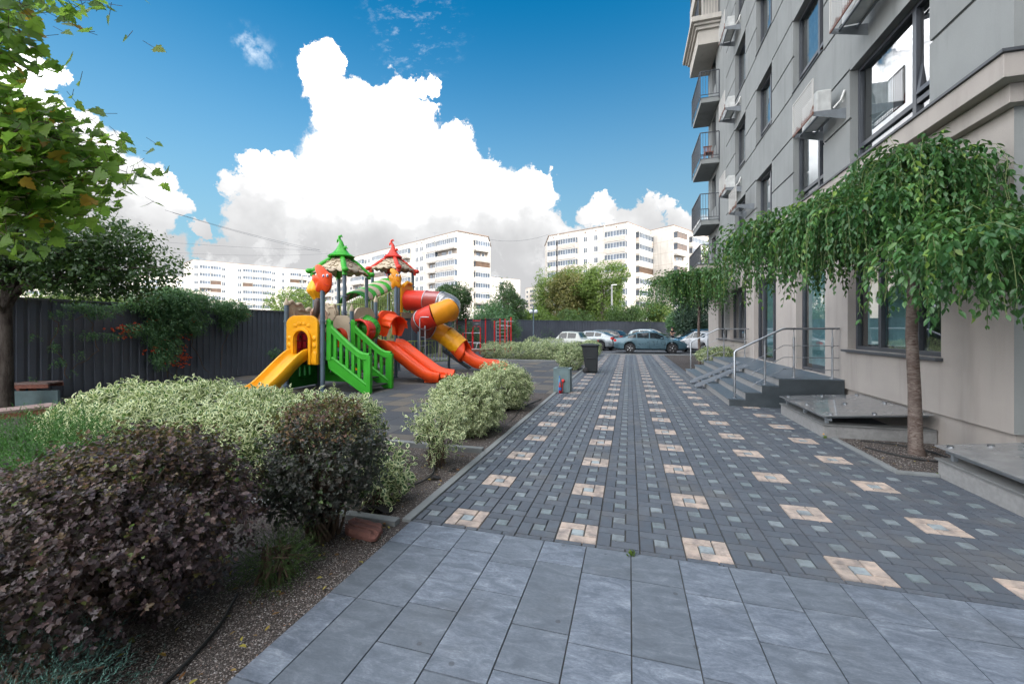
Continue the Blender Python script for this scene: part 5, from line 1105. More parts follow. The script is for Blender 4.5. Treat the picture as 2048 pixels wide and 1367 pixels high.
# ---- weeping trees
def tree_trunk(parent, pts, radii, mat, n=14):
    b = MB(); b.tube(pts, radii, n); return b.build('trunk', mat, parent, smooth=80)
def weeping(loc, ztop, arms, label, nchain, size, seed, per=14, mat='cherry', drop=(.7, 1.5), lod=T_WIDE, gate=None, trunk_r=.070):
    r = thing('weeping_tree', loc, label, 'tree', group='weeping trees by the building'); lx, ly = loc[0], loc[1]
    tree_trunk(r, [(lx+.02, ly, -.02), (lx+.0, ly, .12), (lx-.01, ly, .8), (lx-.03, ly+.02, 1.5), (lx, ly, ztop-.35), (lx+.02, ly, ztop)], [trunk_r*1.35, trunk_r*1.05, trunk_r*.92, trunk_r*.85, trunk_r*.85, trunk_r*.7], M['barkc'])
    br = MB(); O = []; Dd = []; Nn = []; S = []; R = []; rr = random.Random(seed); ch = MB()
    for (dx, dy, L, rise, w) in arms:
        root = Vector((lx, ly, ztop-.12)); d = Vector((dx, dy, 0)).normalized(); pts = []
        for k in range(9):
            u = k/8; pts.append(root+d*(L*u)+UP*(rise*math.sin(u*math.pi*.62)*1.05-.25*u*u)+Vector((math.sin(u*5+dx)*.04, math.cos(u*4+dy)*.04, 0)))
        br.tube(pts, [.035*(1-.8*k/8)+.004 for k in range(9)], 7, caps=False)
        for _ in range(int(nchain*w)):
            u = rr.uniform(.05, 1.0); k = min(7, int(u*8)); p = pts[k].lerp(pts[k+1], u*8-k); sw = rr.uniform(-1, 1)*(.22+.32*L*u/2.0); p = p+Vector((-d.y, d.x, 0))*sw+UP*rr.uniform(-.12, .14)*1.0
            out = (d*rr.uniform(.1, .6)+Vector((rr.uniform(-.4,.4), rr.uniform(-.4,.4), .30))).normalized(); ln = rr.uniform(*drop)*(.55+.45*rr.random()); q = p.copy(); st = ln/per; pr = [q.copy()]; cb = rr.random()
            for k in range(per):
                t = k/per; dirv = (out*(1-t)**2.2*.9+Vector((0,0,-1))*(.12+t*1.2)+Vector((rr.uniform(-.2,.2), rr.uniform(-.2,.2), 0))).normalized(); q = q+dirv*st
                if gate and not gate(q): break
                pr.append(q.copy())
                for side in (1, -1):
                    a = rr.uniform(0, 6.28); sv = Vector((math.cos(a), math.sin(a), rr.uniform(-.5, .1))); ld = (dirv*.55+sv*.75+Vector((0,0,-.45))).normalized()
                    O.append(q+Vector((rr.uniform(-.01,.01),)*3)); Dd.append(ld); nv = Vector((rr.uniform(-.9,.9), rr.uniform(-.9,.9), .9))+sv*.7; Nn.append(nv); S.append(size*rr.uniform(.45, 1.15)*(1-.35*t)); R.append(.75*cb+.25*rr.random() if rr.random() > .03 else 1.0)
            if len(pr) > 2 and rr.random() < .5: ch.tube(pr[::2] if len(pr) > 5 else pr, .003, 4, caps=False)
    br.build('branch', M['barkc'], r, smooth=80, fix=False); ch.build('twigs', M['stemg'], r, fix=False)
    leaves('crown', LF[mat], lod, np.array(O), np.array(Dd), np.array(Nn), np.array(S), np.array(R), r)
    return r
weeping((3.45, 6.34, 0), 3.42, [(-.55,.85,2.5,.0,2.0),(-.8,.6,2.1,-.05,1.7),(-.35,1,3.0,-.08,1.6),(-1,.1,1.2,-.05,1.2),(-.7,-.6,1.2,-.15,1.2),(-.1,-1,1.9,-.85,1.7),(.1,-1,1.4,-.6,1.5),(-.35,-1,2.0,-.8,1.7),(.5,-.5,.5,.2,.6),(-.2,.3,.8,.10,1.3),(-.8,1,1.5,.02,1.3),(-.6,.5,1.0,.1,1.2),(-.3,-.4,.35,.42,.8),(.1,.6,.30,.5,.6),(-.5,.1,.35,.48,.8),(-.2,-.8,.5,.3,.8)],
        'weeping tree with a striped trunk in the gravel bed by the near wall', 72, .100, 5, drop=(.7, 2.0), per=16, lod=T_CH, gate=lambda p: p.x < 3.93 and p.z > 1.74+.14*math.sin(p.x*7+p.y*5) + max(0, (p.y-7.4))*.40 and (p.y > 3.9 or p.z < 2.6) and p.y > 3.5)
weeping((2.78, 18.4, 0), 3.55, [(-1,.3,1.5,.4,1.2),(-.8,-.6,1.4,.35,1.2),(0,-1,1.0,.4,1),(.4,-.6,.8,.35,.8),(-.6,.9,1.4,.4,1),(.3,1,1,.4,.6)], 'smaller weeping tree beyond the entrance steps', 125, .125, 8, per=13, drop=(1.1, 2.7), lod=T_SIMPLE, gate=lambda p: p.x < 3.9 and p.z > 1.75+.25*math.sin(p.x*4+p.y*3), trunk_r=.06)

# ---- broadleaf trees
def tree(kind, loc, h, crown, label, n, size, mat, trunk_r=.15, tm='barkg', per=3, tpl=T_SIMPLE, group='trees beyond the fence', f=1.6, inner=.45, limbs=14, seed=0, flat=.4, lumpy=.25, fork=.35, stepk=.35):
    r = thing(kind, loc, label, 'tree', group=group); x, y, z = loc; E = [(x+e[0], y+e[1], z+e[2])+tuple(e[3:]) for e in crown]
    zt = h*.72; tree_trunk(r, [(x, y, z-.1), (x+.02, y, z+h*.18), (x-.03, y+.03, z+h*.45), (x, y, z+zt)], [trunk_r*1.25, trunk_r, trunk_r*.75, trunk_r*.3], M[tm], 12)
    P, N = shell_points(E, n//per, inner=inner, f=f, seed=seed, lumpy=lumpy); O, D_, N_, S_, R_ = sprigs(P, N, per, size*stepk, size, upw=.2, flat=flat, jit=1.0, droop=.3)
    leaves('crown', LF[mat], tpl, O, D_, N_, S_, R_, r)
    b = MB(); rr = random.Random(seed)
    for i in RNG.choice(len(P), limbs): 
        t = Vector(P[i]); a = Vector((x, y, z+h*rr.uniform(fork, .65))); m_ = a.lerp(t, .5)+UP*.05*h*rr.uniform(0, 1); b.tube([a, m_, t], [trunk_r*.4, trunk_r*.22, trunk_r*.05], 6, caps=False)
    b.build('limbs', M[tm], r, smooth=80, fix=False); return r
# small-leaved tree at the left edge
M['barkd'] = m_bark('dark_bark', (0.045, 0.035, 0.03), (0.10, 0.085, 0.075)); lt = gnd(10, 7.9); 
tree('garden_tree', (lt.x, lt.y, 0), 5.2, [(.0,0,3.0,1.5,1.5,.75),(1.3,.7,2.75,1.3,1.0,.5),(.4,.2,3.4,1.9,1.5,.55),(1.8,.8,3.15,.75,.6,.5),(2.2,1.1,2.85,.55,.5,.33),(-.8,-.4,3.3,1.4,1.3,.9),(.9,.9,2.55,1.1,.8,.3)],
     'dark small leaved tree standing at the left edge before the fence', 24000, .095, 'dark', trunk_r=.10, group='trees inside the yard', f=3.2, inner=.2, limbs=60, seed=3, tpl=T_WIDE, per=6, lumpy=.4, tm='barkd', stepk=.5)
# maple branches reaching in from the left
mr = thing('maple_tree', tuple(at(-700, 658, 2.2)*1.0 - Vector((0,0,HCAM))), 'maple with big bright green leaves reaching in at the upper left', 'tree', group='trees inside the yard')
mb = Vector(mr.location); O=[]; D_=[]; N_=[]; S_=[]; R_=[]; bb = MB(); rr = random.Random(9)
bb.tube([mb, mb+UP*1.5, mb+UP*3.2, mb+UP*4.2], [.14, .12, .09, .05], 12); bb.build('trunk', M['barkg'], mr, smooth=80); bb = MB()
hubs = [(at(-170, 60, 2.25), 3.0), (at(-150, 260, 2.3), 2.5), (at(-160, 420, 2.15), 2.0), (at(-260, -120, 2.2), 3.4)]
for hb_, z0_ in hubs: bb.tube([mb+UP*z0_, (mb+UP*z0_).lerp(hb_, .5)+UP*.12, hb_], [.055, .038, .024], 9, caps=False)
tips = [(215,305,2.5),(250,330,2.6),(170,300,2.4),(120,250,2.3),(60,190,2.3),(40,60,2.2),(30,120,2.3),(100,340,2.2),(160,400,2.3),(90,440,2.2),(40,400,2.1),(200,360,2.5),(140,350,2.4),(30,300,2.2),(70,300,2.5),(150,270,2.7),(0,230,2.3),(10,470,2.0),(150,-10,1.9),(205,-28,1.9),(90,-30,2.0),(-40,100,2.2),(-60,350,2.1),(120,430,2.5),(185,330,2.7),(228,300,2.7),(255,345,2.8),(240,370,2.8),(205,390,2.8),(150,235,2.5),(75,150,2.2),(20,20,2.0),(60,455,2.3),(55,250,2.2),(20,350,2.5),(95,390,2.3),(195,420,2.7)]
for (px, py, t) in tips:
    tip = at(px, py, t); a = min(hubs, key=lambda q: (q[0]-tip).length)[0]; m_ = a.lerp(tip, .45)+UP*.08; pts = [a, a.lerp(m_, .5)+UP*.03, m_, m_.lerp(tip, .5), tip]; bb.tube(pts, [.018, .011, .006, .004, .002], 6, caps=False)
    for k in range(60 if px < 190 else 50):
        u = rr.uniform(.50, 1.02); p = (m_.lerp(tip, (u-.55)/.45)) + Vector((rr.gauss(0,.10), rr.gauss(0,.10), rr.gauss(0,.075))); d = Vector((rr.uniform(-.6,1), rr.uniform(-.7,.7), rr.uniform(-.6,.15))); slim = py < 20
        O.append(p); D_.append(d); N_.append((rr.uniform(-.4,.9), rr.uniform(-1.3,-.2), rr.uniform(.2,1))); S_.append(rr.uniform(.045, .095) if py > 15 else rr.uniform(.04,.07)); R_.append(rr.random())
        bb.tube([p-d.normalized()*.05+UP*.012, p], .0014, 3, caps=False)
for k in range(800):
    u_ = Vector(rand_unit(1)[0]); p = mb+UP*3.2-RT*.5+Vector((u_.x*1.3, u_.y*1.3, u_.z*.9))*(rr.uniform(.5, 1)); O.append(p); D_.append((rr.uniform(-1,1), rr.uniform(-1,1), rr.uniform(-.6,.2))); N_.append((rr.uniform(-.6,.6), rr.uniform(-.6,.6), 1)); S_.append(rr.uniform(.06,.11)); R_.append(rr.random())
for k in range(14): u_ = Vector(rand_unit(1)[0]); bb.tube([mb+UP*rr.uniform(2.2,3.8), mb+UP*3.1+u_*.5, mb+UP*3.2-RT*.4+Vector((u_.x*1.2, u_.y*1.2, u_.z*.8))], [.03,.018,.005], 6, caps=False)
bb.build('branch', M['twig'], mr, fix=False); leaves('crown', LF['maple'], T_MAPLE, np.array(O), np.array(D_), np.array(N_), np.array(S_), np.array(R_), mr)
# trees beyond the fence: position from bearing and distance
def far_tree(px, t, ztop, halfw, label, mat, n=9000, size=.26, kind='broadleaf_tree', zbot=1.2, seed=0, f=1.5, lumpy=.3, parts=7):
    p = gnd(px, t); rr = random.Random(seed); H = ztop; c = [(0, 0, (ztop+zbot)/2, halfw*.75, halfw*.7, (ztop-zbot)*.5)]
    for k in range(parts):
        a = rr.uniform(0, 6.28); q = rr.uniform(.3, .62); zz = rr.uniform(zbot+.15*(ztop-zbot), ztop-.18*(ztop-zbot)); c.append((halfw*q*math.cos(a), halfw*q*math.sin(a)*.8, zz, halfw*rr.uniform(.35, .55), halfw*rr.uniform(.35, .5), (ztop-zbot)*rr.uniform(.14, .24)))
    return tree(kind, (p.x, p.y, 0), H, c, label, int(n*1.6), size*1.04, mat, trunk_r=.02*H+.04, seed=seed, f=f, lumpy=lumpy, inner=.35)
far_tree(1140, 62, 10.2, 4.3, 'broad olive brown tree in front of the right white block', 'olive', 15000, .30, seed=21)
far_tree(1205, 60, 11.6, 4.2, 'tall bright green tree right of the olive one', 'bright', 13000, .28, seed=22)
far_tree(1100, 66, 11.2, 4.0, 'bright green tree left of the olive one', 'bright', 12000, .28, seed=23)
far_tree(1165, 66, 12.3, 3.6, 'bright green tree whose top rises behind the olive one', 'bright', 11000, .28, seed=24)
far_tree(1248, 52, 5.0, 3.0, 'low dark green bush tree under the thin lamp post', 'mid', 7000, .22, seed=25, zbot=.4)
far_tree(1290, 56, 6.6, 2.4, 'thin dark sapling before the lower white facade', 'mid', 3500, .2, seed=26)
far_tree(1325, 56, 5.2, 3.2, 'sunlit yellow green bush by the right lamp post', 'bright', 9000, .22, seed=27, zbot=.3)
far_tree(1010, 36, 6.0, 2.2, 'dark spreading tree left of the park lamp behind the fence', 'dark', 11000, .15, seed=28, zbot=1.6)
far_tree(1075, 50, 4.4, 3.4, 'sunlit green bushes behind the park lamp', 'bright', 9000, .22, seed=29, zbot=.3)
far_tree(1150, 50, 4.0, 3.0, 'rounded green bush below the olive tree', 'mid', 8000, .2, seed=30, zbot=.3)
far_tree(985, 34, 3.9, 2.6, 'dense vine covered bush bulging over the fence behind the exercise frame', 'vine', 10000, .12, seed=31, zbot=1.2)
far_tree(880, 24, 3.9, 1.3, 'young dark tree behind the spiral tube slide', 'dark', 6000, .12, seed=32, zbot=1.8); 
far_tree(912, 26, 4.6, 1.5, 'slender dark tree between the tube slide and the exercise frame', 'dark', 6500, .12, seed=33, zbot=2.0)
far_tree(835, 30, 4.8, 1.5, 'dark tree seen through the red roofed tower', 'dark', 5000, .13, seed=34, zbot=1.6)
far_tree(770, 40, 5.5, 3.6, 'yellow green tree behind the striped bridge', 'bright', 9000, .18, seed=35, zbot=.8)
far_tree(590, 50, 6.6, 4.2, 'yellow green tree behind the beige relief panels', 'bright', 8000, .24, seed=36, zbot=.5)
far_tree(140, 17, 3.5, 2.1, 'pale sunlit tree behind the left fence', 'bright', 12000, .09, seed=37, zbot=1.2)
far_tree(235, 20, 3.5, 2.0, 'pale sunlit bush behind the left fence next to the climber', 'bright', 9000, .10, seed=38, zbot=1.2)
far_tree(380, 28, 4.0, 2.2, 'reddish green bush rising over the climber', 'bright', 6000, .12, seed=39, zbot=1.4)
far_tree(30, 20, 3.4, 1.3, 'small pale tree by the trunk at the far left', 'bright', 4000, .09, seed=40, zbot=1.2)
far_tree(1395, 34, 6.2, 2.4, 'dark blue green conifer left of the building bay', 'conifer', 15000, .16, kind='conifer_tree', seed=41, zbot=1.0)
far_tree(1425, 60, 15.0, 3.0, 'yellow green tree top showing beside the terrace railing', 'bright', 6000, .3, seed=42, zbot=6)
far_tree(1372, 40, 3.8, 2.2, 'dark bush on the fence behind the blue car', 'vine', 8000, .13, seed=43, zbot=.6)
# ------------------------------------------------------------------ fences
def fence(pts, h, label, period=.19, cat='fence'):
    r = thing('metal_fence', (pts[0][0], pts[0][1], 0), label, cat, group='dark corrugated metal fence'); sh = MB(); tr = MB(); po = []
    for i in range(len(pts)-1):
        a = Vector((*pts[i], 0)); b = Vector((*pts[i+1], 0)); L_ = (b-a).length; d = (b-a)/L_; n = Vector((d.y, -d.x, 0)); prof = []; s = 0
        while s < L_:
            for (u, w) in ((0, 0), (.105, 0), (.12, -.028), (.175, -.028)):
                if s+u <= L_: prof.append((s+u, w))
            s += period
        vs = []
        for (u, w) in prof: q = a+d*u+n*w; vs += [(q.x, q.y, .03), (q.x, q.y, h)]
        sh.add(vs, [(2*k, 2*k+2, 2*k+3, 2*k+1) for k in range(len(prof)-1)])
        tr.beam(a+UP*(h+.02)-n*.01, b+UP*(h+.02)-n*.01, .07, .035); tr.beam(a+UP*.04-n*.05, b+UP*.04-n*.05, .05, .12)
        k = 0
        while k*2.9 < L_: q = a+d*(k*2.9)-n*.07; po.append(q); k += 1
    o = sh.build('sheet', M['fence'], r, fix=False); tr.build('cap_rail', M['fence'], r)
    for q in po: MB().box(q.x-.03, q.x+.03, q.y-.03, q.y+.03, 0, h).build('fence_post', M['fence'], r)
    return r
fence([(-12.6, -4), (-12.5, 26.4)], 2.23, 'long dark corrugated metal fence behind the playground on the left')
fence([(-12.5, 26.4), (2.0, 43.2), (9, 51)], 2.28, 'dark corrugated metal fence behind the parked cars at the end of the path')
sg = thing('notice_sign', tuple(at(1275, 655.5, 40.3)), 'small white placard on the fence above the parked cars', 'sign'); p = at(1275, 655.5, 40.2)
fd = Vector((.755, -.655, 0)).normalized(); ft = Vector((.655, .755, 0)).normalized()
b = MB(); b.beam(p-ft*.13, p+ft*.13, .02, .24); o = b.build('plate', M['signwhite'], sg)
b = MB(); [b.beam(p+fd*.014-ft*(.10-.01*k)+UP*(.07-.045*k), p+fd*.014+ft*(.09-.02*(k % 2))+UP*(.07-.045*k), .004, .014) for k in range(4)]; b.build('printed_lines', M['text'], o)
# ------------------------------------------------------------------ climbers on the fence
def vine(loc, ells, label, n, size, stemlines, flowers=0, seed=0, name='trumpet_vine'):
    r = thing(name, loc, label, 'climbing plant', group='climbers on the fence'); P, N = shell_points(ells, n//6, inner=.25, f=4, seed=seed, lumpy=.4, zmin=.05)
    O, D_, N_, S_, R_ = sprigs(P, nrmz(N*.5+np.array((.6, 0, -.25))), 6, size*.55, size, upw=-.2, droop=.9, flat=.3, jit=.5); leaves('foliage', LF['vine'], T_OVAL, O, D_, N_, S_, R_, r)
    b = MB(); rr = random.Random(seed)
    for pts in stemlines:
        q = [Vector(p) for p in pts]; w = []
        for i in range(len(q)-1):
            for k in range(4): w.append(q[i].lerp(q[i+1], k/4)+Vector((0, rr.gauss(0,.03), rr.gauss(0,.03))))
        b.tube(w+[q[-1]], .009, 5, caps=False)
    b.build('stems', M['twig'], r, smooth=80, fix=False)
    if flowers:
        for c in flowers_at:
          fb = MB()
          for _ in range(flowers//len(flowers_at)):
            c0 = Vector(c)+Vector((rr.uniform(0,.12), rr.gauss(0,.10), rr.gauss(0,.05))); d = Vector((.6, rr.uniform(-.6,.6), rr.uniform(-.5,.3))).normalized(); fb.tube([c0, c0+d*.04, c0+d*.062], [.007, .011, .026], 7, caps=False)
          fb.build('flower_cluster', LF['flower'], r, smooth=60, fix=False)
    return r
def FY(px): r_ = (px-1024)/FPX; return -12.42*(math.cos(YAW)+r_*math.sin(YAW))/(-math.sin(YAW)+r_*math.cos(YAW))
def FZ(px, py): r_ = (px-1024)/FPX; t = -12.42/(-math.sin(YAW)+r_*math.cos(YAW)); return HCAM+t*(HOR-py)/FPX
def FP3(px, py): return (-12.42, FY(px), FZ(px, py))
def FE(px, py, wp, hp, thick=.22): t = -12.42/(-math.sin(YAW)+(px-1024)/FPX*math.cos(YAW)); return (-12.30, FY(px), FZ(px, py), thick, (FY(px+wp)-FY(px-wp))/2, hp*t/FPX)
flowers_at = [FP3(*q) for q in ((232,655),(250,660),(268,655),(300,638),(372,637),(330,683),(355,672),(323,700),(357,695),(300,700),(360,710),(365,715),(335,727),(352,711),(362,728),(486,628),(248,668))]
vine((-12.42, FY(340), 0), [FE(330,600,74,27,.40), FE(290,598,50,22,.35), FE(350,596,50,24,.4), FE(340,640,52,30,.3), FE(300,660,20,34), FE(385,640,26,28), FE(330,690,28,28), FE(315,715,16,18), FE(262,655,22,8), FE(345,585,55,10,.4), FE(400,600,30,14,.3)], 'big climber with orange red trumpet flowers spilling over the left fence', 22000, .066,
     [[FP3(352,757), FP3(360,720), FP3(350,670), FP3(372,620)], [FP3(335,757), FP3(325,700), FP3(318,640)], [FP3(345,757), FP3(322,720), FP3(300,660), FP3(285,610)], [FP3(420,745), FP3(400,725), FP3(385,680), FP3(370,630)]], 190, 1)
vine((-12.42, FY(460), 0), [FE(460,612,32,14,.25), FE(448,640,16,20), FE(475,625,14,12), FE(437,612,20,12,.3)], 'smaller climber hanging over the left fence nearer the playground', 6000, .062, [[FP3(438,735), FP3(447,690), FP3(470,645), FP3(460,620)]], 0, 2)
vine((-12.42, FY(130), 0), [FE(110,625,30,5,.08), FE(190,625,35,6,.08), FE(160,612,50,5,.1), FE(115,655,18,5,.08), FE(170,668,20,6,.08), FE(215,670,22,6,.08), FE(105,690,12,10,.06), FE(110,720,14,6,.06), FE(150,708,10,6,.05), FE(60,672,6,8,.05), FE(225,612,22,7,.1), FE(55,755,8,6,.05), FE(135,740,10,5,.05)], 'thin scattered tendrils climbing the left fence beside the tree trunk', 2600, .05,
     [[FP3(135,760), FP3(125,720), FP3(105,690), FP3(118,650), FP3(100,620)], [FP3(150,740), FP3(195,700), FP3(192,660), FP3(170,625)], [FP3(240,628), FP3(200,620), FP3(150,640)]], 0, 3)
vine((-12.42, FY(545), 0), [FE(545,705,14,9,.15)], 'small leafy sprig on the fence left of the play tower', 420, .06, [[FP3(545,735), FP3(545,705)]], 0, 4)
def vine_far(px, t, z0, z1, w, label, n, seed):
    p = gnd(px, t); r = thing('trumpet_vine', (p.x, p.y, 0), label, 'climbing plant', group='climbers on the fence'); E = [(p.x+ft.x*w*k*.3, p.y+ft.y*w*k*.3, z0+(z1-z0)*(.5+.2*math.sin(k*3+seed)), .3, .3, (z1-z0)*.32) for k in (-1.6,-.6,.5,1.5)]
    P, N = shell_points(E, n//5, inner=.2, f=3, seed=seed, lumpy=.4, zmin=.05); O, D_, N_, S_, R_ = sprigs(P, N, 5, .07, .11, droop=.6); leaves('foliage', LF['vine'], T_SIMPLE, O, D_, N_, S_, R_, r)
    stems('stems', r, M['twig'], (p.x, p.y, 0), [P[i] for i in RNG.choice(len(P), 12)], r0=.015)
vine_far(1090, 34.2, .3, 2.2, .9, 'narrow climber on the far fence right of the park lamp', 2600, 5)
vine_far(935, 27.0, .4, 2.1, 1.5, 'climber on the far fence behind the red exercise frame', 2600, 6)
vine_far(1015, 30.0, .9, 2.8, 1.6, 'climber hanging over the far fence left of the park lamp', 4200, 7)
# ------------------------------------------------------------------ benches, litter bins, small things
def bench(p0, p1, label, zt=.43, w=.42, mat='woodgrey', legs=2, name='park_bench', group='slatted wooden benches', xleg=False):
    p0 = Vector(p0); p1 = Vector(p1); d = (p1-p0).normalized(); n = Vector((-d.y, d.x, 0)); r = thing(name, tuple((p0+p1)/2), label, 'bench', group=group); L_ = (p1-p0).length
    b = MB(); k = 4
    for i in range(k): o = n*(-w/2+(w-.02)*(i+.5)/k); b.beam(p0+o+UP*zt, p1+o+UP*zt, w/k-.018, .035)
    b.build('seat', M[mat], r, bevel=.004)
    for s_ in (1, -1): MB().beam(p0+n*(s_*(w/2-.03))+UP*(zt-.06), p1+n*(s_*(w/2-.03))+UP*(zt-.06), .03, .075).build('apron', M['woodred'], r)
    for i in range(legs):
        q = p0+d*(L_*(i+.5)/legs)
        b = MB()
        if xleg: b.beam(q-d*.22+UP*.0, q+d*.22+UP*(zt-.03), .05, .05, n); b.beam(q+d*.22+n*.06, q-d*.22+n*.06+UP*(zt-.03), .05, .05, n)
        else: b.beam(q-n*.12+d*.1, q-n*.12-d*.06+UP*(zt-.06), .05, .12, n); b.beam(q+n*.12+d*.1, q+n*.12-d*.06+UP*(zt-.06), .05, .12, n)
        b.build('leg', M['woodred'], r)
    return r
bench(gnd(-260, 4.9), gnd(112, 6.25), 'weathered slatted bench at the left edge in front of the tree trunk', legs=3)
bench(gnd(-120, 8.5), gnd(112, 8.9), 'slatted bench at the left edge behind the tree trunk by the fence', legs=2)
bench(gnd(905, 21.5), gnd(985, 22.6), 'reddish bench with crossed legs beyond the orange tube slide', zt=.50, w=.8, xleg=True, legs=3)
pb = thing('planter_wall', tuple(gnd(20, 8.6)), 'low dark planter wall under the rear bench by the tree', 'planter'); a = gnd(-120, 8.25); c = gnd(118, 8.6)
MB().beam(a+UP*.15, c+UP*.15, .06, .3).build('wall_board', M['planterbox'], pb)
def wheelie():
    cx, cy = -1.36, 15.2; r = thing('wheelie_bin', (cx, cy, 0), 'black wheelie bin with two small wheels standing on the paving', 'bin'); b = MB()
    def sec(z, sx, sy, dx=0): return [(cx-sx+dx, cy-sy, z), (cx+sx+dx, cy-sy, z), (cx+sx+dx, cy+sy, z), (cx-sx+dx, cy+sy, z)]
    S = [sec(.03,.20,.19,.03), sec(.10,.205,.20,.03), sec(.60,.245,.235), sec(.94,.275,.26,-.02), sec(.96,.30,.28,-.02), sec(1.0,.30,.28,-.02)]; vs = [p for s in S for p in s]; fs = [(4*i+k, 4*i+(k+1) % 4, 4*i+4+(k+1) % 4, 4*i+4+k) for i in range(5) for k in range(4)]+[(3,2,1,0),(20,21,22,23)]
    b.add(vs, fs); b.box(cx-.15, cx+.17, cy-.265, cy-.235, .52, .545); b.build('body', M['bin'], r, bevel=.018, smooth=40)
    def lid(u, v): x = -.36+.70*u; y = -.30+.60*v; return (cx+x-.02, cy+y, 1.005+.055*math.sin(math.pi*u)**.6*math.sin(math.pi*v)**.5)
    o = MB().grid(lid, 14, 10).build('lid', M['bin'], r, smooth=60, fix=False); m = o.modifiers.new('t', 'SOLIDIFY'); m.thickness = .02
    MB().tube([(cx-.38, cy-.22, .99), (cx-.38, cy+.22, .99)], .018, 8).build('handle', M['bin'], r)
    for s_ in (-1, 1): MB().lathe([(.03,-.03),(.085,-.03),(.10,-.02),(.10,.02),(.085,.03),(.03,.03)], (cx-.17, cy+s_*.25, .10), 18, 'Y').build('wheel', M['black'], r, smooth=40)
    MB().tube([(cx-.17, cy-.25, .10), (cx-.17, cy+.25, .10)], .014, 8).build('axle', M['steel'], r)
wheelie()
lb = thing('litter_bin', (-1.62, 10.35, 0), 'square grey green litter bin standing on the kerb', 'bin'); b = MB()
for (x0, x1, ya, yb) in ((-1.83,-1.80,10.15,10.55),(-1.45,-1.42,10.15,10.55),(-1.7995,-1.4505,10.15,10.18),(-1.7995,-1.4505,10.52,10.55)): b.box(x0, x1, ya, yb, 0.012, .585)
b.build('body', M['planterbox'], lb, bevel=.004); MB().box(-1.799, -1.451, 10.181, 10.519, .03, .45).build('liner', M['black'], lb)
b = MB(); 
for (x0, x1, ya, yb) in ((-1.845,-1.77,10.135,10.565),(-1.48,-1.405,10.135,10.565),(-1.7695,-1.4805,10.135,10.20),(-1.7695,-1.4805,10.50,10.565)): b.box(x0, x1, ya, yb, .586, .60)
b.build('rim', M['planterbox'], lb)
bt = thing('drink_bottle', (-1.645, 10.05, 0), 'red drink bottle with blue cap standing before the litter bin', 'bottle')
MB().lathe([(.030,0),(.038,.01),(.038,.15),(.034,.19),(.015,.25),(.012,.27)], (-1.645,10.05,.012), 14).build('body', M['drink'], bt, smooth=40)
MB().lathe([(.0385,.07),(.0385,.14)], (-1.645,10.05,.012), 14).build('label', M['blue'], bt, smooth=40); MB().lathe([(.015,.27),(.015,.295)], (-1.645,10.05,.012), 12).build('cap', M['blue'], bt)
b2 = thing('water_bottle', (-1.665, 10.09, 0), 'tall clear blue bottle behind the red drink bottle', 'bottle'); MB().lathe([(.034,0),(.036,.01),(.036,.3),(.014,.36),(.014,.38)], (-1.665,10.09,.012), 14).build('body', simple('blue_bottle', (0.10,0.22,0.33), .1), b2, smooth=40); MB().lathe([(.016,.38),(.016,.41)], (-1.665,10.09,.012), 12).build('cap', M['blue'], b2)
b3 = thing('toy_rattle', (-1.60, 10.1, 0), 'round red toy leaning on the litter bin behind the bottle', 'toy'); MB().ball((-1.585, 10.12, .30), .042, .03, .045).build('head', M['litered'], b3, smooth=180); MB().tube([(-1.60,10.08,.015),(-1.588,10.115,.27)], .009, 8).build('stick', M['litered'], b3)
# broken paver chunk
br_ = thing('brick_chunk', (-1.98, 2.72, 0), 'broken reddish ridged paving block lying on the gravel', 'brick')
rr = random.Random(4); prof = [(-.085,.0),(-.095,.03),(-.085,.06),(-.06,.066),(-.052,.058),(-.040,.058),(-.032,.068),(.0,.07),(.012,.062),(.026,.062),(.034,.071),(.07,.068),(.088,.05),(.085,0)]
vs = []; fs = []; nn = 12; m_ = len(prof); ca, sa = math.cos(.12), math.sin(.12)
for i in range(nn+1):
    u = -.155+.31*i/nn; e = .78 if i in (0, nn) else 1; bt_ = rr.gauss(0, .004) + (.012 if i in (0,) else 0)
    for (v, z) in prof: uu = u+rr.gauss(0, .0035)*(3 if i in (0, nn) else 1); vv = v*e+rr.gauss(0, .002)-(.03*(1-i/3) if i < 3 and v < 0 else 0)*-1; zz = z*e+(rr.gauss(0, .0015) if z > 0 else 0); vs.append((-1.99+uu*ca-vv*sa, 2.74+uu*sa*-1+vv*ca, max(0, zz)))
for i in range(nn):
    for k in range(m_-1): fs.append((i*m_+k, i*m_+k+1, (i+1)*m_+k+1, (i+1)*m_+k))
fs += [tuple(range(m_)), tuple(range(nn*m_+m_-1, nn*m_-1, -1))]
MB().add(vs, fs).build('block', M['brickred'], br_)
# irrigation hoses and torn membrane
def hose(pts, label, r_=.009):
    h = MB(); q = [Vector(p) for p in pts]; w = []
    for _ in range(3):
        n_ = [q[0]]
        for i in range(len(q)-1): n_ += [q[i].lerp(q[i+1], .25), q[i].lerp(q[i+1], .75)]
        q = n_+[q[-1]]
    h.tube(q, r_, 8); o = h.build('hose', M['hose'], smooth=80); return tag(o, label, 'hose', group='black irrigation hoses')
hose([(-2.75,3.6,.0),(-2.45,3.42,.01),(-2.1,3.6,.015),(-2.02,4.0,.01),(-2.16,4.3,.02)], 'black hose curving over the gravel to the small sparse shrub', .010)
hose([(-2.0,.7,.0),(-1.95,1.1,.0),(-2.05,1.6,.0),(-2.25,1.9,.0)], 'thin black hose on the gravel along the largest purple shrub', .008)
hose([(3.0,6.5,.02),(3.2,6.1,.03),(3.6,5.95,.03),(3.75,6.3,.03),(3.5,6.75,.03),(3.1,6.85,.02)], 'black hose looped around the near weeping tree trunk', .011)
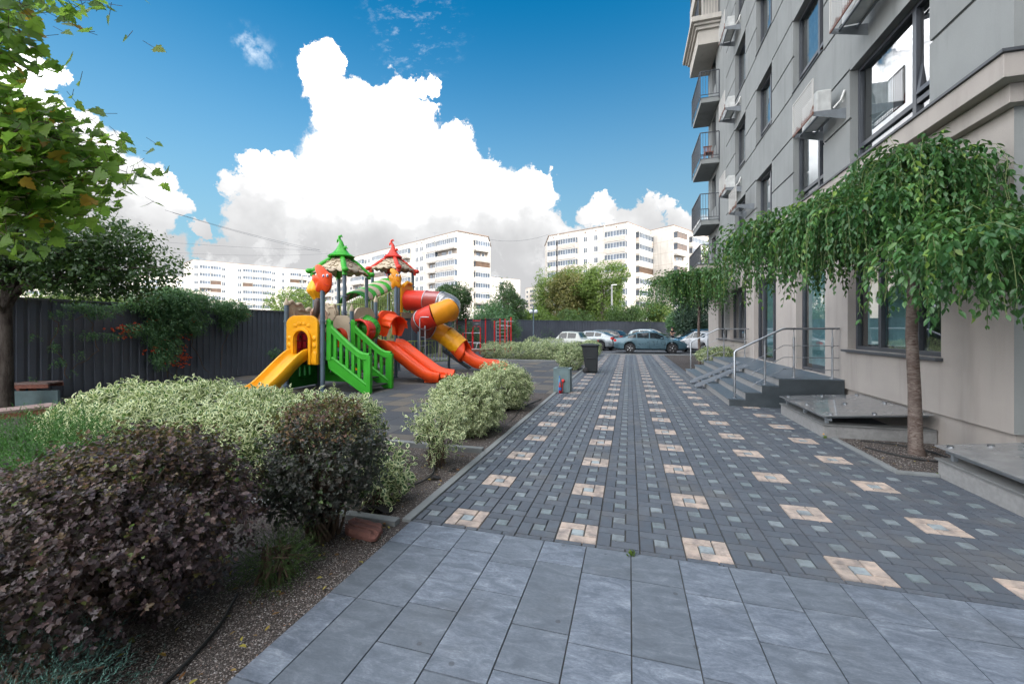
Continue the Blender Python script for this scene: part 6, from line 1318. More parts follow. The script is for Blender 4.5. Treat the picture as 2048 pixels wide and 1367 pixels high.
hose([(-1.95,5.6,.0),(-1.95,7.0,.0),(-2.1,7.9,.02),(-1.9,9.0,.01)], 'black hose beside the kerb under the dense shrubs', .010)
def scrap(c, w, l, h, a, label):
    def f(u, v):
        x = (u-.5)*w; y = (v-.5)*l*(1-.5*abs(u-.5)); z = h*math.sin(math.pi*u)**1.5*(.6+.4*math.sin(v*3+u*5))+.004; return (c[0]+x*math.cos(a)-y*math.sin(a), c[1]+x*math.sin(a)+y*math.cos(a), z)
    o = MB().grid(f, 10, 6).build('membrane_scrap', M['matblack'], smooth=60, fix=False); m = o.modifiers.new('t', 'SOLIDIFY'); m.thickness = .004; return tag(o, label, 'plastic scrap', group='torn black membrane on the gravel')
scrap((-2.12,3.12,0), .30, .13, .07, .1, 'largest torn black membrane scrap beside the cross kerb'); scrap((-2.0,3.95,0), .16, .07, .03, .3, 'black membrane scrap near the kerb in the gravel'); scrap((-2.45,4.75,0), .2, .05, .04, -.3, 'black membrane scrap by the far cross kerb left of the sparse shrub'); scrap((-1.9,4.25,0), .12, .04, .02, 1.0, 'narrow black membrane scrap right of the sparse shrub')
# fallen leaves
def fallen(n, x0, x1, ya, yb, z, lab):
    rr2 = np.random.default_rng(int(n+abs(x0)*10)); O = np.stack([rr2.uniform(x0,x1,n), rr2.uniform(ya,yb,n), np.full(n, z)], 1); D_ = np.stack([rr2.normal(size=n), rr2.normal(size=n), rr2.uniform(-.1,.2,n)], 1); N_ = np.stack([rr2.normal(size=n)*.3, rr2.normal(size=n)*.3, np.ones(n)], 1)
    o = leaves('fallen_leaves', LF['fallen'], T_OVAL, O, D_, N_, rr2.uniform(.02,.05,n), rr2.uniform(0,1,n), None); return tag(o, lab, 'leaves', kind='stuff')
LF['fallen'] = m_leaf('fallen_leaf', [(0, (0.12, 0.05, 0.02)), (.5, (0.25, 0.12, 0.04)), (.8, (0.40, 0.34, 0.05)), (1, (0.5, 0.45, 0.08))], trans=.2)
fallen(150, -2.6, -1.75, .8, 4.9, .006, 'scattered dry brown and yellow leaves on the left gravel beds'); fallen(26, 2.9, 3.9, 5.6, 6.9, .03, 'few dry leaves on the gravel around the near weeping tree trunk')
tl_ = thing('yellow_leaf', (-2.17, 3.83, 0), 'single yellow green leaf lying on the gravel near the hose', 'leaf'); leaves('blade', LF['bright'], T_WIDE, np.array([(-2.22,3.83,.012)]), np.array([(1,.1,0.05)]), np.array([(0,.2,1)]), np.array([.10]), np.array([1.0]), tl_)
# ------------------------------------------------------------------ exercise frame, lamps
gym = thing('exercise_frame', tuple(gnd(968, 26)), 'red outdoor exercise frame with bars, board and silver ladder before the far fence', 'exercise frame')
for (px, t, pt) in ((914,26,2.22),(926,25.4,1.35),(931.7,26,2.25),(945,25.4,1.45),(946,26,2.2),(960.7,26,2.2),(971,26.4,2.28),(989,27.2,2.15),(1000,26.2,2.25),(1010,26.2,2.25),(1016,27.2,2.15),(1022,26.4,2.35)):
    g = gnd(px, t); MB().tube([g, g+UP*pt], .045, 10).build('upright', M['gymred'], gym, smooth=60)
def bar(pa, pb, t, z, mt='steel', rr_=.02, t2=None): a = gnd(pa, t); c = gnd(pb, t2 or t); MB().tube([a+UP*z, c+UP*z], rr_, 8).build('bar', M[mt], gym, smooth=60)
for a in ((914,932,26,1.85),(926,960,25.5,1.34),(914,971,26,2.18,'cloth',.03),(971,1010,26.2,2.22,'cloth',.035),(1000,1027,26.3,2.08),(1000,1022,26.2,1.78),(989,1016,27.2,2.12,'cloth',.03),(931,960,26,.75,'steel',.02)): bar(*a)
ld = MB(); a = gnd(992.5, 26.6); c = gnd(1014.5, 26.8); ld.tube([a, a+UP*2.08], .022, 8); ld.tube([c, c+UP*2.08], .022, 8)
for k in range(9): ld.tube([a+UP*(.2+.235*k), c+UP*(.2+.235*k)], .018, 8)
ld.build('ladder', M['silvertube'], gym, smooth=60)
a = gnd(944.5, 25.9)+UP*1.94; c = gnd(962, 25.9)+UP*1.94; bo = MB().beam(a, c, .03, .46).build('board', M['frame'], gym)
b = MB(); nb_ = -FW*.02; b.beam(a+nb_+UP*.17+RT*.05, c+nb_+UP*.17-RT*.05, .006, .07); b.beam(a+nb_-UP*.19+RT*.08, a+nb_-UP*.19+RT*.2, .006, .05); b.beam(c+nb_-UP*.19-RT*.22, c+nb_-UP*.19-RT*.06, .006, .05); b.build('board_text', M['gymred'], bo)
b = MB(); b.beam(a+nb_+RT*.12-UP*.02, c+nb_-RT*.12-UP*.02, .006, .03); b.beam(a+nb_+RT*.2-UP*.02, c+nb_-RT*.2-UP*.02, .007, .10); b.build('board_picture', M['bracket'], bo)
a = gnd(915, 25.9)+UP*1.98; c = gnd(930, 25.9)+UP*1.98; MB().beam(a, c, .03, .26).build('board', M['frame'], gym)
b = MB(); a = gnd(948, 25.2); b.beam(a+UP*.35, a+RT*.3+UP*.35, .2, .03); b.beam(a+UP*.35+RT*.1, a+RT*.22+UP*.75, .1, .03); b.beam(a+UP*.72-RT*.05, a+RT*.4+UP*.72, .06, .03); b.build('stepper', M['signwhite'], gym)
def parklamp(px, t, h, label):
    g = gnd(px, t); r = thing('park_lamp', tuple(g), label, 'lamp'); MB().tube([g, g+UP*.5, g+UP*h], [.06,.045,.035], 10).build('pole', M['post'], r, smooth=60)
    for s_ in (-1, 1):
        c = g+RT*(s_*.15)+UP*(h-.32); MB().ball(c, .13, n=14, m=10).build('globe', M['globe'], r, smooth=180)
        MB().tube([g+UP*(h-.1), g+RT*(s_*.05)+UP*(h+.02), g+RT*(s_*.13)+UP*(h+.04), g+RT*(s_*.15)+UP*(h-.08), c+UP*.12], .012, 6).build('arm', M['post'], r, smooth=60)
parklamp(1067, 25.6, 3.0, 'double globe park lamp rising from the hedge before the far fence')
def mast(px, t, h, label):
    g = gnd(px, t); r = thing('lamp_post', tuple(g), label, 'lamp post', group='tall lamp posts beyond the far fence'); MB().tube([g, g+UP*h], [.16,.10], 10).build('pole', M['concrete'], r, smooth=60); MB().beam(g+UP*h-RT*.05, g+UP*(h+.05)+RT*.7, .22, .12).build('lamp_head', M['ac'], r, bevel=.02)
mast(1223.5, 56, 7.6, 'tall lamp post left of the pair, before the white corner block'); mast(1315, 56, 7.7, 'tall lamp post right of the pair, nearer the conifer'); mast(604, 60, 9.5, 'distant lamp post behind the balloon figure')
# ------------------------------------------------------------------ cars
def interp(pts): xs = [p[0] for p in pts]; zs_ = [p[1] for p in pts]; return lambda x: float(np.interp(x, xs, zs_))
def car(loc, rz, label, paint, L_=4.65, W=1.78, belt=None, roof=None, wb=2.65, wr=.33, win=None, wind=None, rearw=None, lights='modern', group='cars parked by the far fence', name='parked_car', boxy=0.0, zs0=.24):
    r = thing(name, loc, label, 'car', rz=rz, group=group); hb, hr = interp(belt), interp(roof); xw = (-wb/2-.02*0, wb/2); xo = .08
    cxw = [x+xo*0 for x in xw]; ra = wr+.055
    st = sorted(set([round(-L_/2+L_*i/46, 3) for i in range(47)]+[round(c+ra*math.cos(a), 3) for c in cxw for a in np.linspace(0.02, math.pi-.02, 11)]))
    def hw(x): e = abs(x)/(L_/2); return W/2*(1-(.16-.10*boxy)*e**6-.03*e**2)
    def zl(x):
        z = zs0+.10*max(0, (abs(x)/(L_/2)-.82)/.18)
        for c in cxw:
            if abs(x-c) < ra: z = max(z, wr+math.sqrt(ra*ra-(x-c)**2)*.97)
        return z
    vs = []; fs = []; K = 8
    for x in st:
        w = hw(x); zb = hb(x); z0 = zl(x); end = min(1, (L_/2-abs(x))/.10); zz = z0+(zb-z0)*(1-end)*.25*0; mid = max(z0+.02, z0+(zb-z0)*.45)
        vs += [(x, -w*.90, z0), (x, -w, min(mid, z0+.08)), (x, -w*1.0, mid), (x, -w*.985, zb-.10), (x, -w*.93, zb-.025), (x, -w*.80, zb), (x, -w*.4, zb+.015), (x, 0, zb+.02)]
    n = len(st); base = len(vs); vs += [(x, -y, z) for (x, y, z) in vs]
    for i in range(n-1):
        for k in range(K-1): fs += [(i*K+k, (i+1)*K+k, (i+1)*K+k+1, i*K+k+1), (base+i*K+k, base+i*K+k+1, base+(i+1)*K+k+1, base+(i+1)*K+k)]
    for e in (0, n-1): fs += [tuple(e*K+k for k in range(K))+tuple(base+e*K+k for k in range(K-1, -1, -1))]
    MB().add(vs, fs).build('body', paint, r, local=True, smooth=42, bevel=0)
    xs_ = [p[0] for p in roof]; gx = np.linspace(xs_[0], xs_[-1], 34); vs = []; fs = []; K = 5
    def gh(x, v): zb = hb(x)-.02; zr = max(hr(x), zb+.001); w = hw(x); return (-w*(.93-.235*v*min(1, (zr-zb)/.45)), zb+(zr-.03-zb)*v)
    for x in gx:
        zb = hb(x)-.02; zr = max(hr(x), zb+.001); a0 = gh(x, 0); a1 = gh(x, 1)
        vs += [(x, a0[0], a0[1]), (x, a1[0], a1[1]), (x, a1[0]*.88, zr), (x, a1[0]*.4, zr+.018), (x, 0, zr+.02)]
    n = len(gx); base = len(vs); vs += [(x, -y, z) for (x, y, z) in vs]
    for i in range(n-1):
        for k in range(K-1): fs += [(i*K+k, (i+1)*K+k, (i+1)*K+k+1, i*K+k+1), (base+i*K+k, base+i*K+k+1, base+(i+1)*K+k+1, base+(i+1)*K+k)]
    cab = MB().add(vs, fs).build('cabin', paint, r, local=True, smooth=42, fix=False)
    for (xa, xb) in win:       # side windows
        for s_ in (-1, 1):
            def f(u, v):
                x = xa+(xb-xa)*u; lo, hi = gh(x, .13), gh(x, .90); y = lo[0]+(hi[0]-lo[0])*v; z = lo[1]+(hi[1]-lo[1])*v; return (x, (y-.006)*-s_ if s_ > 0 else (y-.006), z)
            MB().grid(f, 12, 3).build('side_window', M['carglass'], cab, local=True, smooth=180, fix=True)
    for nm, (xa, xb) in (('windscreen', wind), ('rear_window', rearw)):
        def f(u, v): x = xa+(xb-xa)*u; zb = hb(x)-.02; zr = max(hr(x), zb); w = -gh(x, 1)[0]*.84; return (x, w*(2*v-1), zr+.012+.020*(1-abs(2*v-1)))
        MB().grid(f, 8, 10).build(nm, M['carglass'], cab, local=True, smooth=180, fix=True)
    for c in cxw:
        for s_ in (-1, 1):
            y = s_*(W/2-.12); t_ = MB(); t_.lathe([(wr*.62,-.10),(wr*.95,-.10),(wr,-.07),(wr,.07),(wr*.95,.10),(wr*.62,.10)], (c, y, wr), 26, 'Y'); w_ = t_.build('wheel', M['black'], r, local=True, smooth=40)
            q = MB(); q.lathe([(wr*.60,-.02),(wr*.66,s_*.095),(wr*.60,s_*.098),(wr*.58,s_*.05)], (c, y, wr), 24, 'Y')
            for k in range(5):
                for da in (-.13, .13): a = 2*math.pi*k/5+da; q.beam((c+.05*math.cos(a), y+s_*.085, wr+.05*math.sin(a)), (c+wr*.62*math.cos(a-da*.3), y+s_*.088, wr+wr*.62*math.sin(a-da*.3)), .02, .028, (0,1,0))
            q.lathe([(.05,s_*.06),(.05,s_*.10),(.03,s_*.105)], (c, y, wr), 12, 'Y'); q.build('rim', M['rim'], w_, local=True)
            MB().lathe([(ra-.02,-.25),(ra-.005,.02)], (c, s_*(W/2-.05)-(0 if s_>0 else 0), wr), 20, 'Y').build('wheel_well', M['black'], r, local=True) if False else None
    MB().box(-L_/2+.25, L_/2-.25, -W/2+.22, W/2-.22, .2, .62).build('underbody', M['black'], r, local=True)
    xr, xf = -L_/2, L_/2; zr_, zf_ = hb(xr+.05), hb(xf-.05)
    for s_ in (-1, 1):
        w = hw(xr+.1); MB().box(xr-.01, xr+.16, min(s_*w*.55, s_*w*1.005), max(s_*w*.55, s_*w*1.005), zr_-.22, zr_-.07).build('tail_light', M['taillight'], r, local=True, bevel=.02)
        w = hw(xf-.1); MB().box(xf-.18, xf+.008, min(s_*w*.6, s_*w*1.003), max(s_*w*.6, s_*w*1.003), zf_-.20, zf_-.08).build('headlight', M['headlight'], r, local=True, bevel=.02)
        MB().ball((wind[1]-.42 if wind[1] < wind[0] else wind[1]-.55, s_*(W/2+.06), hb(.5)+.06), .07, .09, .055).build('mirror', paint, r, local=True, smooth=180)
        for xh in ((win[0][0]+.15), (win[-1][0]+.1)): MB().box(xh, xh+.16, min(s_*W/2*.99, s_*(W/2*.99+.025)), max(s_*W/2*.99, s_*(W/2*.99+.025)), hb(0)-.13, hb(0)-.105).build('door_handle', paint, r, local=True, bevel=.005)
    b = MB()
    for s_ in (-1, 1):
        for xg in [win[0][0]-.05]+[w_[1]+.03 for w_ in win]: b.box(xg-.004, xg+.004, min(s_*hw(xg)*.9, s_*(hw(xg)*1.003)), max(s_*hw(xg)*.9, s_*(hw(xg)*1.003)), .36, hb(xg)-.1)
    b.build('door_gap', M['black'], r, local=True)
    MB().box(xf-.03, xf+.012, -.45, .45, .42, zf_-.12).build('grille', M['black'], r, local=True); MB().box(xr-.014, xr+.02, -.26, .26, zr_-.28, zr_-.17).build('number_plate', M['signwhite'], r, local=True)
    return r
def paint(name, c, metal=.55, rough=.3): return simple(name, c, rough, metal, var=.03, coat=.6, spec=.5)
SB = [(-2.35,.80),(-2.3,.98),(-1.7,1.02),(0,.94),(1.0,.92),(1.7,.84),(2.15,.70),(2.33,.55)]; SR = [(-1.78,1.0),(-1.35,1.19),(-.75,1.38),(-.1,1.44),(.35,1.41),(1.28,.92)]
g = gnd(1299, 27.6); car(tuple(g), rad(3), 'grey green sedan standing side on across the end of the path', paint('sedan_paint', (0.065, 0.125, 0.16), .35), belt=SB, roof=SR, win=[(-1.45,-.92),(-.86,-.12),(-.04,.80)], wind=(.42,1.22), rearw=(-1.7,-1.0))
OB = [(-2.03,.80),(-2.0,.90),(-1.1,.92),(0,.90),(.95,.88),(1.95,.82),(2.03,.70)]; OR = [(-1.25,.92),(-.95,1.36),(-.2,1.42),(.25,1.40),(.72,.90)]
g = gnd(1136, 29.5); car(tuple(g), rad(180-14), 'pale boxy old sedan behind the hedge', paint('cream_paint', (0.36, 0.385, 0.36), .1, .4), L_=4.07, W=1.61, wb=2.42, wr=.30, belt=OB, roof=OR, win=[(-.85,-.25),(-.18,.42)], wind=(.28,.68), rearw=(-1.2,-.98), boxy=1.0)
HB = [(-2.2,.75),(-2.15,1.05),(-1.4,1.04),(0,.96),(1.1,.93),(1.9,.80),(2.18,.55)]; HR = [(-2.05,1.06),(-1.3,1.34),(-.5,1.45),(.2,1.44),(1.3,.93)]
g = gnd(1182, 32); car(tuple(g), rad(180-25), 'silver liftback parked between the old sedan and the black one', paint('silver_paint', (0.26, 0.29, 0.31), .5), L_=4.4, belt=HB, roof=HR, win=[(-1.3,-.75),(-.68,.1),(.17,.85)], wind=(.3,1.2), rearw=(-1.95,-1.35), wb=2.6)
EB = [(-2.3,.85),(-2.25,1.10),(-1.4,1.08),(0,1.02),(1.1,.98),(1.9,.88),(2.3,.60)]; ER = [(-2.2,1.12),(-1.85,1.46),(-1.0,1.55),(.2,1.54),(1.35,.98)]
g = gnd(1199, 34.6); car(tuple(g), rad(180-25), 'black estate car with red tail lights behind the silver liftback', paint('black_paint', (0.016, 0.019, 0.024), .3), L_=4.6, W=1.85, belt=EB, roof=ER, win=[(-1.7,-.95),(-.88,0),(.07,.95)], wind=(.35,1.28), rearw=(-2.15,-1.9), wb=2.7)
MBt = [(-2.1,.8),(-2.05,1.0),(-1,1.0),(0,.97),(1.0,.95),(1.7,.85),(2.08,.6)]; MR = [(-2.0,1.02),(-1.75,1.46),(-1,1.58),(0,1.57),(1.35,.95)]
g = gnd(1303, 36.5); car(tuple(g), rad(-28), 'light silver hatchback behind the grey green sedan', paint('ice_paint', (0.30, 0.35, 0.37), .4), L_=4.15, belt=MBt, roof=MR, win=[(-1.5,-.85),(-.78,.05),(.12,.95)], wind=(.25,1.25), rearw=(-1.95,-1.75), wb=2.5)
g = gnd(1391, 31.5); car(tuple(g), rad(196), 'blue grey hatchback half hidden behind the handrail', paint('blue_paint', (0.06, 0.16, 0.25), .5), L_=4.2, belt=MBt, roof=MR, win=[(-1.5,-.85),(-.78,.05),(.12,.95)], wind=(.25,1.25), rearw=(-1.95,-1.75), wb=2.5)
g = gnd(1408, 27.5); car(tuple(g), rad(112), 'white car showing red tail lights between the handrail bars', paint('white_paint', (0.42, 0.43, 0.45), .05, .3), L_=4.0, W=1.7, belt=HB, roof=HR, win=[(-1.3,-.75),(-.68,.1),(.17,.85)], wind=(.3,1.2), rearw=(-1.95,-1.35), wb=2.4)
tp = thing('covered_motorcycle', tuple(gnd(1237, 34)), 'motorcycle under a crumpled silver cover between the cars', 'motorcycle'); g = gnd(1238, 34)
def tf(u, v):
    a = 2*math.pi*u; h = 1.42*(1-v)**.8; w = .75*v**.7+.05; x = w*1.25*math.cos(a)+.35*(1-v)*-1; y = w*.6*math.sin(a); k = 1+.10*math.sin(a*5+v*4)+.05*math.sin(a*11); return g+RT*(x*k)+FW*(y*k)+UP*h
MB().grid(tf, 34, 12).build('cover', M['tarp'], tp, smooth=40, fix=False)
for s_ in (-1, 1): MB().lathe([(.16,-.05),(.27,-.05),(.30,0),(.27,.05),(.16,.05)], tuple(g+RT*(s_*.62)+UP*.28), 18, 'Y').build('wheel', M['black'], tp, smooth=50)
# ------------------------------------------------------------------ people
def skin_obj(name, joints, edges, mat, parent, sub=2):
    keys = list(joints); me = bpy.data.meshes.new(name); me.from_pydata([joints[k][0] for k in keys], [(keys.index(a), keys.index(b)) for a, b in edges], []); me.materials.append(mat)
    o = link_mesh(name, me, parent); m = o.modifiers.new('skin', 'SKIN'); m.use_smooth_shade = True
    for i, k in enumerate(keys):
        sv = me.skin_vertices[0].data[i]; rr_ = joints[k][1]; sv.radius = rr_ if isinstance(rr_, tuple) else (rr_, rr_); sv.use_root = (i == 0)
    s = o.modifiers.new('sub', 'SUBSURF'); s.levels = sub; s.render_levels = sub; return o
def person(base, facing, label, H, pose, shirt, trousers, hairc, long_hair=False, cap=False, name='person', shirt_low=.98, sleeve=True, trouser_top=1.0):
    base = Vector(base); f = Vector(facing).normalized(); rt = f.cross(UP).normalized(); k = H/1.75; r = thing(name, tuple(base), label, 'person')
    def P_(x, y, z): return tuple(base+rt*(x*k)+f*(y*k)+UP*(z*k))
    J = {'pelvis': (P_(0,0,.98), (.14*k,.10*k)), 'belly': (P_(0,.01,1.10), (.125*k,.09*k)), 'chest': (P_(0,.01,1.28), (.155*k,.10*k)), 'neckb': (P_(0,-.01,1.44), (.08*k,.06*k)), 'neck': (P_(0,0,1.51), .045*k), 'head': (P_(0,.02,1.60), .075*k), 'crown': (P_(0,.0,1.68), .07*k)}
    E = [('pelvis','belly'),('belly','chest'),('chest','neckb'),('neckb','neck'),('neck','head'),('head','crown')]
    for s_, n_ in ((-1,'l'),(1,'r')):
        el, wr_ = pose[n_]; J['sh'+n_] = (P_(s_*.17,-.01,1.40), .055*k); J['el'+n_] = (P_(*el), .038*k); J['wr'+n_] = (P_(*wr_), .026*k); d = (Vector(wr_)-Vector(el)).normalized(); J['pm'+n_] = (P_(*(Vector(wr_)+d*.06)), (.035*k,.018*k))
        E += [('chest','sh'+n_),('sh'+n_,'el'+n_),('el'+n_,'wr'+n_),('wr'+n_,'pm'+n_)]
        side = d.cross(f).normalized() if abs(d.dot(f)) < .95 else rt
        for q in range(4): a = Vector(wr_)+d*.09+Vector((0,1,0))*(.028*(q-1.5)); J[f'f{q}{n_}'] = (P_(*a), .0095*k); J[f'g{q}{n_}'] = (P_(*(a+d*(.055-.008*abs(q-1.5))+Vector((0,.012,-.01)))), .008*k); E += [('pm'+n_, f'f{q}{n_}'),(f'f{q}{n_}', f'g{q}{n_}')]
        a = Vector(wr_)+d*.03+Vector((0,.04,0)); J['th'+n_] = (P_(*a), .011*k); J['tt'+n_] = (P_(*(a+d*.04+Vector((0,.02,0)))), .009*k); E += [('wr'+n_,'th'+n_),('th'+n_,'tt'+n_)]
        J['hp'+n_] = (P_(s_*.095,0,.90), .095*k); J['kn'+n_] = (P_(s_*.10,.015,.50), .06*k); J['an'+n_] = (P_(s_*.105,-.02,.09), .04*k); J['to'+n_] = (P_(s_*.12,.12,.035), (.04*k,.03*k)); E += [('pelvis','hp'+n_),('hp'+n_,'kn'+n_),('kn'+n_,'an'+n_),('an'+n_,'to'+n_)]
    skin_obj('body', J, E, M['skin'], r)
    fc = MB(); [fc.ball(P_(s_*.03,.088,1.62), .010*k, .007*k, .006*k, 8, 6) for s_ in (-1,1)]; fc.tube([P_(-.02,.092,1.565), P_(0,.096,1.562), P_(.02,.092,1.565)], .004*k, 5); fc.build('eyes_and_mouth', M['black'], r)
    b = MB(); b.tube([P_(0,.085,1.62), P_(0,.108,1.59), P_(0,.09,1.583)], [.006*k,.012*k,.008*k], 6); [b.ball(P_(s_*.077,.0,1.605), .01*k, .018*k, .03*k, 8, 6) for s_ in (-1,1)]; b.build('nose_and_ears', M['skin'], r, smooth=180)
    h = MB(); h.ball(P_(0,-.015,1.655), .088*k, .098*k, .085*k, 16, 10)
    if long_hair: h.tube([P_(0,-.03,1.70), P_(0,-.075,1.62), P_(0.01,-.10,1.50), P_(0.0,-.13,1.36), P_(-.01,-.13,1.22), P_(-.01,-.125,1.14)], [.07*k,.088*k,.085*k,.085*k,.06*k,.02*k], 12)
    h.build('hair', M[hairc], r, smooth=180)
    if cap: c = MB(); c.ball(P_(0,0,1.69), .094*k, .10*k, .07*k, 16, 8); c.tube([P_(0,.06,1.68), P_(0,.17,1.665)], [.07*k,.05*k], 10); c.build('cap', M['cloth'], r, smooth=60)
    e = .012*k; C = {q: (J[q][0], tuple(v+e for v in (J[q][1] if isinstance(J[q][1], tuple) else (J[q][1],)*2))) for q in J}
    if sleeve:
        T = {q: C[q] for q in ('belly','pelvis','chest','neckb','shl','shr')}; T['al'] = (tuple(Vector(J['shl'][0]).lerp(Vector(J['ell'][0]), .55)), .058*k); T['ar'] = (tuple(Vector(J['shr'][0]).lerp(Vector(J['elr'][0]), .55)), .058*k)
        skin_obj('t_shirt', T, [('belly','pelvis'),('belly','chest'),('chest','neckb'),('chest','shl'),('chest','shr'),('shl','al'),('shr','ar')], M[shirt], r)
    else: skin_obj('crop_top', {'a': (P_(0,.01,1.20), (.15*k,.108*k)), 'b': (P_(0,.01,1.30), (.168*k,.115*k))}, [('a','b')], M[shirt], r); [MB().tube([P_(s_*.07,-.10,1.29), P_(s_*.09,-.06,1.43), P_(s_*.08,.05,1.42)], .01*k, 6).build('strap', M[shirt], r) for s_ in (-1,1)]
    L2 = {q: C[q] for q in ('pelvis','hpl','hpr','knl','knr','anl','anr')}; skin_obj('trousers', L2, [('pelvis','hpl'),('hpl','knl'),('knl','anl'),('pelvis','hpr'),('hpr','knr'),('knr','anr')], M[trousers], r)
    for n_ in 'lr': skin_obj('shoe', {'a': (C['an'+n_][0], .048*k), 'b': (C['to'+n_][0], (.05*k,.036*k))}, [('a','b')], M['black'], r, 1)
    return r
person((-8.0, 9.12, .80), (-.25, 1, 0), 'young woman with long brown hair and black crop top standing on the play deck', 1.62, {'l': ((-.24,.02,1.16), (-.27,.08,.92)), 'r': ((.24,.02,1.16), (.27,.08,.92))}, 'cloth', 'denim', 'hair', long_hair=True, sleeve=False)
g = gnd(1344, 39.2); person(tuple(g), (.75, -.65, 0), 'man in black t-shirt and cap looking at his phone by the far fence', 1.80, {'l': ((-.24,.02,1.14), (-.06,.24,1.16)), 'r': ((.24,.02,1.14), (.06,.24,1.18))}, 'cloth', 'denim', 'hair', cap=True)
ph = thing('phone', (g.x+.2, g.y-.2, 1.2), 'small dark phone held by the man in the black cap', 'phone'); f_ = Vector((.75,-.65,0)).normalized(); c = g+f_*.33+UP*1.26; MB().beam(c-UP*.07, c+UP*.07+f_*.03, .07, .01, f_).build('case', M['black'], ph, bevel=.003)

for (x, y, lab) in ((.02, 2.99, 'tiny green weed in the joint between slabs and patterned paving'), (2.72, 6.97, 'small weed with a yellow flower at the corner of the light well'), (3.17, 5.52, 'tuft of weeds at the corner of the lower light well')):
    w = thing('weed', (x, y, 0), lab, 'weed', group='weeds in the paving joints'); n = 14; O = np.tile((x, y, .0), (n, 1))+RNG.normal(size=(n, 3))*(.012,.012,0); D_ = np.stack([RNG.normal(size=n)*.6, RNG.normal(size=n)*.6, np.ones(n)], 1); leaves('blades', LF['bright'], T_OVAL, O, D_, rand_unit(n), RNG.uniform(.02,.05,n), RNG.uniform(0,1,n), w)
    if x == 2.72: MB().ball((x-.01, y, .06), .012, .012, .007).build('flower', M['yellow'], w)
# ------------------------------------------------------------------ distant apartment blocks
_cache = {}
def far_window(w, h, kind):
    key = ('w', round(w, 2), h, kind)
    if key not in _cache:
        b = MB(); b.m = 0; t = .09; b.box(0, w, -.05, .02, 0, t); b.box(0, w, -.05, .02, h-t, h); b.box(0, t, -.05, .02, t, h-t); b.box(w-t, w, -.05, .02, t, h-t); b.box(w*.5-.04, w*.5+.04, -.045, .02, t, h-t); b.m = 1; b.box(t, w-t, -.02, .015, t, h-t)
        me = bpy.data.meshes.new('window'); me.from_pydata(b.v, [], b.f); me.materials.append(M['pvc']); me.materials.append(M['farglass']); me.polygons.foreach_set('material_index', b.mi); me.update(); _cache[key] = me
    return _cache[key]
def far_balcony(w, kind):
    """kind: 0 glazed white, 1 glazed brown, 2 open, 3 lattice parapet glazed"""
    key = ('b', round(w, 1), kind)
    if key not in _cache:
        b = MB(); D_ = -1.0; h = 2.75; b.m = 0; b.box(0, w, D_, 0, -.12, .02)
        b.m = 3 if kind == 3 else (0 if kind != 2 else 0); b.box(0, w, D_-.02, D_+.06, .02, 1.05); b.box(0, .08, D_+.06, 0, .02, 1.05); b.box(w-.08, w, D_+.06, 0, .02, 1.05)
        if kind != 2:
            n = max(3, int(w/.8)); b.m = 1 if kind != 1 else 2
            for i in range(n+1): x = .03+(w-.06)*i/n; b.box(x-.03, x+.03, D_, D_+.05, 1.06, 2.45)
            b.box(0, w, D_-.01, D_+.055, 1.05, 1.12); b.box(0, w, D_-.01, D_+.055, 2.45, 2.55); b.m = 4 if kind != 1 else 2; b.box(.05, w-.05, D_+.02, D_+.03, 1.12, 2.45); b.m = 4; b.box(0.02, .06, D_+.06, 0, 1.12, 2.45); b.box(w-.06, w-.02, D_+.06, 0, 1.12, 2.45)
        b.m = 0; b.box(-.05, w+.05, D_-.08, 0, 2.60, 2.72); b.m = 5; b.box(.1, w-.1, -.02, .01, .02, 2.5)
        if kind == 2: b.m = 4; b.box(w*.2, w*.45, -.06, -.021, .9, 2.3); b.m = 1; b.box(w*.55, w*.75, -.06, -.021, .05, 2.3); b.m = 4; b.box(w*.57, w*.73, -.08, -.061, 1.0, 2.2)
        me = bpy.data.meshes.new('balcony'); me.from_pydata(b.v, [], b.f)
        for m_ in ('white2', 'pvc', 'brownglass', 'lattice', 'farglass', 'loggia'): me.materials.append(M[m_])
        me.polygons.foreach_set('material_index', b.mi); me.update(); _cache[key] = me
    return _cache[key]
def m_lattice():
    t = NT('lattice_parapet'); o = t.obj(); c = t.n('ShaderNodeTexChecker'); t.l(t.map(o, (1,1,1), (0, rad(45), 0)), c.inputs['Vector']); c.inputs['Scale'].default_value = 4.2
    t.col(t.mix(c.outputs['Fac'], (0.58, 0.52, 0.47), (0.30, 0.25, 0.22))).P(rough=.85); return t.m
M['lattice'] = m_lattice()
def m_panel(name, c, c2):
    t = NT(name); o = t.obj(); n = t.noise(o, .35, 5); s = t.n('ShaderNodeSeparateXYZ'); t.l(o, s.inputs[0]); z = t.math('FRACT', t.math('DIVIDE', t.math('ADD', s.outputs[2], -.2), 3.0)); seam = t.math('LESS_THAN', z, .035)
    st = t.noise(t.map(o, (.9,.9,.09)), 1.5, 5, .65); cc = t.mix(t.rng(st, .46, .7, 0, .6), t.mix(t.rng(n, .35, .7), c, c2), tuple(x*.74 for x in c2)); t.col(t.mix(t.math('MULTIPLY', seam, .55), cc, (0.33, 0.25, 0.2))).P(rough=.9, spec=.1); return t.m
M['fpanel'] = m_panel('white_block_panels', (0.64, 0.60, 0.55), (0.54, 0.505, 0.46))
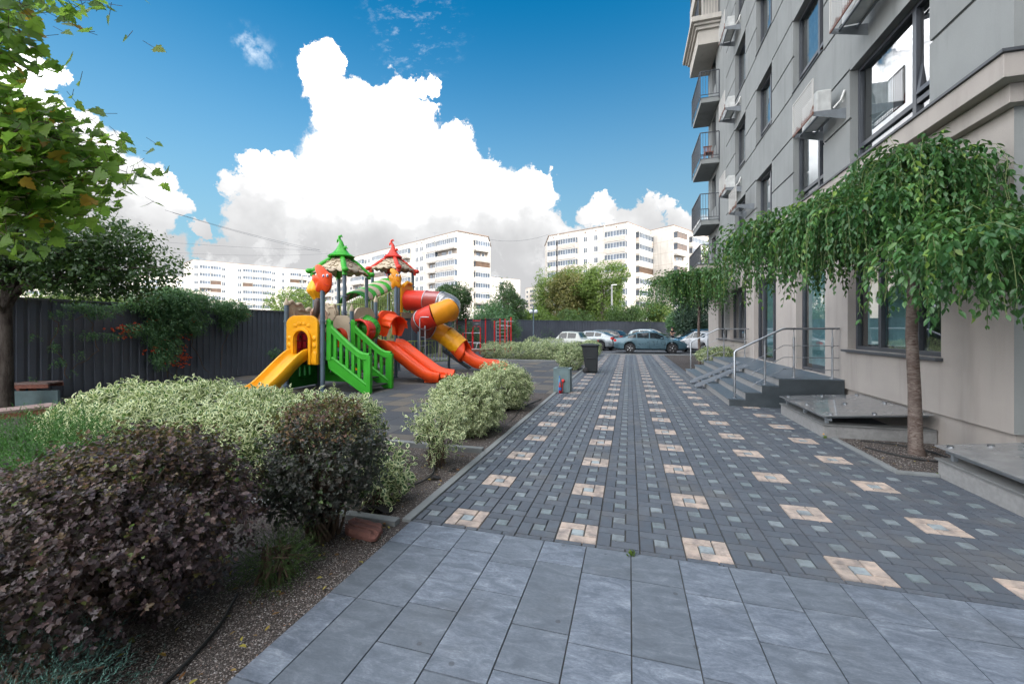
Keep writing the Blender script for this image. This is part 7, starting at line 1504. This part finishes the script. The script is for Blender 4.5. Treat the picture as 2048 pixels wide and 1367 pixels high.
def block(label, pts, ztop, layouts, depth, floors=9, f0=0, seed=0, simple_=False, zbase=0.3):
    """pts: wall corner points left to right as seen; layouts: one string of bays for each wall"""
    rr_ = random.Random(seed); P = [Vector((p.x, p.y, 0)) for p in pts]; back = [q+FW*depth for q in (P[-1], P[0])]; r = thing('apartment_block', tuple(P[len(P)//2]), label, 'building', group='white panel apartment blocks beyond the fence')
    b = MB(); poly = [(p.x, p.y) for p in P+back]; b.prism(poly, 0, ztop); b.build('wall', M['fpanel'], r, fix=True)
    b = MB(); c0 = sum((p for p in P+back), Vector())/len(P+back); big = [((p.x-c0.x)*1.008+c0.x, (p.y-c0.y)*1.008+c0.y) for p in P+back]; b.prism(big, ztop, ztop+.18); b.build('roof', simple('roof_edge', (0.23, 0.17, 0.14), .8), r)
    fh = (ztop-1.6)/floors; nb_ = nw_ = 0; org = origin_of(r)
    for wi, lay in enumerate(layouts):
        a, c = P[wi], P[wi+1]; d = c-a; Ln = d.length; d.normalize(); rz = math.atan2(d.y, d.x); wd = {'B': 6.2, 'b': 3.2, 'w': 1.7, ' ': 1.6, 'W': 2.2, '|': .5, 'o': 3.2, 'L': 6.2}; tot = sum(wd[k] for k in lay); sc = Ln/tot; u = 0
        v_ = MB(); nrm = Vector((d.y, -d.x, 0))
        for k in lay:
            w = wd[k]*sc
            if k == '|': q = a+d*(u+w/2)+nrm*.15; MB().beam(q, q+UP*ztop, .35, .3).build('pilaster', M['white2'], r)
            if k in 'BbLoWw':
                q = a+d*(u+w*.5)+UP*(ztop-.75); MB().beam(q-d*.16+nrm*.02, q+d*.16+nrm*.02, .08, .3).build('roof_vent', M['brownglass'], r)
                for fl in range(f0, floors):
                    z = zbase+fh*fl
                    if k in 'wW':
                        me = far_window(w*.72, 1.5, 0); nm = 'window'; off = w*.14; zz = z+.9; nw_ += 1
                        if nw_ > 98: continue
                    else:
                        kd = rr_.choice((0,0,0,1,0,2,0,0,3)) if k != 'L' else rr_.choice((3,3,3,3,0)); kd = 2 if k == 'o' and rr_.random() < .5 else kd; me = far_balcony(w*.96, kd); nm = 'balcony'; off = w*.02; zz = z; nb_ += 1
                        if nb_ > 98: continue
                    o = bpy.data.objects.new(nm, me); col.objects.link(o); o.parent = r; o.location = a+d*(u+off)+UP*zz-org; o.rotation_euler = (0, 0, rz); o.scale = (1, 1, min(1, fh/3.0) if nm == 'balcony' else 1)
            u += w
    for k in range(4):
        t = rr_.random(); q = P[0].lerp(P[1], t)+FW*3; ant = MB(); ant.beam(q+UP*ztop, q+UP*(ztop+2.2), .06, .06); ant.beam(q+UP*(ztop+1.9)-RT*.7, q+UP*(ztop+1.9)+RT*.7, .05, .05); ant.box(q.x+1, q.x+2.6, q.y, q.y+1.2, ztop+.17, ztop+.9); ant.build('antenna', M['bracket'], r)
    return r
def gp(px, t): return gnd(px, t)
block('white corner block on the right with lattice balconies and a recessed middle', [gp(1098,116), gp(1255,101), gp(1300,110), gp(1347,104), gp(1445,124)], 27.9, ['b|L w w |L', ' b', '  ', 'b Bw b'], 14, seed=1, f0=1)
block('long white block in the middle behind the play tower with brown glazed end balconies', [gp(640,172), gp(915,111), gp(976,118)], 28.1, ['wBwwB wBww BwwB ww oB', '  b'], 14, seed=2, f0=1)
block('white block at the left behind the play tower with stacked balconies', [gp(368,166), gp(386,157), gp(622,186)], 28.1, [' ', 'wbbw  wbbbw w bbw'], 12, seed=3, f0=2)
block('low white block just left of the left one, mostly behind the climber', [gp(250,200), gp(372,205)], 27.5, ['ww bb w ww'], 12, seed=4, f0=3)
block('far white block seen between the tree trunk and the fence at the far left', [gp(-60,150), gp(140,160)], 20.5, ['w b b wW bb w b'], 12, floors=7, seed=5, f0=2)
block('hazy far block between the middle and right ones', [gp(1052,260), gp(1100,240)], 27.5, ['w b w b'], 12, seed=6, f0=4)
block('pale windowless looking block just right of the middle one', [gp(974,230), gp(1040,245)], 31, ['  w   '], 12, seed=7, f0=4)
block('high white block right of the corner block seen beside the near balconies', [gp(1400,135), gp(1455,150)], 30.5, ['b w b'], 12, seed=8, f0=3)
# overhead wires
def wire(pa, pb, label, sag=2.0):
    a, c = at(*pa), at(*pb); pts = [a.lerp(c, i/14)-UP*(sag*4*(i/14)*(1-i/14)) for i in range(15)]
    o = MB().tube(pts, .03, 4, caps=False).build('overhead_wire', M['frame'], fix=False); tag(o, label, 'wire', group='thin overhead wires')
wire((-30, 450, 90), (640, 500, 140), 'upper overhead wire crossing the sky at the left', 1.0); wire((330, 420, 80), (640, 500, 120), 'overhead wire sloping down to the green roof', .5); wire((345, 425, 80), (642, 504, 120), 'wire just under the sloping overhead wire', .5)
wire((250, 497, 120), (690, 505, 150), 'lowest overhead wire above the left block', 1.5); wire((975, 478, 118), (1100, 468, 116), 'wire spanning between the middle and right blocks', 1.2)
